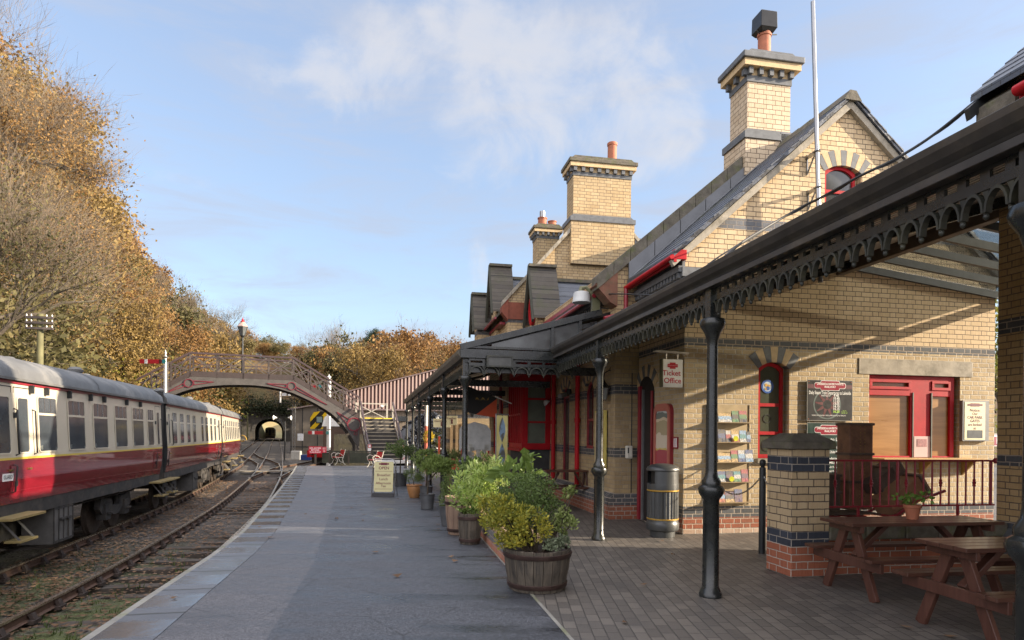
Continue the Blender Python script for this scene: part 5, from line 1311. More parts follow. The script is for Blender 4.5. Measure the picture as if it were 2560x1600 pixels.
mb=MB();mb.tube([(.04,0,.03),(.12,0,.08),(.16,.1,.12)],.01,6);mb.build('arm',BLACKM,F2)
cm=thing('security_camera','grey box camera on the wall beside the red down pipe','camera',W(-.72,5.0,2.65),TH)
mb=MB();mb.bar((-.12,-.1,-.06),(.08,.1,.0),.1,.1);mb.build('housing',plain('plastic_grey',(.2,.2,.19),.4),cm,bevel=.008);mb=MB();mb.lathe([(.06,-.05),(.07,.0),(.05,.07)],(.16,.06,.06),12);mb.build('bracket',BLACKM,cm)
# yellow poster frame by the second column
yp=thing('poster_board','yellow edged poster board on the wall behind the second column','poster',W(-.53,2.75,1.55),TH)
mb=MB();mb.bx(-.03,.03,-.3,.3,-.62,.62);mb.build('frame',plain('frame_yellow',(.55,.45,.12),.4,0,.1,4,0),yp);mb=MB();mb.bx(-.035,-.03,-.26,.26,-.58,.58);mb.build('poster',plain('poster_cream',(.5,.4,.25),.4,0,.25,6,0),yp)
# ------------------------------------------------------------------ luggage display behind the railing
TRK=plain('trunk_brown',(.16,.075,.042),.5,0,.25,9,.25,.003,dirt=(.05,.025,.018));TRD=plain('trunk_dark',(.075,.05,.038),.6,0,.3,8,.3,.004);BRS=plain('brass_dull',(.25,.17,.06),.4,.7,.2,9,.05)
tt=-2.25
def trunk(name,label,s,t,z,w,d,h,mat,rib,ry=0,nails=True):
    T=thing(name,label,'trunk',W(s,t,z),TH)
    f=Matrix.Rotation(ry,3,'Y')
    mb=MB();mb.bx(-w/2,w/2,-d/2,d/2,0,h);mb.xf(lambda p:f@p);mb.build('body',mat,T,bevel=.008)
    mb=MB()
    for z_ in rib: mb.bx(-w/2-.018,w/2+.018,-d/2-.018,d/2+.018,z_-.018,z_+.018)
    mb.xf(lambda p:f@p);mb.build('rib',TRD,T,bevel=.008)
    mb=MB()
    for x in (-w*.05,w*.14):
        k=0
        while k*.045<h-.06:
            mb.lathe([(.008,0),(.004,.004)],(0,0,0),6) if False else mb.bx(x-.006,x+.006,-d/2-.006,-d/2,.03+k*.045,.042+k*.045);k+=1
    mb.xf(lambda p:f@p)
    if nails: mb.build('stud',BRS,T)
    return T
a=fT(2107,1056,tt);b=fT(2178,1275,tt);hh=a[1]-b[1];wd2=b[0]-a[0]
trunk('trunk','tall brown ribbed trunk standing on end behind the railing',(a[0]+b[0])/2+.09,tt+.16,b[1],wd2*.8,.26,hh,TRK,(hh-.02,hh*.64,hh*.32))
c=fT(2060,1140,tt+.2);trunk('trunk','dark low chest beside the brick pier behind the railing',c[0]-.12,tt+.2,b[1],.46,.4,.5,TRD,(.48,.25),0,False)
c=fT(2215,1275,tt);trunk('suitcase','brown suitcase leaning back on the luggage barrow',c[0]-.05,tt,b[1]+.02,.30,.36,.66,plain('leather_tan',(.24,.12,.065),.5,0,.2,9,.2,.003),(.6,),R(56),False)
c=fT(2200,1200,tt);trunk('suitcase','dark leather case lying on top of the leaning brown suitcase',c[0]-.24,tt,b[1]+.30,.17,.34,.56,TRD,(.1,.4),R(56),False)
lb=fT(2050,1290,tt)
LB=thing('luggage_barrow','maroon two-handled luggage barrow carrying old trunks','luggage barrow',W(lb[0],tt,0),TH)
mb=MB();zb=b[1]-.02
for y in (-.24,.24):
    mb.tube([(-.4,y,zb-.03),(.2,y,zb-.06),(.75,y,zb-.09),(1.0,y,zb-.02),(1.3,y,zb+.16),(1.75,y,zb+.30)],.022,8)
for x in (-.3,.1,.5,.9): mb.bar((x,-.24,zb-.04),(x,.24,zb-.04),.05,.03)
mb.build('frame',MAROON,LB)
mb=MB();mb.bx(-.45,.75,-.23,.23,zb-.015,zb);mb.build('bed',TRD,LB)
for y in (-.28,.28):
    mb=MB();r=.24;cz=r
    mb.tube([(-.05+r*math.cos(2*PI*k/24),y,cz+r*math.sin(2*PI*k/24)) for k in range(24)],.016,6,closed=True)
    for k in range(8): mb.bar((-.05,y,cz),(-.05+r*math.cos(PI*k/4),y,cz+r*math.sin(PI*k/4)),.014,.014)
    mb.build('wheel',plain('wheel_maroon',(.14,.02,.025),.4) if 'wheel_maroon' not in bpy.data.materials else bpy.data.materials['wheel_maroon'],LB)
mb=MB();mb.bar((.6,-.2,zb-.05),(.6,-.2,0),.03,.03);mb.bar((.6,.2,zb-.05),(.6,.2,0),.03,.03);mb.build('stand',MAROON,LB)
# T sign glimpsed beyond the gable
q=P(2492,1100,22)
TS=thing('letter_sign','maroon sign showing a white letter T beyond the gable corner','sign',(q[0],q[1],0),TH)
mb=MB();mb.bx(-.32,.75,-.02,.02,q[2]-.21,q[2]+.21);mb.build('panel',plain('sign_maroon_flat',(.22,.02,.05),.5,0,.1,4,0),TS)
mb=MB();write(mb,'T',.42,lambda x,y,z:(-.0+x,-.022,q[2]+y-.0),0,bold=.008);mb.bx(-.32,.75,-.024,-.02,q[2]+.195,q[2]+.21);mb.bx(-.32,.75,-.024,-.02,q[2]-.21,q[2]-.195);mb.build('lettering',INKW,TS)
mb=MB();mb.tube([(-.25,.03,0),(-.25,.03,q[2])],.03,8);mb.tube([(.68,.03,0),(.68,.03,q[2])],.03,8);mb.build('post',STEEL,TS)
# ------------------------------------------------------------------ planters and plants along the platform
EUON=foliage('leaf_euonymus_gold',[(.08,.12,.02),(.22,.23,.035),(.45,.38,.05),(.6,.46,.08)],.5,.25)
BOX=foliage('leaf_box_green',[(.035,.06,.018),(.08,.125,.03),(.13,.18,.05),(.19,.23,.075)],.5,.2)
LAUR=foliage('leaf_laurel_bright',[(.07,.14,.025),(.18,.29,.05),(.34,.44,.10),(.55,.6,.25)],.35,.25,.5)
BAYL=foliage('leaf_bay_green',[(.055,.09,.022),(.12,.18,.04),(.2,.26,.07)],.45,.2)
VARI=foliage('leaf_variegated',[(.10,.14,.03),(.26,.29,.10),(.48,.47,.2)],.5,.2)
SAGE=foliage('leaf_sage',[(.09,.12,.07),(.17,.2,.12),(.26,.28,.17)],.6,.2)
BROAD=foliage('leaf_broad_lime',[(.08,.14,.02),(.15,.22,.05),(.2,.28,.08)],.45,.3)
STEM=plain('stem_brown',(.05,.035,.02),.8,0,.3,10,.3)
def shrub(name,label,loc,blobs,n,size,mat,stems,seed,asp=.42,base=0.,group=None,shell=.35,up=.3,top=None,clump=0):
    rr=random.Random(seed);T=thing(name,label,'shrub' if 'tree' not in name else 'tree',loc,0,group)
    mb=MB();vol=[b[3]*b[4]*b[5] for b in blobs];tot=sum(v**.67 for v in vol)
    for b,v in zip(blobs,vol):
        m=max(7,int(9+90*max(b[3:6])**2)) if not clump else clump
        for _ in range(m):
            a=rr.uniform(0,6.28);ct=rr.uniform(-.75,1);st=math.sqrt(1-ct*ct);q=rr.uniform(.5,1)
            c=(b[0]+b[3]*q*st*math.cos(a),b[1]+b[4]*q*st*math.sin(a),b[2]+b[5]*q*ct);k=rr.uniform(.26,.46)
            leafy(mb,c,(b[3]*k,b[4]*k,b[5]*k),int(n*v**.67/tot/m),size,rr,shell,asp,up)
    mb.build('foliage',mat,T,fix=False)
    if top:                                     # brighter tips, as the shrub has them
        mb=MB()
        for b in blobs: 
            for _ in range(int(top[0]/len(blobs))):
                a=rr.uniform(0,6.28);q=rr.random()**.5;h=math.sqrt(max(0,1-q*q));p=(b[0]+b[3]*q*math.cos(a),b[1]+b[4]*q*math.sin(a),b[2]+b[5]*h*rr.uniform(.75,1.02))
                leafy(mb,p,(.02,.02,.02),7,size*1.05,rr,.5,asp,.6)
        mb.build('foliage_tips',top[1],T,fix=False)
    mb=MB()
    for k in range(stems):
        b=rr.choice(blobs);a=rr.uniform(0,6.28);q=rr.uniform(0,.6)
        e=Vector((b[0]+b[3]*q*math.cos(a),b[1]+b[4]*q*math.sin(a),b[2]+b[5]*rr.uniform(-.5,.5)));s=Vector((e.x*.25+rr.uniform(-.03,.03),e.y*.25+rr.uniform(-.03,.03),base))
        m=s.lerp(e,.55)+Vector((rr.uniform(-.04,.04),rr.uniform(-.04,.04),.03));mb.tube([s,m,e],[.011,.008,.004],5)
    if stems: mb.build('stem',STEM,T)
    return T
def half_barrel(label,loc,r0,r1,h,seed=0,cat='planter',mat=None):
    T=thing('barrel_planter',label,cat,loc,0)
    mb=MB();n=22;rr=random.Random(seed)
    for i in range(n):
        a0=2*PI*(i+.03)/n;a1=2*PI*(i+.97)/n;o=rr.uniform(-.004,.004);pts=[]
        vs=[]
        for z in (0,h*.5,h):
            r=lerp(r0,r1,z/h)+(.012 if z==h*.5 else 0)+o
            for q in (r,r-.025):
                for a in (a0,a1): vs.append((q*math.cos(a),q*math.sin(a),z+(rr.uniform(-.008,.004) if z==h else 0)))
        mb.add(vs,[(0,1,5,4),(4,5,9,8),(2,6,7,3),(6,10,11,7),(8,9,11,10),(0,4,6,2),(4,8,10,6),(1,3,7,5),(5,7,11,9)])
    mb.build('stave',mat or OAKW,T,fix=False)
    for z in (h*.80,h*.08):
        mb=MB();rz_=lambda z:lerp(r0,r1,z/h)+.012;mb.lathe([(rz_(z)+.001,0),(rz_(z)+.005,.004),(rz_(z+.05)+.005,.046),(rz_(z+.05)+.001,.05)],(0,0,z),44);mb.build('hoop',RUST,T)
    mb=MB();mb.lathe([(0.01,h*.86),(r1-.03,h*.86)],(0,0,0),22);mb.build('soil',SOIL,T)
    return T
tx,ty=.285,6.93
half_barrel('wide weathered half-barrel planter nearest the camera, with rusty hoops',(tx,ty,.0),.30,.365,.44,1)
def S(u,v,Y): 
    p=P(u,v,Y);return p
def rel(u,v,Y,rx,ry,rz): p=S(u,v,Y);return (p[0]-tx,p[1]-ty,p[2],rx,ry,rz)
shrub('gold_shrub','golden yellow tipped shrub at the left front of the wide half-barrel',(tx,ty,0),[rel(1260,1290,6.8,.23,.2,.19),rel(1325,1310,6.75,.2,.18,.17),rel(1290,1350,6.78,.2,.15,.12),rel(1225,1262,6.85,.14,.14,.12)],3600,.04,EUON,16,2,.55,.38,None,.35,.5,None,22)
shrub('box_shrub','rounded dense green box shrub at the back of the wide half-barrel',(tx,ty,0),[rel(1310,1235,7.15,.33,.3,.26),rel(1340,1290,7.1,.29,.26,.25),rel(1275,1280,7.2,.28,.26,.25)],11000,.024,BOX,16,3,.6,.38,None,.3,.2,None,44)
shrub('variegated_shrub','thin upright cream-leaved shrub at the right side of the wide half-barrel',(tx,ty,0),[rel(1418,1238,6.85,.05,.05,.07),rel(1432,1228,6.8,.035,.035,.06),rel(1405,1290,6.85,.09,.07,.09),rel(1425,1310,6.8,.08,.06,.07),rel(1395,1330,6.85,.08,.06,.08)],560,.042,VARI,7,4,.7,.38,None,.4,.5)
shrub('sage_plant','low pale sage-green plant at the right rim of the wide half-barrel',(tx,ty,0),[rel(1385,1362,6.72,.1,.07,.07),rel(1408,1352,6.8,.07,.07,.07)],420,.034,SAGE,4,5,.75,.38)
p=onz(1172,1364)
half_barrel('narrow dark half-barrel standing at the end of the brick planter wall',(p[0],p[1]+.2,0),.145,.175,.46,2)
q=(p[0],p[1]+.2)
shrub('laurel_shrub','glossy bright green laurel lit by a patch of light behind the golden shrub',(q[0]+.05,q[1]+.25,0),[(P(1200,1215,q[1]+.2)[0]-q[0]-.05,0,P(1200,1215,q[1]+.2)[2],.34,.3,.34),(P(1165,1245,q[1])[0]-q[0]-.05,-.1,P(1165,1245,q[1])[2],.27,.25,.25),(P(1235,1195,q[1]+.4)[0]-q[0]-.05,.1,P(1235,1195,q[1]+.4)[2],.2,.2,.27)],1900,.09,LAUR,9,6,.34,.2,None,.4,.6,None,16)
shrub('herb_plant','small green herbs in the narrow dark half-barrel',(q[0],q[1],0),[(0,0,.48,.14,.14,.05)],160,.06,BAYL,0,7,.5,.5)
half_barrel('pale weathered half-barrel behind the narrow dark one',(q[0]-.22,q[1]+.95,0),.2,.26,.62,3,'planter',wood('wood_barrel_pale',(.16,.10,.07),(.28,.19,.13),.7,2,1.2))
# brick planter wall
BPW=thing('brick_planter','low banded brick planter wall running along the edge of the paving','planter',W(-3.40,-2.15),TH)
mb=MB();mb.bx(0,.42,0,3.0,0,.40);mb.build('brickwork',BRICK_PL,BPW);mb=MB();mb.bx(.1,.32,.1,2.9,.36,.408);mb.build('soil',SOIL,BPW)
def bucket(label,loc,r0,r1,h,mat=ZINC,name='metal_bucket'):
    T=thing(name,label,'planter',loc,0);mb=MB();mb.lathe([(r0,0),(lerp(r0,r1,.5),h*.5),(r1,h),(r1+.012,h+.004),(r1+.012,h-.012),(r1-.008,h-.0),(r1-.02,h-.05),(.01,h-.05)],(0,0,0),26);mb.build('body',mat,T)
    mb=MB();mb.lathe([(.01,h-.045),(r1-.02,h-.045)],(0,0,0),20);mb.build('soil',SOIL,T);return T
b=onz(1120,1314);bucket('zinc bucket planter holding a small cone-shaped bush',(b[0],b[1],0),.115,.175,.36)
shrub('cone_shrub','small dark cone-shaped bush in the zinc bucket',(b[0],b[1],0),[(-.02,0,.50,.16,.16,.16),(-.02,0,.68,.12,.12,.16),(-.03,0,.83,.07,.07,.12)],1500,.035,BOX,4,9,.33)
b=onz(1068,1272);bucket('pale zinc bucket planter at the foot of the standard bay tree',(b[0],b[1],0),.13,.165,.33)
c=P(1098,1172,b[1])
T=shrub('bay_tree','round-headed bay tree on a bare stem in the pale zinc bucket',(b[0],b[1],0),[(c[0]-b[0],0,c[2],.36,.34,.25),(c[0]-b[0]-.12,.05,c[2]+.12,.22,.2,.15),(c[0]-b[0]+.14,0,c[2]+.1,.2,.2,.16)],2100,.085,BAYL,0,10,.33,.4,None,.35,.5)
mb=MB();mb.tube([(0,0,.3),(.02,0,.6),(c[0]-b[0],0,c[2])],[.02,.018,.014],6);mb.build('trunk',STEM,T)
c=P(1066,1152,b[1]+2.0);d0=onz(1066,1250)
bucket('grey bucket planter behind the standard bay tree',(c[0],c[1],0),.13,.165,.33)
T=shrub('bay_tree','smaller darker bay tree behind the round-headed one',(c[0],c[1],0),[(0,0,c[2],.32,.3,.23)],1100,.085,BAYL,0,11,.3,.4)
mb=MB();mb.tube([(0,0,.3),(.02,0,c[2])],[.02,.014],6);mb.build('trunk',STEM,T)
b=onz(1036,1244)
T=thing('terracotta_pot','orange terracotta pot on the platform with a clipped ball bush','planter',(b[0],b[1],0));mb=MB();mb.lathe([(.12,0),(.135,.03),(.185,.2),(.195,.27),(.19,.30),(.205,.305),(.215,.33),(.20,.345),(.185,.33),(.01,.32)],(0,0,0),26);mb.build('pot',plain('terracotta_orange',(.36,.17,.06),.55,0,.2,4,.1,.003,dirt=(.16,.09,.05)),T)
shrub('ball_shrub','clipped ball bush in the orange terracotta pot',(b[0],b[1],0),[(-.03,0,.56,.25,.25,.24)],1900,.035,BOX,3,12,.3)
b=(onz(1000,1215)[0],onz(1000,1215)[1]);bucket('dark round pot under the small tree beside the folding sign',(b[0],b[1],0),.19,.24,.40,plain('pot_dark',(.05,.052,.055),.5,0,.3,4,.1))
c=P(1000,1122,b[1]);T=shrub('standard_tree','dark bushy little tree in front of the footbridge stairs',(b[0],b[1],0),[(0,0,c[2],.42,.4,.27),(.15,0,c[2]-.12,.3,.3,.2)],1400,.07,BOX,0,13,.38,.42)
mb=MB();mb.tube([(0,0,.36),(.02,0,c[2])],[.022,.014],6);mb.build('trunk',STEM,T)
for k,(u,v,Y,rx,rz,sz,mt,lab) in enumerate(((1200,1180,11.8,.55,.28,.09,BAYL,'broad grey-green bush behind the laurel, in front of the maroon fence'),(1215,1172,13.0,.34,.26,.06,BOX,'dense green bush beside the tall yellow banner'),(1130,1150,22,.5,.3,.1,BOX,'dark green bush by the maroon fence beneath the toilet signs'))):
    c=P(u,v,Y);shrub('bush',lab,(c[0],Y,0),[(0,0,c[2],rx,rx*.8,rz),(.2*rx,0,c[2]-.3,rx*.8,rx*.7,rz)],1500,sz,mt,8,20+k,.4,.05)
c=P(1318,1170,9.6)
shrub('broadleaf_plant','large-leaved lime green plant under the red bay window',(c[0],9.6,0),[(-.1,0,c[2]-.05,.3,.25,.14),(.05,0,c[2]+.1,.16,.15,.12),(-.25,0,c[2]-.12,.2,.2,.1)],90,.19,BROAD,7,31,.62,.3,None,.4,.1)
bx_=P(1330,1215,9.6);T=thing('wooden_planter','low weathered planter box beneath the large-leaved plant','planter',(bx_[0]-.1,9.6,0),TH);mb=MB()
for z in (.02,.2,.38): mb.bx(-.45,.45,-.2,.2,z,z+.16)
mb.build('box',OAKW,T,bevel=.006);mb=MB();mb.bx(-.42,.42,-.17,.17,.5,.545);mb.build('soil',SOIL,T)
# tall yellow banner
b=P(1254,1180,12.2)
T=thing('banner_sign','tall narrow yellow banner with blue and white pictures beneath the bay window','banner',(b[0],12.2,0),R(38))
def banner_mat():
    t=NT('banner_print');v=t.tc();x,y,z=t.sep(v);n=t.noise(5,4,.6,v,dist=.7)
    inn=t.math('LESS_THAN',t.math('ABSOLUTE',x),t.math('MULTIPLY',t.math('ABSOLUTE',t.math('SINE',t.math('MULTIPLY',z,6.3))),.075))
    c=t.mix(t.ramp(n,[(.35,0),(.7,1)]),(.42,.36,.12),(.55,.5,.25));c=t.mix(t.math('MULTIPLY',inn,.85),c,t.mix(t.ramp(n,[(.45,0),(.52,1)]),(.02,.03,.07),(.1,.2,.35)))
    t.set(Base_Color=c,Roughness=.5);return t.m
mb=MB();mb.bx(-.13,.13,-.008,.008,.35,2.02);mb.build('print',banner_mat(),T);mb=MB();mb.tube([(-.14,0,0),(-.14,0,2.05)],.012,8);mb.bx(-.15,.15,-.012,.012,2.02,2.05);mb.bx(-.2,.2,-.15,.15,0,.02);mb.build('stand',STEEL,T)
# pennant
b=P(1172,995,16.5);T=thing('pennant','black and orange pennant on a slanting white rod beneath the far canopy','flag',(b[0],16.5,b[2]),TH)
mb=MB();mb.add([(-.05,0,.32),(.75,.1,.02),(.75,.1,-.5),(.2,.03,-.42),(-.05,0,-.36)],[(0,1,2,3,4)]);mb.build('cloth',INKBLACK,T,fix=False)
mb=MB();mb.add([(.75,.095,.0),(.75,.095,-.5),(.2,.025,-.42)],[(0,1,2)]);mb.build('orange_corner',INKORANGE,T,fix=False)
mb=MB()
for i in range(14): mb.prism([(.18+i*.025,-.02+.03*math.sin(i)),(.2+i*.025,-.01+.05*math.sin(i+1)),(.19+i*.025,-.05)],lambda x,z,d:(x,.01+d,z),0,.002)
mb.build('gold_crest',GOLD,T);mb=MB();mb.tube([(.7,.1,.06),(1.15,.12,-.12)],.015,6);mb.build('rod',WHITE,T)
# rounded white sign below
b=P(1180,1075,17);T=thing('information_board','white round-topped board on the wall below the pennant','sign',(b[0],17.2,0),TH)
mb=MB();mb.prism([(-.35,b[2]-.55),(.5,b[2]-.55),(.5,b[2]+.0),(.38,b[2]+.14),(.05,b[2]+.22),(-.3,b[2]+.1),(-.35,b[2])],lambda x,z,d:(x,d,z),0,.03);mb.build('panel',plain('board_pale_grey',(.45,.45,.43),.5),T);mb=MB();mb.bx(-.3,-.26,0,.03,0,b[2]-.5);mb.bx(.42,.46,0,.03,0,b[2]-.5);mb.build('leg',RED,T)
mb=MB()
rr=random.Random(4)
for i in range(12): x=rr.uniform(-.2,.4);z=b[2]-rr.uniform(.5,1.1);mb.bx(x,x+rr.uniform(.08,.16),-.01,0,z,z+rr.uniform(.08,.2))
mb.build('posters',plain('posters_mixed',(.35,.34,.3),.5,0,.5,6,0),T)
# maroon fence under the far canopy
b0=P(1110,1150,16.2);b1=P(1250,1155,13.2)
T=thing('railing','maroon picket railing under the far canopy behind the bushes','railing',(b0[0],b0[1],0),math.atan2(b1[1]-b0[1],b1[0]-b0[0]));L=math.hypot(b1[0]-b0[0],b1[1]-b0[1])
mb=MB();mb.bx(0,L,-.02,.02,1.0,1.05);mb.bx(0,L,-.02,.02,.12,.16);mb.build('rail',MAROON,T)
for i in range(int(L/.13)): mb=MB();mb.bx(i*.13,i*.13+.025,-.01,.01,.12,1.02);mb.build('baluster',MAROON,T)
# furniture in the shade: box of leaflets, orange crate
b=P(1232,1150,12.9);mb=MB();mb.bx(-.22,.22,-.1,.1,-.1,.12);single('cardboard_box',mb,plain('card_brown',(.35,.22,.12),.8,0,.1,5,.05),'small cardboard box on the maroon railing beside the yellow banner','box',(b[0],b[1],b[2]),TH,bevel=.004)
b=P(1150,1165,14.2);mb=MB();mb.bx(-.18,.18,-.12,.12,0,b[2]-.08);T=thing('waste_sack','dark grey bin with an orange top behind the bushes','bin',(b[0],b[1],0),TH);mb.build('body',plain('bin_grey',(.07,.07,.07),.5),T);mb=MB();mb.bx(-.2,.2,-.14,.14,b[2]-.08,b[2]+.04);mb.build('top',INKORANGE,T,bevel=.01)
# A-board
b0=onz(929,1242);b1=onz(987,1242)
AB=thing('folding_sign','cream folding board in a tubular frame reading OPEN Breakfast Lunch Afternoon Tea','sign',((b0[0]+b1[0])/2,b0[1],0),R(0));w=(b1[0]-b0[0]);h=.98
tilt=.13
ft=lambda x,z,d:(x,z*tilt-d,z)
mb=MB();mb.tube([ft(-w/2,0,0),ft(-w/2,h-.1,0),ft(-w/2+.04,h-.02,0),ft(-w/2+.12,h,0),ft(w/2-.12,h,0),ft(w/2-.04,h-.02,0),ft(w/2,h-.1,0),ft(w/2,0,0)],.013,8);mb.tube([(-w/2,.4,0),(-w/2,h*tilt+.01,h-.1)],.012,8);mb.tube([(w/2,.4,0),(w/2,h*tilt+.01,h-.1)],.012,8);mb.build('frame',STEEL,AB)
o_=[(-w*.42,.17),(-w*.36,.13),(w*.36,.13),(w*.42,.17),(w*.42,.87),(w*.38,.91),(-w*.38,.91),(-w*.42,.87)]
mb=MB();mb.prism(o_,lambda a,z,d:ft(a,z,d),-.01,.01);mb.build('panel',plain('panel_buff',(.55,.5,.26),.5,0,.05,5,0),AB)
mb=MB();badge(mb,lambda x,y,d:ft(x,.855+y,.011+d),w*.44,.06,0,0)
for s,z,sz,bo in (('OPEN',.745,.105,.0022),('Breakfast',.565,.095,.0008),('Lunch',.46,.095,.0008),('Afternoon',.355,.095,.0008),('Tea',.28,.085,.0008)): write(mb,s,sz,lambda x,y,z_,z=z:ft(x,z+y,.012),0,bold=bo)
for z in (.665,.205): mb.prism([(-w*.37,z-.004),(w*.37,z-.004),(w*.37,z+.004),(-w*.37,z+.004)],lambda a,q,d:ft(a,q,d),.0105,.012)
mb.build('lettering',INKR,AB)
mb=MB();mb.bx(-w/2+.01,w/2-.01,-.02,.03,0,.10);mb.prism([(-w*.46,.0),(w*.46,.0),(w*.46,.1),(-w*.46,.1)],lambda a,q,d:ft(a,q,d),-.02,.03);mb.build('foot',plain('rubber_dark',(.03,.03,.032),.6),AB,bevel=.01)
# ------------------------------------------------------------------ train
CRIM=NT('coach_crimson');v=CRIM.tc();CRIM.set(Base_Color=CRIM.mix(CRIM.noise(3,4,.6,v),(.17,.007,.016),(.23,.010,.021)),Roughness=.22,Coat_Weight=1,Coat_Roughness=.04,Coat_IOR=1.7,Normal=CRIM.bump(CRIM.noise(1.5,3,.55,CRIM.mapv(v,(1.4,1,1.6))),.32,.06));CRIM=CRIM.m
CRM=NT('coach_cream');v=CRM.tc();CRM.set(Base_Color=CRM.mix(CRM.noise(2,5,.6,v),(.50,.45,.35),(.60,.55,.44)),Roughness=.3,Coat_Weight=.35,Coat_Roughness=.1,Normal=CRM.bump(CRM.noise(1.7,3,.5,v),.1,.04));CRM=CRM.m
LINE=plain('coach_lining_yellow',(.55,.42,.06),.4,0,.05,3,0);ROOFG=plain('coach_roof_grey',(.115,.115,.112),.55,0,.22,2,.2,.006,dirt=(.24,.23,.21))
UNDER=plain('coach_underframe',(.035,.032,.03),.8,0,.4,5,.3,.008,dirt=(.085,.07,.055));STEPW=plain('step_yellow_wood',(.24,.18,.07),.7,0,.2,8,.2);BATT=plain('battery_box_grey',(.10,.095,.09),.75,0,.25,5,.3,.005)
CGLASS=glassdark('coach_glass',(.045,.055,.065),.05)
BASEZ=RZ
def side_at(y):                      # right-hand body side line of the train road
    x0=t2x(y-.5);x1=t2x(y+.5);d=Vector((x1-x0,1)).normalized();return Vector((t2x(y),y))+Vector((d.y,-d.x))*1.41
def y_for(u):
    lo,hi=8,60
    for _ in range(50):
        m=(lo+hi)/2;p=side_at(m)
        if CX+F*p.x/p.y<u: lo=m
        else: hi=m
    return lo
def coach(label,ya,yb,near_open=True,vents=6):
    """a coach from ya to yb along the train road; local x runs along it away from the camera, -y is the platform side"""
    A=Vector((t2x(ya),ya));B=Vector((t2x(yb),yb));d=(B-A);L=d.length;rz=math.atan2(d.y,d.x)
    T=thing('railway_coach',label,'railway coach',(A.x,A.y,BASEZ+gz(ya)),rz,'coaches of the waiting train')
    W_=1.41;zb,zw,zc,zt=1.22,1.93,3.17,3.72
    prof=[(-W_+.06,zb),(-W_-.0,zb+.3),(-W_-.01,zw),(-W_+.02,zw+.45),(-W_+.05,zc)]
    def sidestrip(z0,z1,mat,name,off=0.):
        mb=MB();zz=[z0,z1]
        for sg in (1,-1):
            f=lambda z:interp(z,[p[1] for p in prof],[p[0] for p in prof])-off
            k=5;vs=[]
            for i in range(k+1): z=lerp(z0,z1,i/k);vs+= [(0,f(z)*sg,z),(L,f(z)*sg,z)]
            mb.add(vs,[(2*i,2*i+1,2*i+3,2*i+2) for i in range(k)],0,True)
        return mb
    mb=sidestrip(zb,zw,0,'');m2=sidestrip(zw+.035,zc,1,'');m3=sidestrip(zw,zw+.035,2,'');m4=sidestrip(zc-.02,zc+.05,3,'',.02)
    b=MB();
    for k,m in enumerate((mb,m2,m3,m4)): b.add(m.v,m.f,k,True)
    pe=[(p[0],p[1]) for p in prof]+[(-W_+.2,zt-.2),(-.7,zt-.03),(.7,zt-.03),(W_-.2,zt-.2)]+[(-p[0],p[1]) for p in prof[::-1]]
    for x in (0,L): b.add([(x,p[0],p[1]) for p in pe],[list(range(len(pe)))],4)
    body=b.build('body',[CRIM,CRM,LINE,MAROON,BLACKM],T,fix=False)
    mb=MB();N=14;pts=[(-(W_+.015)*math.cos(PI*i/N)**1 if True else 0,zc+.04+(zt-zc)*math.sin(PI*i/N)**.8) for i in range(N+1)]
    vs=[]
    for x in (-.05,L+.05): vs+=[(x,p[0],p[1]) for p in pts]
    mb.add(vs,[(i,i+1,N+2+i,N+1+i) for i in range(N)],0,True);mb.add(vs,[list(range(N+1)),list(range(N+1,2*N+2))],0)
    for sg in (-1,1): mb.bx(-.05,L+.05,sg*(W_+.02)-.015,sg*(W_+.02)+.015,zc+.03,zc+.07)
    roof=mb.build('roof',ROOFG,T,fix=False)
    for i in range(vents):
        x=L*(i+.6)/vents;mb=MB();mb.lathe([(.12,0),(.12,.06),(.16,.08),(.17,.14),(.10,.2),(.02,.21)],(x,.25*(-1)**i,zt-.01),12);mb.build('roof_vent',ROOFG,roof)
    for xx in (L*.33,L*.66):
        mb=MB();mb.add([(xx+e,p[0]*1.004,p[1]+.006) for e in (0,.05) for p in pts],[(i,i+1,N+2+i,N+1+i) for i in range(N)],0,True);mb.build('roof_seam',ROOFG,roof)
    return T,L,body
def ysd(z): return -interp(z,[1.22,1.52,1.93,2.38,3.17],[1.35,1.41,1.42,1.39,1.36])
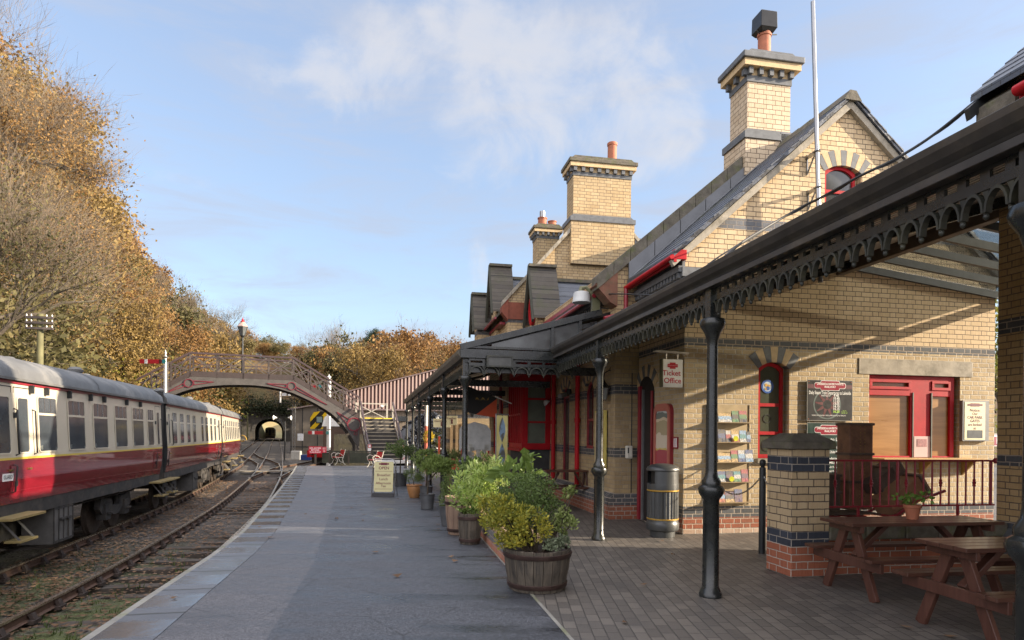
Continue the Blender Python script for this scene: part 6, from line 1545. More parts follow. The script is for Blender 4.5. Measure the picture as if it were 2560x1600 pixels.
def cwindow(T,x0,x1,z0,z1,split=True,parent=None):
    mb=MB();y=-1.425;r=.045
    def rpoly(a,b,c,d,r,n=4):
        pts=[]
        for cx,cy,s in ((b-r,d-r,0),(a+r,d-r,90),(a+r,c+r,180),(b-r,c+r,270)):
            for k in range(n+1): t=R(s+90*k/n);pts.append((cx+r*math.cos(t),cy+r*math.sin(t)))
        return pts
    fn=lambda a,z,d:(a,ysd(z)-.004-d,z)
    o=rpoly(x0,x1,z0,z1,r*1.4);i=rpoly(x0+.025,x1-.025,z0+.025,z1-.025,r)
    n=len(o)
    for k in range(n): j=(k+1)%n;mb.prism([o[k],o[j],i[j],i[k]],fn,0,.012)
    zs=lerp(z0,z1,.66)
    if split: mb.prism([(x0+.02,zs),(x1-.02,zs),(x1-.02,zs+.04),(x0+.02,zs+.04)],fn,0,.013)
    f=mb.build('window',CRM if not parent else MAROON,T)
    g=MB();g.prism(i,fn,-.002,.003);g.build('pane',CGLASS,f)
    if split:
        mb=MB();m=(x0+x1)/2
        for a in (lerp(x0,x1,.34),lerp(x0,x1,.66)): mb.prism([(a-.018,zs+.04),(a+.018,zs+.04),(a+.018,z1-.03),(a-.018,z1-.03)],fn,.003,.012)
        mb.build('ventilator',STEEL,f)
        mb=MB();a=lerp(x0,x1,.42)
        for q in (x0+.05,x0+.1,x1-.09): mb.prism([(q,z0+.05),(q+.05,z0+.05),(q+.03,zs+.02),(q+.01,zs+.02)],fn,.0025,.0035)
        mb.build('curtain',plain('coach_curtain',(.10,.11,.10),.8,0,.2,6,0) if 'coach_curtain' not in bpy.data.materials else bpy.data.materials['coach_curtain'],f)
    return f
def cdoor(T,x0,x1,body):
    fn=lambda a,z,d:(a,ysd(z)-d,z)
    mb=MB()
    for a in (x0,x1): mb.prism([(a-.008,1.25),(a+.008,1.25),(a+.008,3.1),(a-.008,3.1)],fn,-.003,.004)
    mb.prism([(x0,3.09),(x1,3.09),(x1,3.105),(x0,3.105)],fn,-.003,.004)
    d=mb.build('door',BLACKM,T)
    cwindow(T,x0+.07,x1-.07,2.02,2.95,False)
    for xx in (x1+.07,x0-.07):
        mb=MB()
        for z0,z1 in ((2.0,2.75),) if xx>x1 else ((1.4,1.85),): mb.tube([fn(xx,z0,-.0),fn(xx,z0+.02,.05),fn(xx,z1-.02,.05),fn(xx,z1,0)],.013,6)
        mb.build('grab_handle',INKBLACK,d)
    mb=MB();mb.prism([(x1-.14,1.75),(x1-.05,1.75),(x1-.05,1.78),(x1-.14,1.78)],fn,0,.03);mb.build('handle',BRS,d)
    mb=MB()
    for z in (1.5,2.6): mb.prism([(x0-.03,z),(x0+.03,z),(x0+.03,z+.09),(x0-.03,z+.09)],fn,0,.025)
    mb.build('hinge',BLACKM,d)
def underframe(T,L,steps=(),batt=None,bogies=()):
    mb=MB()
    for sg in (-1,1): mb.bx(0,L,sg*1.30-.04,sg*1.30+.04,.98,1.22)
    mb.bx(0,L,-1.25,1.25,1.08,1.2);mb.build('solebar',UNDER,T)
    for xb in bogies:
        for sg in (-1,1):
            mb=MB();y=sg*1.02
            mb.prism([(xb-1.05,.62),(xb-.95,.86),(xb-.3,.8),(xb-.2,.62),(xb+.2,.62),(xb+.3,.8),(xb+.95,.86),(xb+1.05,.62),(xb+.9,.5),(xb+.5,.58),(xb+.15,.40),(xb-.15,.40),(xb-.5,.58),(xb-.9,.5)],lambda a,z,d:(a,y+d,z),-.06,.06)
            for k in range(5): mb.bx(xb-.32+k*.025,xb+.32-k*.025,y-.12*sg-.05,y-.12*sg+.05,.44+k*.035,.47+k*.035)
            for e in (-1,1):
                mb.bx(xb+e*.62-.16,xb+e*.62+.16,y-.1,y+.1,.34,.7);mb.lathe([(.1,-.02),(.1,.02)],(xb+e*.62,y+sg*.1,.5),10)
                mb.tube([(xb+e*.28,y-sg*.02,.48),(xb+e*.28,y-sg*.02,.82)],.05,8)
            mb.build('bogie',UNDER,T)
        for e in (-1,1):
            for sg in (-1,1):
                m2=MB();prf=[(.06,-.07),(.42,-.07),(.455,-.06),(.46,.0),(.49,.02),(.49,.04),(.38,.05),(.34,.02),(.15,.03),(.1,.06),(.03,.06)]
                m2.lathe(prf,(0,0,0),28);m2.xf(lambda p:Vector((xb+e*.62+p.x,sg*.76-p.z*sg*1.0,.47+p.y)));m2.build('wheel',plain('wheel_rusty',(.06,.045,.035),.65,.3,.3,8,.2) if 'wheel_rusty' not in bpy.data.materials else bpy.data.materials['wheel_rusty'],T)
    for xs in steps:
        mb=MB();mb.bx(xs-.55,xs+.55,-1.62,-1.32,1.0,1.04);mb.bx(xs-.28,xs+.28,-1.62,-1.38,.62,.66);st=mb.build('footstep',STEPW,T,bevel=.004)
        mb=MB()
        for q in (-.22,.22): mb.bar((xs+q,-1.58,.65),(xs+q-.1,-1.34,1.0),.02,.03)
        mb.build('step_bracket',BATT,st)
    if batt:
        a,b=batt;mb=MB();mb.bx(a,b,-1.32,-.8,.30,1.0);bb=mb.build('battery_box',BATT,T,bevel=.006)
        mb=MB()
        for k in range(5): x=lerp(a,b,k/4);mb.bx(x-.012,x+.012,-1.335,-1.32,.32,.98)
        mb.bx(a,b,-1.335,-1.32,.33,.36);mb.bx(a,b,-1.335,-1.32,.94,.97)
        mb.bx(lerp(a,b,.3),lerp(a,b,.55),-1.36,-1.32,.72,.76);mb.bx(lerp(a,b,.6),lerp(a,b,.85),-1.36,-1.32,.72,.76)
        mb.build('box_strap',UNDER,bb)
    mb=MB();mb.bx(L*.35,L*.65,-.7,.7,.45,1.0);mb.tube([(L*.1,-1.1,.9),(L*.9,-1.1,.88)],.025,6);mb.lathe([(.2,-.5),(.22,-.4),(.22,.4),(.2,.5)],(0,0,0),14) if False else None
    mb.build('brake_gear',UNDER,T)
def bellows(T,x0,x1):
    mb=MB();n=5
    for k in range(n): a=lerp(x0,x1,k/n);mb.bx(a,lerp(x0,x1,(k+.8)/n),-1.33,1.33,1.0,3.55)
    mb.build('gangway_bellows',INKBLACK,T)
    mb=MB()
    for sg in (-1,1): mb.lathe([(.04,0),(.05,.02),(.05,.3)],(0,0,0),8) if False else mb.tube([(x0,sg*.85,1.03),(x1-.03,sg*.85,1.03)],[.06,.06],10)
    mb.build('buffer',UNDER,T)
ye=y_for(406)
def along(ya,yb,u):                    # distance along a coach whose side is seen at photo column u
    A=Vector((t2x(ya),ya));B=Vector((t2x(yb),yb));d=(B-A).normalized();n=Vector((d.y,-d.x));S=A+n*1.41
    a=(u-CX)/F;return (a*S.y-S.x)/(d.x-a*d.y)
ya=ye-13.2
T,L,body=coach('nearest crimson and cream coach, cut off by the left edge of the view',ya,ye,True,7)
X=lambda u:along(ya,ye,u)
for a,b in ((97,145),(172,215),(235,272),(289,320),(333,361)): cwindow(T,X(a),X(b),2.02,3.0)
cwindow(T,X(370),X(386),2.02,3.0);cdoor(T,X(391),X(402),body)
xd0,xd1=X(40),X(80);cdoor(T,xd0,xd1,body);cdoor(T,X(-16),X(34),body)
for k in range(3):
    a=X(-16)-1.1-k*1.25;cwindow(T,a-.8,a,2.02,3.0)
mb=MB();fn=lambda x,y,z:(X(20)+x,ysd(1.7)-.005,1.66+y);mb.prism([(X(20)-.16,1.60),(X(20)+.16,1.60),(X(20)+.16,1.72),(X(20)-.16,1.72)],lambda a,z,d:(a,ysd(z)-d,z),0,.004);pl=mb.build('guard_plate',INKW,T)
mb=MB();write(mb,'GUARD',.085,fn,0,width=.26,bold=.001);mb.build('lettering',INKBLACK,pl)
xb=X(330);underframe(T,L,(X(40),X(396)),(X(150),X(196)),(xb,1.6))
bellows(T,L,L+.42)
for u in (80,118,175,228,262,318,352): mb=MB();x=X(u);mb.bx(x-.03,x+.03,-1.43,-1.36,3.02,3.16);mb.build('roof_bracket',BLACKM,body)
ya2=ye+.45;yb2=y_for(554)
T,L,body=coach('middle crimson and cream coach, half in shade and half in sun',ya2,yb2,True,4)
X=lambda u:along(ya2,yb2,u)
cdoor(T,X(420),X(428),body)
for a,b in ((432,444),(451,461),(468,477),(482.5,491),(504,510),(514.5,521.5),(526,532),(536,541)): cwindow(T,X(a),X(b),2.02,3.0)
cdoor(T,X(545.5),X(551),body)
underframe(T,L,(X(422),),(L*.42,L*.5),(2.0,L-2.0));bellows(T,L,L+.42)
ya3=yb2+.45;yb3=y_for(603)
T,L,body=coach('farthest crimson and cream coach, fully sunlit, ending before the tunnel',ya3,yb3,True,4)
for k in range(8):
    a=1.1+k*(L-2.2)/8;cwindow(T,a,a+(L-2.2)/8*.68,2.02,3.0)
cdoor(T,.3,.85,body);cdoor(T,L-.85,L-.3,body)
underframe(T,L,(1.,L*.5,L-1),None,(2.0,L-2.0))
mb=MB()
for sg in (-1,1): mb.tube([(L,sg*.85,1.03),(L+.45,sg*.85,1.03)],.06,8);mb.bx(L+.44,L+.48,sg*.85-.16,sg*.85+.16,.87,1.19)
mb.build('buffer',UNDER,T)
# ------------------------------------------------------------------ footbridge
FBo=Vector((-9.2,38.6));FBd=Vector((-.93,-.37)).normalized();FBn=Vector((-FBd.y,FBd.x))      # r runs left, w runs towards the camera when negative? set below
if FBn.y>0: FBn=-FBn                                                                   # +w is towards the camera
FBa=math.atan2(-FBd.y,-FBd.x)                                                          # local x = right
FB=thing('footbridge','brown iron footbridge arching over the tracks, with lattice railings and red-lined girders','footbridge',(FBo.x,FBo.y,0),FBa)
def fb(u,v,w=0.):
    o=FBo+FBn*w;a,b=un(u,v);n=FBn;Y=(o.x*n.x+o.y*n.y)/(a*n.x+n.y);p=Vector((a*Y,Y));return (-(p-FBo).dot(FBd),H+b*Y)
BRN=plain('bridge_brown',(.04,.03,.026),.55,0,.25,3,.15,.004,dirt=(.14,.11,.09));BRG=plain('bridge_grey_brown',(.07,.062,.055),.6,0,.25,3,.15,.004);LINR=plain('bridge_lining_red',(.14,.012,.022),.45,0,.1,5,0)
BRD=plain('bridge_dark_plate',(.04,.027,.023),.55,0,.2,3,.1);HANDR=plain('handrail_purple_brown',(.05,.03,.03),.5,0,.2,4,.1)
xl,_=fb(475,932);xr,_=fb(734,938);xe,ze=fb(899,1036);ztp=4.98;zbt=4.72
x_l2,_=fb(333,955);zl2=3.3
deck=lambda x:interp(x,[x_l2-3,x_l2,xl,xr,xe],[zl2-(ztp-zl2)/(xl-x_l2)*3,zl2,ztp,ztp,2.78])
railh=1.02
arc=[fb(*p) for p in ((428,988),(455,977),(480,970),(520,963.5),(562,960.5),(600,960),(635,961),(670,965),(700,970.5),(731,980),(780,1002),(824,1028),(850,1051),(870,1076),(884,1099),(893,1122))]
arc=sorted(arc);arc=[(x_l2-1.2,arc[0][1]-2.6),(x_l2+.4,arc[0][1]-1.35)]+arc
arcz=lambda x:interp(x,[p[0] for p in arc],[p[1] for p in arc])
lampx=None
for w,nm in ((.0,'front'),(-1.9,'back')):
    mb=MB();xs=[x_l2-1.2]+[lerp(x_l2-1.1,xe,i/40) for i in range(41)];up_=lambda x:deck(x)-.28
    top=[(x,up_(x)) for x in xs];bot=[(x,min(arcz(x),up_(x)-.12)) for x in xs]
    yw=-w
    for i in range(len(xs)-1): mb.prism([bot[i],bot[i+1],top[i+1],top[i]],lambda a,z,d:(a,-w+d,z),-.03,.03)
    for i in range(len(xs)-1): mb.prism([bot[i],bot[i+1],(bot[i+1][0],bot[i+1][1]-.05),(bot[i][0],bot[i][1]-.05)],lambda a,z,d:(a,-w+d,z),-.1,.1)
    lx=[p for p in arc if p[0]>xe-1.2]
    mb.prism([(xe-.16,0),(xe,0),(xe,up_(xe)),(xe-.16,min(arcz(xe-.16),up_(xe)-.1))],lambda a,z,d:(a,-w+d,z),-.05,.05)
    g=mb.build('arch_girder',BRG,FB)
    mb=MB();xs2=[x_l2-1.2,xl,xr,xe]
    for a,b in zip(xs2,xs2[1:]): mb.prism([(a,deck(a)-.28),(b,deck(b)-.28),(b,deck(b)+.02),(a,deck(a)+.02)],lambda p,z,d:(p,-w+d,z),-.02-.02,.02)
    mb.build('edge_plate',BRD,FB)
    mb=MB()
    for a,b in zip(xs2,xs2[1:]):
        mb.bar((a,-w,deck(a)+railh),(b,-w,deck(b)+railh),.13,.10);mb.bar((a,-w,deck(a)+.42),(b,-w,deck(b)+.42),.04,.05)
    mb.build('handrail',HANDR,FB)
    posts=[lerp(x_l2-1.0,xl,i/4) for i in range(4)]+[lerp(xl,xr,i/4) for i in range(5)]+[lerp(xr,xe,i/4) for i in range(1,5)]
    for x in posts: mb=MB();mb.bx(x-.04,x+.04,-w-.04,-w+.04,deck(x)-.32,deck(x)+railh);mb.build('post',BRN,FB)
    mb=MB()
    for a,b in zip(posts,posts[1:]):
        for (za,zb) in ((.05,.98),(.98,.05)): mb.bar((a,-w,deck(a)+za),(b,-w,deck(b)+zb),.025,.045)
        m=(a+b)/2;mb.bx(m-.015,m+.015,-w-.012,-w+.012,deck(m),deck(m)+.42)
    mb.build('lattice',plain('lattice_weathered',(.09,.078,.068),.5,.2,.2,4,.1) if 'lattice_weathered' not in bpy.data.materials else bpy.data.materials['lattice_weathered'],FB)
    if nm=='front':
        mb=MB();f_=lambda a,z,d:(a,-.035-d,z)
        for u,v,r in ((472,958,.24),(729,965.5,.24),(885,1061,.42)):
            x,z=fb(u,v);
            for i in range(20):
                t0,t1=2*PI*i/20,2*PI*(i+1)/20;mb.prism([(x+q*math.cos(t),z+q*math.sin(t)) for q,t in ((r,t0),(r,t1),(r*.84,t1),(r*.84,t0))],f_,0,.05)
        def seg(p,q,w_=.035):
            a=fb(*p);b=fb(*q);d=Vector((b[0]-a[0],b[1]-a[1])).normalized();n_=Vector((-d.y,d.x))*w_/2
            mb.prism([(a[0]-n_.x,a[1]-n_.y),(b[0]-n_.x,b[1]-n_.y),(b[0]+n_.x,b[1]+n_.y),(a[0]+n_.x,a[1]+n_.y)],f_,0,.04)
        for tri in (((418,981),(458,959),(462,966)),((484,952),(486,962),(535,955)),((716,961),(716,970),(667,959)),((739,966),(741,975),(818,1012)),((842,1030),(868,1060),(876,1050)),((884,1086),(892,1072),(892,1088))):
            for i in range(3): seg(tri[i],tri[(i+1)%3])
        mb.build('red_lining',LINR,g)
mb=MB()
for a,b in zip(xs2,xs2[1:]): mb.prism([(a,deck(a)-.1),(b,deck(b)-.1),(b,deck(b)),(a,deck(a))],lambda p,z,d:(p,d,z),.05,1.85)
mb.build('deck',plain('deck_boards',(.09,.075,.06),.7),FB)
# landing and stairs (coming towards the camera)
zl=2.55;sw=(.05,2.0);y_top=-.05;Ls=3.1
st0=fb(913,1047,0)
mb=MB();mb.bx(sw[0],sw[1],-.1,1.9,zl-.1,zl);mb.build('landing',plain('deck_boards_landing',(.12,.1,.08),.7),FB)
nst=12
for i in range(nst):
    z=zl-(i+1)*zl/nst+.0;y=-.1-i*.275;mb=MB();mb.bx(sw[0]+.05,sw[1]-.05,y-.30,y,z,z+.045);mb.build('tread',plain('tread_weathered',(.25,.215,.16),.75,0,.2,4,.2) if 'tread_weathered' not in bpy.data.materials else bpy.data.materials['tread_weathered'],FB)
    if i in (0,nst-1):
        m2=MB();m2.bx(sw[0]+.05,sw[1]-.05,y-.31 if i else y-.01,y-.3 if i else y+.0,z+(.0 if i else zl/nst),z+.06+(0 if i else zl/nst));m2.build('yellow_nosing',plain('nosing_yellow',(.6,.45,.04),.5) if 'nosing_yellow' not in bpy.data.materials else bpy.data.materials['nosing_yellow'],FB)
    m3=MB();m3.bx(sw[0]+.06,sw[1]-.06,y-.02,y-.005,z-.0,z+zl/nst);m3.build('riser',plain('riser_dark',(.03,.027,.024),.8) if 'riser_dark' not in bpy.data.materials else bpy.data.materials['riser_dark'],FB)
ybt=-.1-nst*.275
for x in (sw[0],sw[1]):
    mb=MB();mb.prism([(-.1,zl-.25),(-.1,zl+.05),(ybt-.1,.12),(ybt-.1,-.0),(ybt+.25,-.0)],lambda a,z,d:(x+d,a,z),-.03,.03);mb.build('stringer',BRN,FB)
    mb=MB();mb.bar((x,0,zl+1.02),(x,ybt+.65,1.28),.09,.1);mb.bar((x,ybt+.65,1.28),(x,ybt+.05,1.02),.09,.1);mb.build('handrail',HANDR,FB)
    mb=MB();mb.bx(x-.05,x+.05,-.07,.03,zl-.6,zl+1.02)
    for k in (1,2,3,4):
        yy=lerp(-.1,ybt,k/4.6);zz=lerp(zl,0,k/4.6);mb.bx(x-.02,x+.02,yy-.02,yy+.02,zz,zz+.95)
    mb.build('post',plain('post_weathered',(.33,.30,.25),.6) if 'post_weathered' not in bpy.data.materials else bpy.data.materials['post_weathered'],FB)
    mb=MB();mb.bx(x-.085,x+.085,ybt-.1,ybt+.07,0,1.05);npst=mb.build('newel_post',WHITE,FB,bevel=.006)
    mb=MB()
    for z in (.12,.5,.86):
        for a,b,c,d in ((-.09,.09,z,z+.035),(-.09,.09,z+.15,z+.185),(-.09,-.055,z,z+.185),(.055,.09,z,z+.185)): mb.bx(x+a,x+b,ybt-.11,ybt-.1,c,d)
    mb.build('red_square',INKRED,npst)
    mb=MB();mb.bar((x,-.05,zl+.5),(x,ybt+.1,.62),.025,.05);mb.build('mid_rail',HANDR,FB)
mb=MB();mb.bx(sw[0]-.3,sw[1]+.3,ybt-.5,ybt-.2,0,.17);mb.build('base_beam',WHITE,FB,bevel=.006)
# landing back rail
mb=MB()
for z in (zl+.05,zl+1.0): mb.bar((sw[0],1.9,z),(sw[1],1.9,z),.05,.07)
for a,b in ((.05,.98),(.98,.05)): mb.bar((sw[0],1.9,zl+a),(sw[1],1.9,zl+b),.03,.05)
for x in sw: mb.bx(x-.05,x+.05,1.85,1.95,0,zl+1.05)
mb.build('landing_rail',bpy.data.materials['post_weathered'],FB)
mb=MB();mb.lathe([(.02,-.09),(.08,-.05),(.09,0),(.06,.05),(.02,.07)],(0,0,0),10);mb.xf(lambda p:Vector((sw[1]-.35+p.x,1.8+p.y,zl+.86+p.z)));mb.build('lamp',INKW,FB)
# lamp on the bridge
lx,_=fb(606,888,-1.9);q=FBo-FBd*lx-FBn*1.9
LMP=thing('bridge_lamp','old gas lamp with a red-topped lantern standing on the footbridge','lamp',(q.x,q.y,deck(lx)-.2),FBa)
ztop=P(606,798,q.y)[2]-(deck(lx)-.2);zlan=ztop-.98
mb=MB();mb.tube([(0,0,0),(0,0,zlan-.05)],[.075,.05],10);mb.tube([(0,0,zlan*.78),(.0,0,zlan*.8)],.085,10);mb.build('post',BLACKM,LMP)
mb=MB();mb.lathe([(.13,0),(.30,.5),(.31,.52),(.29,.53)],(0,0,zlan),6,rot=PI/6);mb.build('lantern_glass',plain('lamp_glass_grey',(.12,.13,.13),.1,0,.2,3,0),LMP)
mb=MB()
for k in range(6): a=2*PI*k/6+PI/6;mb.bar((.13*math.cos(a),.13*math.sin(a),zlan),(.305*math.cos(a),.305*math.sin(a),zlan+.52),.03,.03)
mb.lathe([(.05,-.12),(.15,0),(.14,.02)],(0,0,zlan),6,rot=PI/6);mb.build('lantern_frame',BLACKM,LMP)
mb=MB();mb.lathe([(.34,0),(.20,.22),(.13,.26),(.12,.30)],(0,0,zlan+.52),6,rot=PI/6);mb.build('lantern_roof',plain('lamp_roof_pale',(.33,.24,.2),.5),LMP)
mb=MB();mb.lathe([(.14,0),(.09,.06),(.05,.09),(.06,.13),(.02,.18),(.012,.26)],(0,0,zlan+.82),8);mb.build('finial',RED,LMP)
# ------------------------------------------------------------------ signals
SPEC_G=plain('lens_teal',(.05,.25,.25),.2,0,.1,5,0);SPEC_R=plain('lens_dark_red',(.12,.03,.03),.2,0,.1,5,0)
def semaphore(name,label,x,y,z0,ztop,zarm,arm=1.35,left=True,r=.04):
    T=thing(name,label,'signal',(x,y,z0),R(-4),'semaphore signals')
    mb=MB();mb.bx(-r,r,-r,r,0,ztop-z0-.25);mb.build('post',WHITE,T,bevel=.01)
    mb=MB();zz=ztop-z0-.25;mb.lathe([(r*1.4,0),(r*1.5,.03),(r*.7,.06),(r*.6,.12),(r*1.3,.16),(r*1.4,.2),(r*.5,.25),(r*.1,.36)],(0,0,zz),10);mb.build('finial',WHITE,T)
    za=zarm-z0;sg=-1 if left else 1
    mb=MB();mb.bx(sg*.30,sg*arm,-r-.05,-r-.02,za-.11,za+.11);a=mb.build('arm',INKRED,T)
    mb=MB();mb.bx(sg*arm*.68,sg*arm*.8,-r-.055,-r-.019,za-.111,za+.111);mb.build('white_stripe',INKW,a)
    for dx,m in ((.04,SPEC_G),(.24,SPEC_R)):
        mb=MB();mb.lathe([(.10,0),(.115,.01),(.115,.03)],(0,0,0),16);mb.xf(lambda p:Vector((sg*dx+p.x,-r-.02-p.z,za+p.y)));mb.build('spectacle_lens',m,a)
    mb=MB();mb.bx(-.12,.12,-r-.03,r,za+.2,za+.26);mb.tube([(.1,r,0),(.1,r,za)],.012,5);mb.tube([(-.05,-r-.02,za-.1),(-.05,-r-.02,.3)],.01,5);mb.build('down_rod',STEEL,T)
    return T
q=P(414,879,33.2);za=P(414,904,33.2)[2]
semaphore('semaphore_signal','white signal post with a red arm at the left end of the footbridge',q[0],33.2,-1.0,q[2],za)
q=P(822,1031,43);za=P(822,1082,43)[2];semaphore('semaphore_signal','tall white signal post under the right of the bridge with a low red arm',q[0],43,-1.0,P(825,940,43)[2],za,1.35,True,.105)
q=P(827,946,45);za=P(827,972,45)[2]
T=thing('signal_arm','red upper signal arm seen through the footbridge railing',"signal",(q[0],42.8,za),R(-4));mb=MB();mb.bx(-1.25,-.3,-.2,-.17,-.11,.11);mb.build('arm',INKRED,T);mb=MB();mb.lathe([(.12,0),(.13,.02)],(0,0,0),14);mb.xf(lambda p:Vector((p.x-.02,-.2-p.z,p.y)));mb.build('spectacle_lens',SPEC_G,T);mb=MB();mb.bx(-.35,.1,-.2,.1,-.02,.03);mb.build('bracket',BLACKM,T)
# bracket signal near the shed
yb_=66.;b=P(734,1127,yb_);bt=P(734,1007,yb_)
T=thing('bracket_signal','grey lattice bracket signal with two small white arms in front of the shed','signal',(b[0],yb_,-1.0),R(-6))
hgt=bt[2]+1.0;LAT=plain('lattice_grey',(.2,.2,.19),.5,.3,.2,4,.1)
mb=MB()
for x in (-.14,.14): mb.bx(x-.03,x+.03,-.03,.03,0,hgt)
for k in range(int(hgt/.4)): mb.bar((-.14 if k%2 else .14,0,k*.4),(.14 if k%2 else -.14,0,k*.4+.4),.03,.04)
mb.build('lattice_post',LAT,T)
xl_=(690-734)/F*yb_;mb=MB();mb.bx(xl_*1.1,.4,-.5,.5,hgt-.05,hgt);
for x in (xl_,0,.3): mb.bx(x-.02,x+.02,-.5,-.46,hgt,hgt+.9)
mb.bx(xl_,.3,-.49,-.47,hgt+.85,hgt+.9);mb.bar((-.1,0,hgt-.9),(xl_*.7,0,hgt-.05),.05,.05);mb.build('platform',BLACKM,T)
mb=MB();xa=(698-734)/F*yb_;mb.bx(xa-.06,xa+.06,-.06,.06,hgt,P(700,974,yb_)[2]+1.0);mb.build('doll_post',WHITE,T)
zz=P(712,986,yb_)[2]+1.0
for a,b_ in ((703,715),(719,725)):
    mb=MB();mb.bx((a-734)/F*yb_,(b_-734)/F*yb_,-.1,-.07,zz-.14,zz+.14);mb.build('arm',INKW,T)
q=P(712,1051,60);b=P(712,1130,60)
T=thing('loudspeaker_post','thin dark post with pale loudspeakers before the tunnel','post',(q[0],60,-1.0),0);mb=MB();mb.tube([(0,0,0),(.05,0,2.6),(.0,0,q[2]+.9)],.06,8);mb.tube([(0,0,q[2]+.2),(-.5,0,q[2]+1.2)],.04,6);mb.build('post',BLACKM,T)
for dx in (-.75,.3): mb=MB();mb.lathe([(.05,0),(.1,.15),(.22,.3)],(0,0,0),10);mb.xf(lambda p:Vector((dx+p.z*(1 if dx>0 else -1),p.y,q[2]+1.25+p.x)));mb.build('loudspeaker',WHITE,T)
# ------------------------------------------------------------------ tunnel
TY=150.;tc=P(673,1090,TY);Tax=Vector((-.346,.938));Tn=Vector((.938,.346))
TN=thing('tunnel_portal','dark stone tunnel mouth with a round arch under the wooded hill','tunnel',(tc[0],TY,-.35),math.atan2(Tn.y,Tn.x))
TSTN=brick('tunnel_stone',[(0,(.085,.08,.07),(.035,.034,.03),(.03,.028,.025),1.)],p=.32,per=1.1,top=14)
zt_=P(673,1047,TY)[2]+.35;hw=(32/F)*TY*1.06;zsp=zt_-hw*.92
def archx(n=18): return [(hw*math.cos(PI-PI*i/n),zsp+hw*.92*math.sin(PI-PI*i/n)) for i in range(n+1)]
ao=archx()
mb=MB();fnp=lambda a,z,d:(a,d,z);ztopw=P(673,1020,TY)[2]+.35;xs_l=-20;xs_r=20
def portal_face(mb,d):
    mb.face([fnp(xs_l,0,d),fnp(-hw,0,d),fnp(-hw,ztopw,d),fnp(xs_l,ztopw,d)]);mb.face([fnp(hw,0,d),fnp(xs_r,0,d),fnp(xs_r,ztopw,d),fnp(hw,ztopw,d)])
    for p,q in zip(ao,ao[1:]): mb.face([fnp(p[0],p[1],d),fnp(q[0],q[1],d),fnp(q[0],ztopw,d),fnp(p[0],ztopw,d)])
    mb.face([fnp(-hw,0,d),fnp(-hw,zsp,d),fnp(-hw,zsp,d),fnp(-hw,0,d)]) if False else None
TL=42.
portal_face(mb,0);portal_face(mb,TL)
full=[(-hw,0)]+ao+[(hw,0)]
for p,q in zip(full,full[1:]): mb.face([fnp(*p,0),fnp(*q,0),fnp(*q,TL),fnp(*p,TL)])
mb.face([fnp(xs_l,ztopw,0),fnp(xs_r,ztopw,0),fnp(xs_r,ztopw,TL),fnp(xs_l,ztopw,TL)])
mb.build('wall',TSTN,TN,fix=False)
mb=MB()
for i in range(18):
    t0,t1=PI*i/18+.01,PI*(i+1)/18-.01;mb.prism([(r*math.cos(t),zsp+r*.92*math.sin(t)) for r,t in ((hw,t0),(hw,t1),(hw*1.22,t1),(hw*1.22,t0))],fnp,-.12,.1)
mb.build('arch_ring',plain('stone_sooty',(.05,.047,.042),.85,0,.3,2,.4,.02),TN)
mb=MB();mb.bx(-20,20,-.25,.4,ztopw-.1,ztopw+.25);mb.bx(-20,20,-.2,.1,ztopw-1.0,ztopw-.75);mb.build('string_course',plain('stone_mossy_far',(.10,.11,.07),.9,0,.3,.5,.3,.02),TN)
# earth cover over the bore
mb=MB();gx=[-60+4*i for i in range(38)];gy=[-.1+2.4*j for j in range(7)]+[19,25,31,37,43,47]
def cov(x,y): 
    a=max(0,min(1,(y+1)/13));a=a*a*(3-2*a);return ztopw+.1+a*12*(1 if abs(x)<24 else 1)+.18*max(0,-x)*a
vs=[(x,y,cov(x,y)+random.uniform(-.2,.2)) for y in gy for x in gx];nx=len(gx)
mb.add(vs,[(j*nx+i,j*nx+i+1,(j+1)*nx+i+1,(j+1)*nx+i) for j in range(len(gy)-1) for i in range(nx-1)],0,True)
mb.add([(x,gy[-1],cov(x,gy[-1])) for x in gx]+[(x,gy[-1]+1.0,0) for x in gx],[(i,i+1,nx+i+1,nx+i) for i in range(nx-1) if abs(gx[i]+2)>9 or True],0)
o=struct('hill',mb,[bpy.data.materials['woodland_floor']],fix=False)
o.location=(tc[0],TY,-.35);o.rotation_euler.z=math.atan2(Tn.y,Tn.x)
# cut the far slope open in front of the bore: the cover's back wall stops above the arch
me=o.data
import bmesh
bm=bmesh.new();bm.from_mesh(me)
dl=[f for f in bm.faces if abs(f.normal.z)<.35 and f.calc_center_median().y>gy[-1]+.1 and abs(f.calc_center_median().x)<9]
bmesh.ops.delete(bm,geom=dl,context='FACES');bm.to_mesh(me);bm.free()
mb=MB();mb.add([(-60,0,-.5),(60,0,-.5),(60,40,24),(-60,40,24)],[(0,1,2,3)])
sl=struct('far_slope',mb,[None or plain('slope_grass_ochre',(.24,.215,.105),.9,0,.35,.25,.5,.1,dirt=(.3,.2,.08))],fix=False);q=Vector((tc[0],TY))+Tax*115;sl.location=(q.x,q.y,.0);sl.rotation_euler.z=math.atan2(Tn.y,Tn.x)
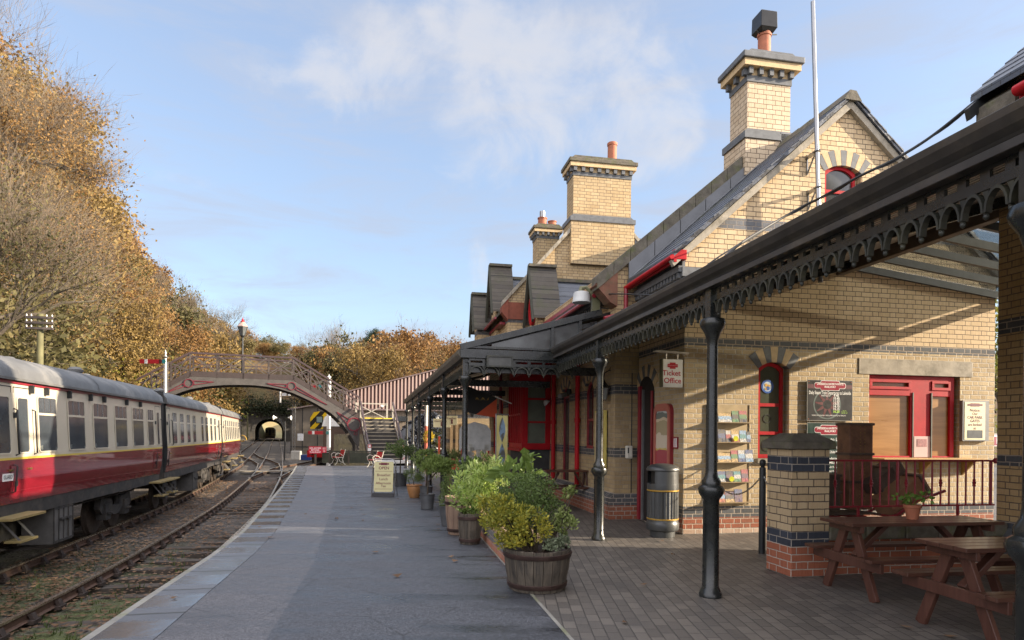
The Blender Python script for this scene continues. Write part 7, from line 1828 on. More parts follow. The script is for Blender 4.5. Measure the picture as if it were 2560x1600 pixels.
# end vehicle standing beyond the tunnel
yv=203.;q=P(675,1096,yv);T=thing('railway_coach','distant dark brown coach end standing beyond the tunnel mouth','railway coach',(q[0],yv,q[2]-.3),R(19))
mb=MB();pr=[(-1.45,1.0),(-1.45,3.2),(-1.2,3.65),(-.5,3.85),(.5,3.85),(1.2,3.65),(1.45,3.2),(1.45,1.0)];mb.prism(pr,lambda a,z,d:(a,d,z),0,14);mb.build('body',plain('coach_olive_brown',(.13,.11,.05),.5,0,.2,1,.1),T)
mb=MB();mb.prism([(-.4,1.3),(.4,1.3),(.4,3.0),(0,3.35),(-.4,3.0)],lambda a,z,d:(a,d,z),-.15,0);mb.build('gangway_door',INKBLACK,T);mb=MB();mb.bx(-1.3,1.3,-.1,13,.35,1.0);mb.build('bogie',UNDER,T)
for x in (-.95,.95): mb=MB();mb.bx(x-.3,x+.3,-.03,0,2.1,3.0);mb.build('window',GLASS,T)
# ------------------------------------------------------------------ sheds
CORR=NT('corrugated_brown');v=CORR.tc();x_,y_,z_=CORR.sep(v);wv=CORR.math('SINE',CORR.math('MULTIPLY',x_,2*PI/.28));CORR.set(Base_Color=CORR.mix(CORR.math('ADD',CORR.math('MULTIPLY',wv,.4),.5),(.08,.042,.038),(.23,.13,.115)),Roughness=.55,Normal=CORR.bump(wv,1,.06));CORR=CORR.m
BOARDV=NT('boards_vertical');v=BOARDV.tc();x_,y_,z_=BOARDV.sep(v);fr_=BOARDV.math('FRACT',BOARDV.math('DIVIDE',x_,.2));gp=BOARDV.ramp(fr_,[(.06,1),(.1,0)]);nz=BOARDV.noise(1,4,.6,BOARDV.mapv(v,(10,10,.6)));BOARDV.set(Base_Color=BOARDV.mix(gp,BOARDV.mix(nz,(.14,.11,.08),(.25,.2,.145)),(.03,.025,.02)),Roughness=.8,Normal=BOARDV.bump(BOARDV.math('MULTIPLY',gp,-1),.6,.02));BOARDV=BOARDV.m
ys=50.;a=P(900,1085,ys);b=P(1185,1085,ys)
SH=thing('timber_shed','timber store with a long brown corrugated roof behind the footbridge stairs','shed',(a[0],ys,-.2),R(8))
Ls=b[0]-a[0]+3;ez=P(1000,1013,ys)[2]+.2;
mb=MB();mb.bx(-.6,Ls,0,9,0,ez);mb.build('wall',BOARDV,SH)
f=lambda x:interp(x,[-1.2,Ls+1],[P(860,985,ys+4)[2]+.1,P(1175,945,ys+4)[2]+.9])
mb=MB();rl=P(850,985,ys)[0]-a[0];zL=P(870,984,ys)[2]+.2;zR=P(1160,905,ys)[2]+.2;xR=P(1160,905,ys)[0]-a[0]
gz_=lambda x:interp(x,[-1.3,xR,xR+6],[zL,zR,zR-1])
mb.prism([(-1.3,ez-.35),(Ls+1,ez-.35),(Ls+1,gz_(Ls+1)),(xR,zR),(-1.3,zL)],lambda p,z,d:(p,d,z),-.25,.0);mb.build('corrugated_front',CORR,SH)
mb=MB();mb.bx(-1.3,Ls+1,-.3,-.26,ez-.42,ez-.3);mb.bar((-1.35,-.2,zL+.03),(xR,-.2,zR+.03),.5,.08,up=(0,0,1));mb.build('fascia',plain('fascia_maroon_grey',(.2,.14,.13),.5),SH)
mb=MB();mb.bx(2.3,3.6,-.15,0,ez-1.25,ez-.85);mb.build('window',GLASS,SH)
# grey shed near the tunnel
ys=78.;a=P(726,1100,ys);T=thing('grey_shed','plain grey-brown shed with a shallow pitched roof beside the tunnel approach','shed',(a[0],ys,-1.0),R(4))
hl=P(730,1025,ys)[2]+1.0;hr=P(830,1000,ys)[2]+1.3;wx=P(860,1000,ys)[0]-a[0]+2
mb=MB();mb.prism([(0,0),(wx,0),(wx,hr),(0,hl)],lambda p,z,d:(p,d,z),0,14);mb.build('wall',plain('wall_grey_brown',(.16,.135,.105),.85,0,.15,.7,.2,.01),T)
mb=MB();mb.bar((-.3,-.1,hl+.05),(wx,-.1,hr+.1),.5,.14);mb.build('roof',plain('roof_pinkish',(.26,.19,.17),.6),T)
mb=MB();
for x in (.05,1.4,3.2): mb.bx(x,x+.08,-.06,0,0,lerp(hl,hr,x/wx))
mb.bx(0,wx,-.04,0,.9,1.0);mb.build('batten',BLACKM,T)
q=P(737,1093,62);mb=MB();mb.bx(-.28,.28,-.03,0,-.35,.35);T=thing('notice_board','small pale notice on the bracket signal post','sign',(q[0]+.05,63.5,q[2]),0);mb.build('panel',plain('notice_pale',(.45,.47,.5),.5),T)
# shunter
ys=52.;a=P(792,1050,ys)
T=thing('diesel_shunter','shunting locomotive cab end with yellow and black hazard stripes','locomotive',(a[0]-.2,ys,-.9),R(-8))
zt2=P(800,1029,ys)[2]+.9;zb2=P(800,1066,ys)[2]+.9
t=NT('hazard_stripes');v=t.tc();x_,y_,z_=t.sep(v);s_=t.math('FRACT',t.math('MULTIPLY',t.math('SUBTRACT',z_,t.math('MULTIPLY',x_,1.0)),1.05));t.set(Base_Color=t.mix(t.math('GREATER_THAN',s_,.5),(.65,.42,.01),(.012,.012,.012)),Roughness=.45);HAZ=t.m
w2=2.4
o_=[(-.35,zb2-.2),(-.35,zt2-.5),(-.05,zt2-.05),(.5,zt2+.02),(w2-.5,zt2+.02),(w2+.05,zt2-.05),(w2+.35,zt2-.5),(w2+.35,zb2-.2)]
mb=MB();mb.prism(o_,lambda p,z,d:(p,d,z),0,5);mb.build('cab',HAZ,T,bevel=.02)
for x0,x1 in ((.16,.75),(w2-.75,w2-.16)): mb=MB();mb.bx(x0,x1,-.04,.02,zb2+.25,zt2-.35);f=mb.build('window',INKBLACK,T);mb=MB();mb.bx(x0+.06,x1-.06,-.05,-.03,zb2+.32,zt2-.42);mb.build('pane',plain('glass_pale_green',(.2,.26,.24),.15),f) if 'glass_pale_green' not in bpy.data.materials else mb.build('pane',bpy.data.materials['glass_pale_green'],f)
mb=MB();mb.bx(-.4,w2+.4,-.4,5,.6,1.15);mb.build('buffer_beam',RED,T);mb=MB();mb.bx(-.2,w2+.2,0,5,.1,.6);mb.build('frame',UNDER,T)
for x in (.1,w2-.1): mb=MB();mb.tube([(x,-.4,.9),(x,-.8,.9)],.09,8);mb.lathe([(.2,0),(.2,.04)],(0,0,0),12);mb.xf(lambda p:p);mb.build('buffer',UNDER,T)
# pale tarpaulin heap / white wagon cover
ys=50.;a=P(842,1066,ys);T=thing('covered_wagon','wagon under a bulging white tarpaulin seen beneath the bridge arch','wagon',(a[0],ys,-.9),R(-4))
zz=P(842,1066,ys)[2]+.9;zt3=P(842,1030,ys)[2]+.9
mb=MB();mb.prism([(-1.2,zz),(2.2,zz),(2.1,zz+.6),(1.5,zt3-.1),(.6,zt3+.15),(-.4,zt3),(-1.0,zz+.7)],lambda p,z,d:(p,d,z),0,3.5);mb.build('tarpaulin',WHITE,T,bevel=.1)
mb=MB();mb.bx(-1.1,2.1,.02,3.4,.5,zz);mb.build('wagon_body',plain('wagon_brown',(.08,.05,.035),.8,0,.3,2,.2),T);mb=MB();mb.bx(.3,1.5,-.03,0,zz-.1,zz+.22);mb.build('number_plate',INKBLACK,T)
mb=MB();mb.bx(-.8,1.8,.3,3,.0,.5);mb.build('running_gear',UNDER,T)
# stone retaining wall under the arch, buffer stop fence, NO ACCESS sign, bench
ys=47.;a=P(845,1080,ys);b=P(893,1080,ys);T=thing('stone_wall','low rubble stone wall beneath the right side of the bridge','wall',(a[0]-.3,ys,-1.0),R(2))
mb=MB();mb.bx(0,b[0]-a[0]+2.2,0,.5,0,P(850,1082,ys)[2]+.9);mb.build('masonry',plain('rubble_stone',(.085,.075,.05),.9,0,.45,2.5,.9,.04,dirt=(.14,.12,.06)),T)
ys=34.4;a=P(735,1145,ys);b=P(890,1150,ys);T=thing('end_fence','dark post and rail fence along the end of the platform','fence',(a[0]+.9,ys,0),R(5));L_=b[0]-a[0]
mb=MB();mb.bx(.6,L_,-.03,.03,.62,.70);mb.bx(.6,L_,-.02,.02,.05,.6);mb.build('panel',plain('fence_dark_green',(.045,.048,.03),.8,0,.4,2,.3,.01),T)
for x in (1.0,2.0,L_-.1): mb=MB();mb.bx(x-.05,x+.05,-.05,.05,0,.75);mb.build('post',OAKW,T)
ys=33.6;a=P(772,1134,ys);b=P(807,1116,ys)
T=thing('warning_sign','red sign reading NO ACCESS BEYOND THIS POINT at the platform end','sign',(a[0],ys,a[2]),R(4));w=(P(804,1120,ys)[0]-a[0]);h=P(772,1116,ys)[2]-a[2]
mb=MB();mb.bx(0,w,-.02,.02,0,h);mb.build('panel',plain('sign_red_flat',(.5,.015,.04),.45,0,.05,4,0),T);mb=MB()
for s,k in (('NO ACCESS',.76),('BEYOND',.49),('THIS POINT',.2)): write(mb,s,h*.27,lambda x,y,z,k=k:(w*.5+x,-.022,h*k+y),0,width=w*(.86 if s!='BEYOND' else .62),bold=.0015)
mb.build('lettering',INKW,T);mb=MB();mb.bx(w+.02,w+.24,-.02,.02,h*.14,h*.95);p2=mb.build('side_panel',bpy.data.materials['sign_red_flat'],T);mb=MB();mb.bx(w+.05,w+.11,-.024,-.02,h*.58,h*.85);mb.bx(w+.13,w+.2,-.024,-.02,h*.58,h*.85);mb.bx(w+.08,w+.18,-.024,-.02,h*.22,h*.48);mb.build('lettering',plain('ink_pink',(.6,.3,.3),.5),p2)
mb=MB();mb.bx(w*.5-.05,w*.5+.05,.02,.1,-a[2],h);mb.build('post',OAKW,T)
def bench(label,loc,rz):
    T=thing('park_bench',label,'bench',loc,rz,'iron benches at the far platform end')
    mb=MB()
    for k in range(4): mb.bx(-.55,.55,-.22+k*.1,-.14+k*.1,.40,.43)
    mb.build('seat',RED,T)
    mb=MB()
    for k in range(4): mb.bx(-.55,.55,.20+k*.03,.22+k*.03,.50+k*.09,.57+k*.09)
    mb.build('backrest',RED,T)
    for e in (-1,1):
        x=e*.55;mb=MB()
        mb.tube([(x,-.28,0),(x,-.2,.06),(x,-.12,.25),(x,-.24,.42),(x,-.26,.58),(x,-.12,.68),(x,.05,.62),(x,.16,.52)],.022,6);mb.tube([(x,.32,0),(x,.2,.1),(x,.14,.3),(x,.2,.45),(x,.33,.9)],.022,6);mb.tube([(x,-.2,.42),(x,.2,.42)],.018,6);mb.tube([(x,-.1,.4),(x,.0,.2),(x,.15,.12),(x,.22,.22)],.016,6)
        mb.build('leg',plain('iron_cream',(.45,.42,.35),.5) if 'iron_cream' not in bpy.data.materials else bpy.data.materials['iron_cream'],T)
    return T
q=onz(848,1160);bn=bench('white iron bench with red slats at the platform end, left of the stairs',(q[0],q[1]-.3,0),R(-62));bn.scale=(.9,.9,.9)
q=onz(962,1163);dup(bn,(q[0],31.0,0),R(-62),'second white and red bench half hidden behind the OPEN folding sign')
# telegraph poles
y_=19.6;q=P(101,785,y_);b=P(101,910,y_);POLE=plain('pole_mossy',(.14,.13,.06),.8,0,.25,3,.3,.006)
T=thing('telegraph_pole','mossy telegraph pole with four crossarms behind the first coach','telegraph pole',(q[0],y_,.0),R(10))
mb=MB();mb.tube([(0,0,-.9),(0,0,q[2])],[.11,.085],10);mb.build('pole',POLE,T)
mb=MB()
for v in (795,808,822): z=P(101,v,y_)[2];mb.bx(-.36,.40,-.13,-.05,z-.035,z+.035)
mb.build('crossarm',BRN,T);mb=MB()
for v in (795,808,822):
    z=P(101,v,y_)[2]
    for x in (-.33,-.2,.22,.37): mb.lathe([(.012,0),(.02,.025),(.014,.04),(.018,.05),(.006,.065)],(x,-.09,z+.035),8)
mb.build('insulator',INKW,T)
y_=120.;q=P(594,1007,y_);T=thing('telegraph_pole','thin distant pole left of the tunnel mouth','telegraph pole',(q[0],y_,0),0);mb=MB();mb.tube([(0,0,0),(0,0,q[2])],[.16,.12],6);mb.build('pole',POLE,T);mb=MB();mb.bx(-.1,.9,-.05,.05,q[2]-.7,q[2]-.55);mb.build('crossarm',BRN,T)
y_=135.;q=P(619,1031,y_);T=thing('telegraph_pole','short distant pole beside the tunnel arch','telegraph pole',(q[0],y_,0),0);mb=MB();mb.tube([(0,0,0),(0,0,q[2])],[.16,.12],6);mb.build('pole',POLE,T)
mb=MB();q=P(607,1100,60)
mb.tube([(.35*math.cos(k*.4),0,.35*math.sin(k*.4)+.02*k) for k in range(14)],.05,6);single('hose_reel',mb,GOLD,'small yellow hoop beside the track at the end of the train','hoop',(q[0],60,q[2]),0)
y_=62;q=P(741,1120,y_);mb=MB();mb.bx(-.45,.45,-.3,.3,0,.85);single('relay_box',mb,plain('cabinet_pale',(.3,.3,.29),.5),'pale lineside cabinet at the foot of the bracket signal','cabinet',(q[0],y_,-.95),0,bevel=.03)
q=P(766,1125,60);mb=MB();mb.bx(-.45,.45,-.3,.3,-.3,.2);single('barrow_crate',mb,plain('crate_blue',(.02,.05,.2),.5),'small blue crate left of the red warning sign','crate',(q[0],60,-.6),0,bevel=.02)
q=onz(763,1150);
mb=MB();mb.bx(-1.6,1.3,-.5,.5,0,.06);single('board_crossing',mb,plain('boards_pale',(.25,.22,.17),.8,0,.3,2,.3),'pale boarded crossing over the rails near the platform end','crossing',(-15.5,40.5,-.82),R(16))
# ------------------------------------------------------------------ behind the far canopy: coal heap, toilets
y_=40.;mb=MB();rr=random.Random(21);a=P(990,1090,y_);b=P(1140,1090,y_)
COAL=plain('coal',(.018,.02,.026),.35,0,.5,3,.3,.02,spec=.8)
for i in range(900):
    f=rr.random();x=lerp(a[0],b[0]+1,f);h=1.0+2.0*math.exp(-((f-.45)/.42)**2);z=rr.random()**.7*h;d=(1-z/h)*-1.6
    s=rr.uniform(.1,.22);M=Euler((rr.uniform(0,3),rr.uniform(0,3),rr.uniform(0,3))).to_matrix()
    vs=[M@Vector((p[0]*s*rr.uniform(.7,1.2),p[1]*s,p[2]*s*.8))+Vector((x,y_+d+rr.uniform(-.1,.1),z)) for p in ((-.5,-.5,-.5),(.5,-.5,-.5),(.5,.5,-.5),(-.5,.5,-.5),(-.4,-.5,.5),(.5,-.4,.5),(.4,.5,.5),(-.5,.4,.5))]
    mb.add(vs,[(0,3,2,1),(4,5,6,7),(0,1,5,4),(1,2,6,5),(2,3,7,6),(3,0,4,7)])
core=[];n=20
for i in range(n+1): f=i/n;core.append((lerp(a[0],b[0]+1,f),.9+1.9*math.exp(-((f-.45)/.42)**2)))
mb.prism([(a[0],0)]+core+[(b[0]+1,0)],lambda p,z,d:(p,d+z*.55,z),y_-1.5,y_+2)
o=mb.build('coal_heap',COAL,fix=False);tag(o,'heap of black coal seen between the canopy columns','coal heap',kind='stuff')
y_=27.;
for s,u0,v0,u1,v1,lab in (('Gentlemen',1083,1047,1126,1068,'cream Gentlemen sign hanging under the far canopy'),('Ladies',1117,1039.5,1143,1062,'cream Ladies sign hanging under the far canopy')):
    yy=y_ if s=='Gentlemen' else 25.5
    p=P(u0,v1,yy);q=P(u1,v0,yy);w=q[0]-p[0];h=q[2]-p[2];T=thing('toilet_sign',lab,'sign',(p[0],yy,p[2]),0,'toilet signs')
    mb=MB();mb.bx(0,w,-.02,.02,0,h);mb.build('panel',CREAM,T);mb=MB();write(mb,s,h*.30,lambda x,y,z:(w*.5+x,-.022,h*.72+y),0,width=w*.84,bold=.001)
    mb.prism([(w*.5-.035,h*.12),(w*.5+.035,h*.12),(w*.5+.03,h*.4),(w*.5-.03,h*.4)],lambda a,z,d:(a,-.022+d,z),0,.002);mb.prism([(w*.5+.04*math.cos(k*.6),h*.5+.04*math.sin(k*.6)) for k in range(10)],lambda a,z,d:(a,-.022+d,z),0,.002);mb.build('lettering',INKR,T)
    mb=MB()
    for x in (.08,w-.08): mb.bx(x-.01,x+.01,-.01,.01,h,h+.6)
    mb.build('hanger',BLACKM,T)
y_=33.;a=P(1115,1150,y_);T=thing('toilet_block','small tan brick outbuilding beyond the far canopy','building',(a[0],y_,0),R(4));mb=MB();mb.bx(0,6,0,4,0,P(1120,1020,y_)[2]);mb.build('wall',BRICK_B,T)
for k in range(5): mb=MB();mb.bx(.2+k*.28,.34+k*.28,-.12,0,.1,2.2);mb.build('panel_strip',plain('timber_tan',(.3,.2,.1),.7) if 'timber_tan' not in bpy.data.materials else bpy.data.materials['timber_tan'],T)
mb=MB();mb.prism([(-.3,P(1120,1020,y_)[2]),(6.2,P(1120,1020,y_)[2]+.0),(6.2,P(1120,1020,y_)[2]+1.6),(2.5,P(1120,1020,y_)[2]+1.0)],lambda a,z,d:(a,d,z),-.2,4.2);mb.build('roof',SLATEM,T)
y_=29.;q=P(1066,1020,y_);T=thing('striped_post','white over red painted post carrying yellow flowers, seen between the canopy columns','post',(q[0],y_,0),0);zz=P(1066,1065,y_)[2];mb=MB();mb.tube([(0,0,0),(0,0,zz)],.075,10);mb.build('lower_part',plain('paint_salmon_red',(.45,.1,.06),.5),T);mb=MB();mb.tube([(0,0,zz),(0,0,P(1066,1000,y_)[2])],.075,10);mb.build('upper_part',WHITE,T)
FLW=foliage('leaf_yellow_flower',[(.2,.25,.03),(.5,.42,.03),(.65,.5,.05)],.6,.3)
mb=MB();leafy(mb,(.12,-.1,P(1066,1092,y_)[2]),(.22,.2,.25),240,.1,rr);mb.build('flowers',FLW,T,fix=False)
c=P(1090,1112,34);shrub('flowering_bush','sunlit yellow bush in front of the coal heap',(c[0],34,0),[(0,0,c[2],.7,.5,.9)],900,.13,FLW,5,77,.1,.5)
q=P(1098,1110,33);mb=MB();mb.bx(-.05,.05,-.05,.05,0,q[2]+.4);single('marker_post',mb,INKORANGE,'orange marker post beside the sunlit yellow bush','post',(q[0],33,0),0)
# ------------------------------------------------------------------ woods
BARK=plain('bark_grey_brown',(.085,.068,.05),.9,0,.35,4,.6,.02,dirt=(.10,.10,.05))
TWIG=plain('bark_twig_pale',(.14,.11,.08),.9,0,.3,3,.2,.01)
AUT=foliage('leaf_autumn_russet',[(.075,.042,.018),(.18,.093,.034),(.26,.145,.05),(.31,.185,.068),(.24,.175,.07)],.65,.3,.2)
AUT2=foliage('leaf_autumn_ochre',[(.08,.057,.022),(.175,.118,.04),(.26,.175,.058),(.31,.22,.08)],.65,.3,.2)
AUTG=foliage('leaf_autumn_olive',[(.05,.05,.022),(.11,.10,.038),(.17,.145,.06),(.235,.18,.085)],.65,.3,.2)
GREENY=foliage('leaf_yellow_green',[(.06,.08,.014),(.13,.15,.022),(.22,.22,.035),(.30,.26,.05)],.6,.3,.2)
PINE=foliage('leaf_pine_dark',[(.012,.028,.014),(.025,.05,.022),(.05,.08,.03)],.6,.1,.2)
def fast_leaves(rng,cent,sig,n,size,asp=.6):
    """n leaf-shaped quads around clump centres"""
    idx=rng.integers(0,len(cent),n);p=cent[idx]+rng.normal(0,1,(n,3))*sig[idx][:,None]*np.array([1,1,.75])
    ax=rng.normal(0,1,(n,3));ax[:,2]-=.25;ax/=np.linalg.norm(ax,axis=1)[:,None]
    t=rng.normal(0,1,(n,3));sd=np.cross(ax,t);sd/=np.maximum(1e-6,np.linalg.norm(sd,axis=1))[:,None];nn=np.cross(ax,sd)
    l=(size*rng.uniform(.6,1.35,n))[:,None];w=l*asp
    v=np.stack([p-ax*l*.5,p-sd*w*.5+nn*l*.08,p+ax*l*.5,p+sd*w*.5+nn*l*.08],1).reshape(-1,3)
    return v
def mesh_quads(name,v,mat):
    n=len(v)//4;me=bpy.data.meshes.new(name);me.vertices.add(len(v));me.vertices.foreach_set('co',v.astype(np.float32).ravel())
    me.loops.add(len(v));me.loops.foreach_set('vertex_index',np.arange(len(v),dtype=np.int32))
    me.polygons.add(n);me.polygons.foreach_set('loop_start',np.arange(n,dtype=np.int32)*4)
    try: me.polygons.foreach_set('loop_total',np.full(n,4,dtype=np.int32))
    except Exception: pass
    me.materials.append(mat);me.update(calc_edges=True);me.validate();return me
def twigs(rng,starts,dirs,n,ln,w,spread):
    """thin tapering bare twigs as long slim quads"""
    idx=rng.integers(0,len(starts),n);p=starts[idx]+rng.normal(0,1,(n,3))*spread
    d=dirs[idx]+rng.normal(0,.55,(n,3));d/=np.linalg.norm(d,axis=1)[:,None]
    L=(ln*rng.uniform(.5,1.4,n))[:,None];s=np.cross(d,rng.normal(0,1,(n,3)));s/=np.maximum(1e-6,np.linalg.norm(s,axis=1))[:,None]
    b=rng.normal(0,.12,(n,3))*L
    return np.stack([p-s*w,p+d*L*.55+b-s*w*.6,p+d*L+b*1.3,p+d*L*.55+b+s*w*.6],1).reshape(-1,3)
def make_tree(name,label,seed,h,cr,zc,nl,size,mat,levels=4,limbs=7,ntw=900,tw=.012,tl=1.2,clump=.55,lean=(0,0),group=None,bias=None,bare_top=0,sparse=1.,tr=.22):
    rr=random.Random(seed);rng=np.random.default_rng(seed);T=thing(name,label,'tree',(0,0,0),0,group)
    mb=MB();tips=[];dirs=[]
    def branch(p,d,l,r,lv):
        q=p+d*l*.5+Vector((rr.uniform(-.1,.1),rr.uniform(-.1,.1),rr.uniform(-.02,.1)))*l;e=p+d*l+Vector((rr.uniform(-.12,.12),rr.uniform(-.12,.12),rr.uniform(-.05,.12)))*l
        if lv<=3: mb.tube([p,q,e],[r,r*.8,r*.6],6 if lv<2 else 4,0,False)
        else: mb.tube([p,e],[r,r*.4],3,0,False)
        tips.append(e);dirs.append(d)
        if lv>=2: tips.append(q);dirs.append(d)
        if lv>=levels: return
        for k in range(rr.choice((2,3,3)) if lv>0 else limbs):
            if lv==0:
                a=2*PI*(k+rr.uniform(-.3,.3))/limbs;el=rr.uniform(.15,1.1);nd=Vector((math.cos(a)*math.cos(el),math.sin(a)*math.cos(el),math.sin(el)));st=p.lerp(e,rr.uniform(.35,1));nl_=cr*rr.uniform(.42,.62)
            else:
                nd=(d+Vector((rr.uniform(-.8,.8),rr.uniform(-.8,.8),rr.uniform(-.35,.6)))).normalized();st=q.lerp(e,rr.uniform(.2,1));nl_=l*rr.uniform(.5,.75)
            branch(st,nd,nl_,r*(.42 if lv==0 else .58),lv+1)
    base=Vector((0,0,-.6));top=Vector((lean[0],lean[1],h*.62))
    branch(base,(top-base).normalized(),(top-base).length,tr*h/12,0)
    mb.build('trunk',BARK,T,fix=False)
    tp=np.array([t[:] for t in tips]);dr=np.array([t[:] for t in dirs])
    # clumps: twig ends, kept inside the crown
    k=np.array([cr,cr,(h-zc)]);off=(tp-np.array([lean[0],lean[1],zc]))/k
    extra=rng.normal(0,1,(max(30,len(tp)//2),3));extra/=np.linalg.norm(extra,axis=1)[:,None];extra*=rng.uniform(.45,1.0,(len(extra),1))**.5
    extra=extra*k*.92+np.array([lean[0],lean[1],zc]);extra=extra[extra[:,2]>h*.14]
    c=np.concatenate([tp[(np.linalg.norm(off,axis=1)<1.15)&(tp[:,2]>h*.15)],extra])
    if bare_top: c=c[c[:,2]<h*bare_top]
    sig=rng.uniform(.5,1.2,len(c))*clump
    keep=rng.random(len(c))<sparse;c=c[keep];sig=sig[keep]
    if nl and len(c):
        me=mesh_quads('crown',fast_leaves(rng,c,sig,nl,size),mat);o=bpy.data.objects.new('crown',me);COL.objects.link(o);o.parent=T
    if ntw:
        outw=tp-np.array([0,0,zc*.7]);outw/=np.maximum(1e-6,np.linalg.norm(outw,axis=1))[:,None];c2=np.concatenate([tp,extra]);o2=c2-np.array([0,0,zc*.6]);o2/=np.maximum(1e-6,np.linalg.norm(o2,axis=1))[:,None];o2[:,2]+=.25
        me=mesh_quads('twigs',twigs(rng,c2,o2,ntw,tl,tw,.35),TWIG);o=bpy.data.objects.new('twigs',me);COL.objects.link(o);o.parent=T
    return T
def place(T,p,rz,s,label=None): return dup(T,p,rz,label,None,s if isinstance(s,tuple) else (s,s,s))
# near trees on the bank behind the train
big=make_tree('oak_tree','huge russet oak towering over the nearest coach at the left edge',11,20,6.0,9,26000,.115,AUT,5,9,24000,.008,1.0,.65,(0,0))
big.location=(-23.9,26,.6)
b2=make_tree('oak_tree','pale half-bare tree with a feathery grey top behind the huge oak',12,25,5.6,12.5,9000,.125,AUTG,5,10,22000,.010,1.5,.6,(0,0),None,None,.72)
b2.location=(-27.6,31,2.0)
b3=make_tree('oak_tree','broad ochre oak leaning over the train beyond the huge oak',13,14,5.2,7.0,20000,.12,AUT2,5,8,9000,.009,1.3,.46,(.6,0),sparse=.65);b3.location=(-27.6,34,1.0)
b4=make_tree('birch_tree','slim half-bare tree with pale twigs in front of the huge oak',14,12,4.2,6.5,7000,.11,AUTG,5,7,6000,.008,1.3,.5);b4.location=(-18.6,21.5,.2)
# shrubs on the lower bank
bushes=[]
for i,(mat,lab) in enumerate(((GREENY,'x'),(AUTG,'x'),(AUT2,'x'))):
    rng=np.random.default_rng(40+i);c=rng.normal(0,1,(26,3));c/=np.linalg.norm(c,axis=1)[:,None];c=c*np.array([1.7,1.7,1.5])*rng.uniform(.4,1,(26,1))+np.array([0,0,1.5]);c=c[c[:,2]>.2]
    T=thing('bank_bush',lab,'bush',(0,0,-50),0,'bushes on the bank behind the train')
    me=mesh_quads('foliage',fast_leaves(rng,c,rng.uniform(.3,.55,len(c)),5200,.19),mat);o=bpy.data.objects.new('foliage',me);COL.objects.link(o);o.parent=T
    mb=MB()
    for k in range(9): a=rng.uniform(0,6.28);mb.tube([(0,0,-.2),(math.cos(a)*.5,math.sin(a)*.5,1.2),(math.cos(a)*1.2,math.sin(a)*1.2,2.3)],[.05,.03,.01],4)
    mb.build('stem',BARK,T,fix=False);bushes.append(T)
rr=random.Random(77)
BL=('yellow-green bush on the bank just above the train roofs','olive bush among others on the bank behind the train','ochre bush among others on the bank behind the train')
first=[True]*3;cnt=0
for i in range(54):
    y=rr.uniform(21,95);d=rr.uniform(5.2,9.5);x=t2x(y)-d/.94;u=CX+F*x/y
    if u<-60: continue
    k=0 if (230<u<360 and rr.random()<.75) else rr.choice((1,2,2,1,0) if u>200 else (1,2));s=rr.uniform(.8,1.7)*(1 if y<60 else 1.3)
    p=(x,y,hillz(x,y)-1.0)
    if first[k]: bushes[k].location=p;bushes[k].scale=(s,s,s);bushes[k].rotation_euler.z=rr.uniform(0,6);bushes[k]['label']=BL[k];first[k]=False
    else: place(bushes[k],p,rr.uniform(0,6),s)
# woodland on the hillside: six kinds, each tree its own object
kinds=[('oak_tree',AUT,'russet brown tree in the autumn wood on the hillside',51,5.0,1.0,900),('oak_tree',AUT2,'ochre tree in the autumn wood on the hillside',52,4.6,1.0,900),('ash_tree',AUTG,'olive green tree in the autumn wood on the hillside',53,4.4,.9,1100),('oak_tree',AUT,'thinly leaved brown tree in the autumn wood on the hillside',54,5.2,.55,2200)]
near=[];far=[]
for nm,mat,lab,sd,cr,sp,nt_ in kinds:
    near.append(make_tree(nm,lab,sd,12,cr,6.2,15000,.23,mat,4,8,nt_*2,.012,1.2,.6,(0,0),'trees of the hillside wood',None,0,sp))
    far.append(make_tree(nm,lab,sd+20,12,cr,6.2,7500,.36,mat,3,8,nt_,.018,1.3,.65,(0,0),'trees of the hillside wood',None,0,sp))
bare=make_tree('bare_tree','bare grey winter tree rising above the wood beyond the footbridge',75,12,4.6,6.5,0,.3,AUT,5,8,3200,.016,1.3,.5)
SIL=[(-200,-200),(0,0),(90,130),(160,210),(255,300),(285,420),(345,560),(370,645),(420,700),(480,730),(540,790),(600,812),(677,842),(740,856),(830,868),(880,864),(960,838),(1040,836),(1090,850),(1160,858),(1300,900),(2600,900)]
def sil_e(a): 
    u=CX+F*a;return -(interp(u,[s[0] for s in SIL],[s[1] for s in SIL])-(1087+.009*(u-1280)))/F
used=[False]*8;rr=random.Random(5);pts=[]
rows=[38,44,50,57,65,74,84,95,107,120,134,149,157,163,169,180,197,216]
for j,y0 in enumerate(rows):
    step=4.3+y0*.021
    a0=-.83 if y0<120 else -.72;x=a0*y0
    while x<(.02 if y0>90 else -.1)*y0:
        px=x+rr.uniform(-.3,.3)*step;py=y0+rr.uniform(-2.2,2.2)*(1+y0/150);x+=step
        a=px/py;g=hillz(px,py);d=trackd(px,py)
        if d<5.6 and not(py+.36*(px+57)>156 or (d<-11 and py>66)): continue
        Lq=py+.36*(px+57)
        if -12<d<4.5 and Lq<153: continue
        if Lq>196 and abs(d+3)<15: continue
        if 150<Lq<198 and -24<d<20: g=ztopw+.1+12*(lambda q:q*q*(3-2*q))(max(0,min(1,(Lq-149)/13)))
        wv=4.6;e=min(sil_e(a),sil_e(a+wv/py)+.02,sil_e(a+wv*.5/py)+.0);top=e*py+H
        hgt=(top-(g-1))*rr.uniform(.80,1.03)
        if hgt<3.2: continue
        hgt=min(hgt,rr.uniform(12.5,18.5))
        pts.append((px,py,g-1.0,hgt))
print('hill trees',len(pts))
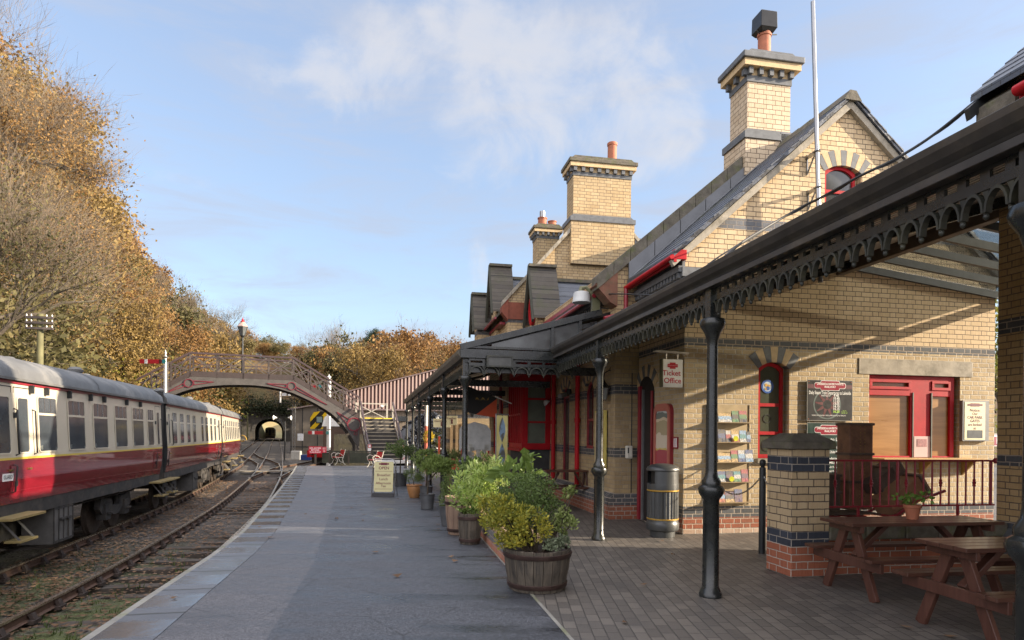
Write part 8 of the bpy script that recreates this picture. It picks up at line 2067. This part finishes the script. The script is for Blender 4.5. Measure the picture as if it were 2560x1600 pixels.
for px,py,g,hgt in pts:
    u=CX+F*px/py
    w=[3,3,2,2] if u<700 else ([3,2,3,2] if u<900 else [4,4,1,2])
    k=rr.choices(range(4),w)[0];q=py<72;i=k+(0 if q else 4);src=(near if q else far)[k]
    s=hgt/11.2*rr.uniform(.97,1.08);sx=min(1.3,max(.6,s))*rr.uniform(.85,1.1)
    if not used[i]: src.location=(px,py,g);src.scale=(sx,sx,s);src.rotation_euler.z=rr.uniform(0,6.28);used[i]=True
    else: place(src,(px,py,g),rr.uniform(0,6.28),(sx,sx,s))
for i in range(8):
    if not used[i]:
        T=(near+far)[i]
        for c in list(T.children): bpy.data.objects.remove(c)
        bpy.data.objects.remove(T)
# bare trees on the skyline
y_=120;p=P(795,830,y_);bare.location=(p[0],y_,p[2]-13);bare.scale=(1.25,1.25,1.15)
BT=[(575,768,118,.8,'bare tree on the skyline just left of the bridge lamp'),(510,742,112,.8,'bare feathery tree on the hill crest left of the bridge lamp'),(440,690,92,.75,'bare feathery tree high on the hillside behind the first signal')]
for u,v,y_,s,lab in BT: p=P(u,v,y_);place(bare,(p[0],y_,p[2]-12*s),rr.uniform(0,6),(s,s,s),lab)
# a dark pine rising above the wood
y_=150;p=P(940,824,y_);T=thing('pine_tree','dark green pine rising above the autumn wood right of the bare tree','tree',(p[0],y_,p[2]-17),0);mb=MB();mb.tube([(0,0,0),(.4,0,10),(0,0,17)],[.35,.25,.06],6);mb.build('trunk',BARK,T)
rng=np.random.default_rng(8);c=[]
for z,r,n in ((16.6,.8,3),(15.6,2.0,7),(14.4,2.6,8),(12.8,3.4,10),(11,3.6,9)):
    for k in range(n): a=rng.uniform(0,6.28);c.append((math.cos(a)*r*rng.uniform(.3,1.1),math.sin(a)*r,z+rng.uniform(-.4,.4)))
me=mesh_quads('crown',fast_leaves(rng,np.array(c),np.full(len(c),.5),6500,.35,.35),PINE);o=bpy.data.objects.new('crown',me);COL.objects.link(o);o.parent=T
# yellowish trees between the canopy and the tunnel, ivy on the tunnel wall, tree behind the gap at the right
T=make_tree('garden_tree','yellow-green tree glimpsed in the gap between the ticket office and the right block',91,9,3.4,4.2,6000,.2,GREENY,4,7,900);p=P(2492,1000,30);T.location=(p[0]+.5,30,0)
T=make_tree('birch_tree','golden yellow tree overhanging the track left of the tunnel mouth',92,10,4.2,5.5,7000,.3,AUT2,4,7,500);p=P(585,1000,118);T.location=(p[0]-2.5,118,2);T.scale=(1.2,1.2,1.2)
rng=np.random.default_rng(3);c=np.array([(rng.uniform(-16,12),rng.uniform(-1.2,.4),ztopw+rng.uniform(-1.3,2.6)) for _ in range(70)])
me=mesh_quads('ivy',fast_leaves(rng,c,np.full(len(c),.9),9000,.34),foliage('leaf_ivy_dark',[(.012,.02,.008),(.03,.04,.014),(.06,.065,.02)],.6,.1,.3))
o=bpy.data.objects.new('ivy',me);COL.objects.link(o);tag(o,'dark ivy and brambles hanging over the tunnel portal','ivy',kind='stuff');o.location=(tc[0],TY,-.35);o.rotation_euler.z=math.atan2(Tn.y,Tn.x)
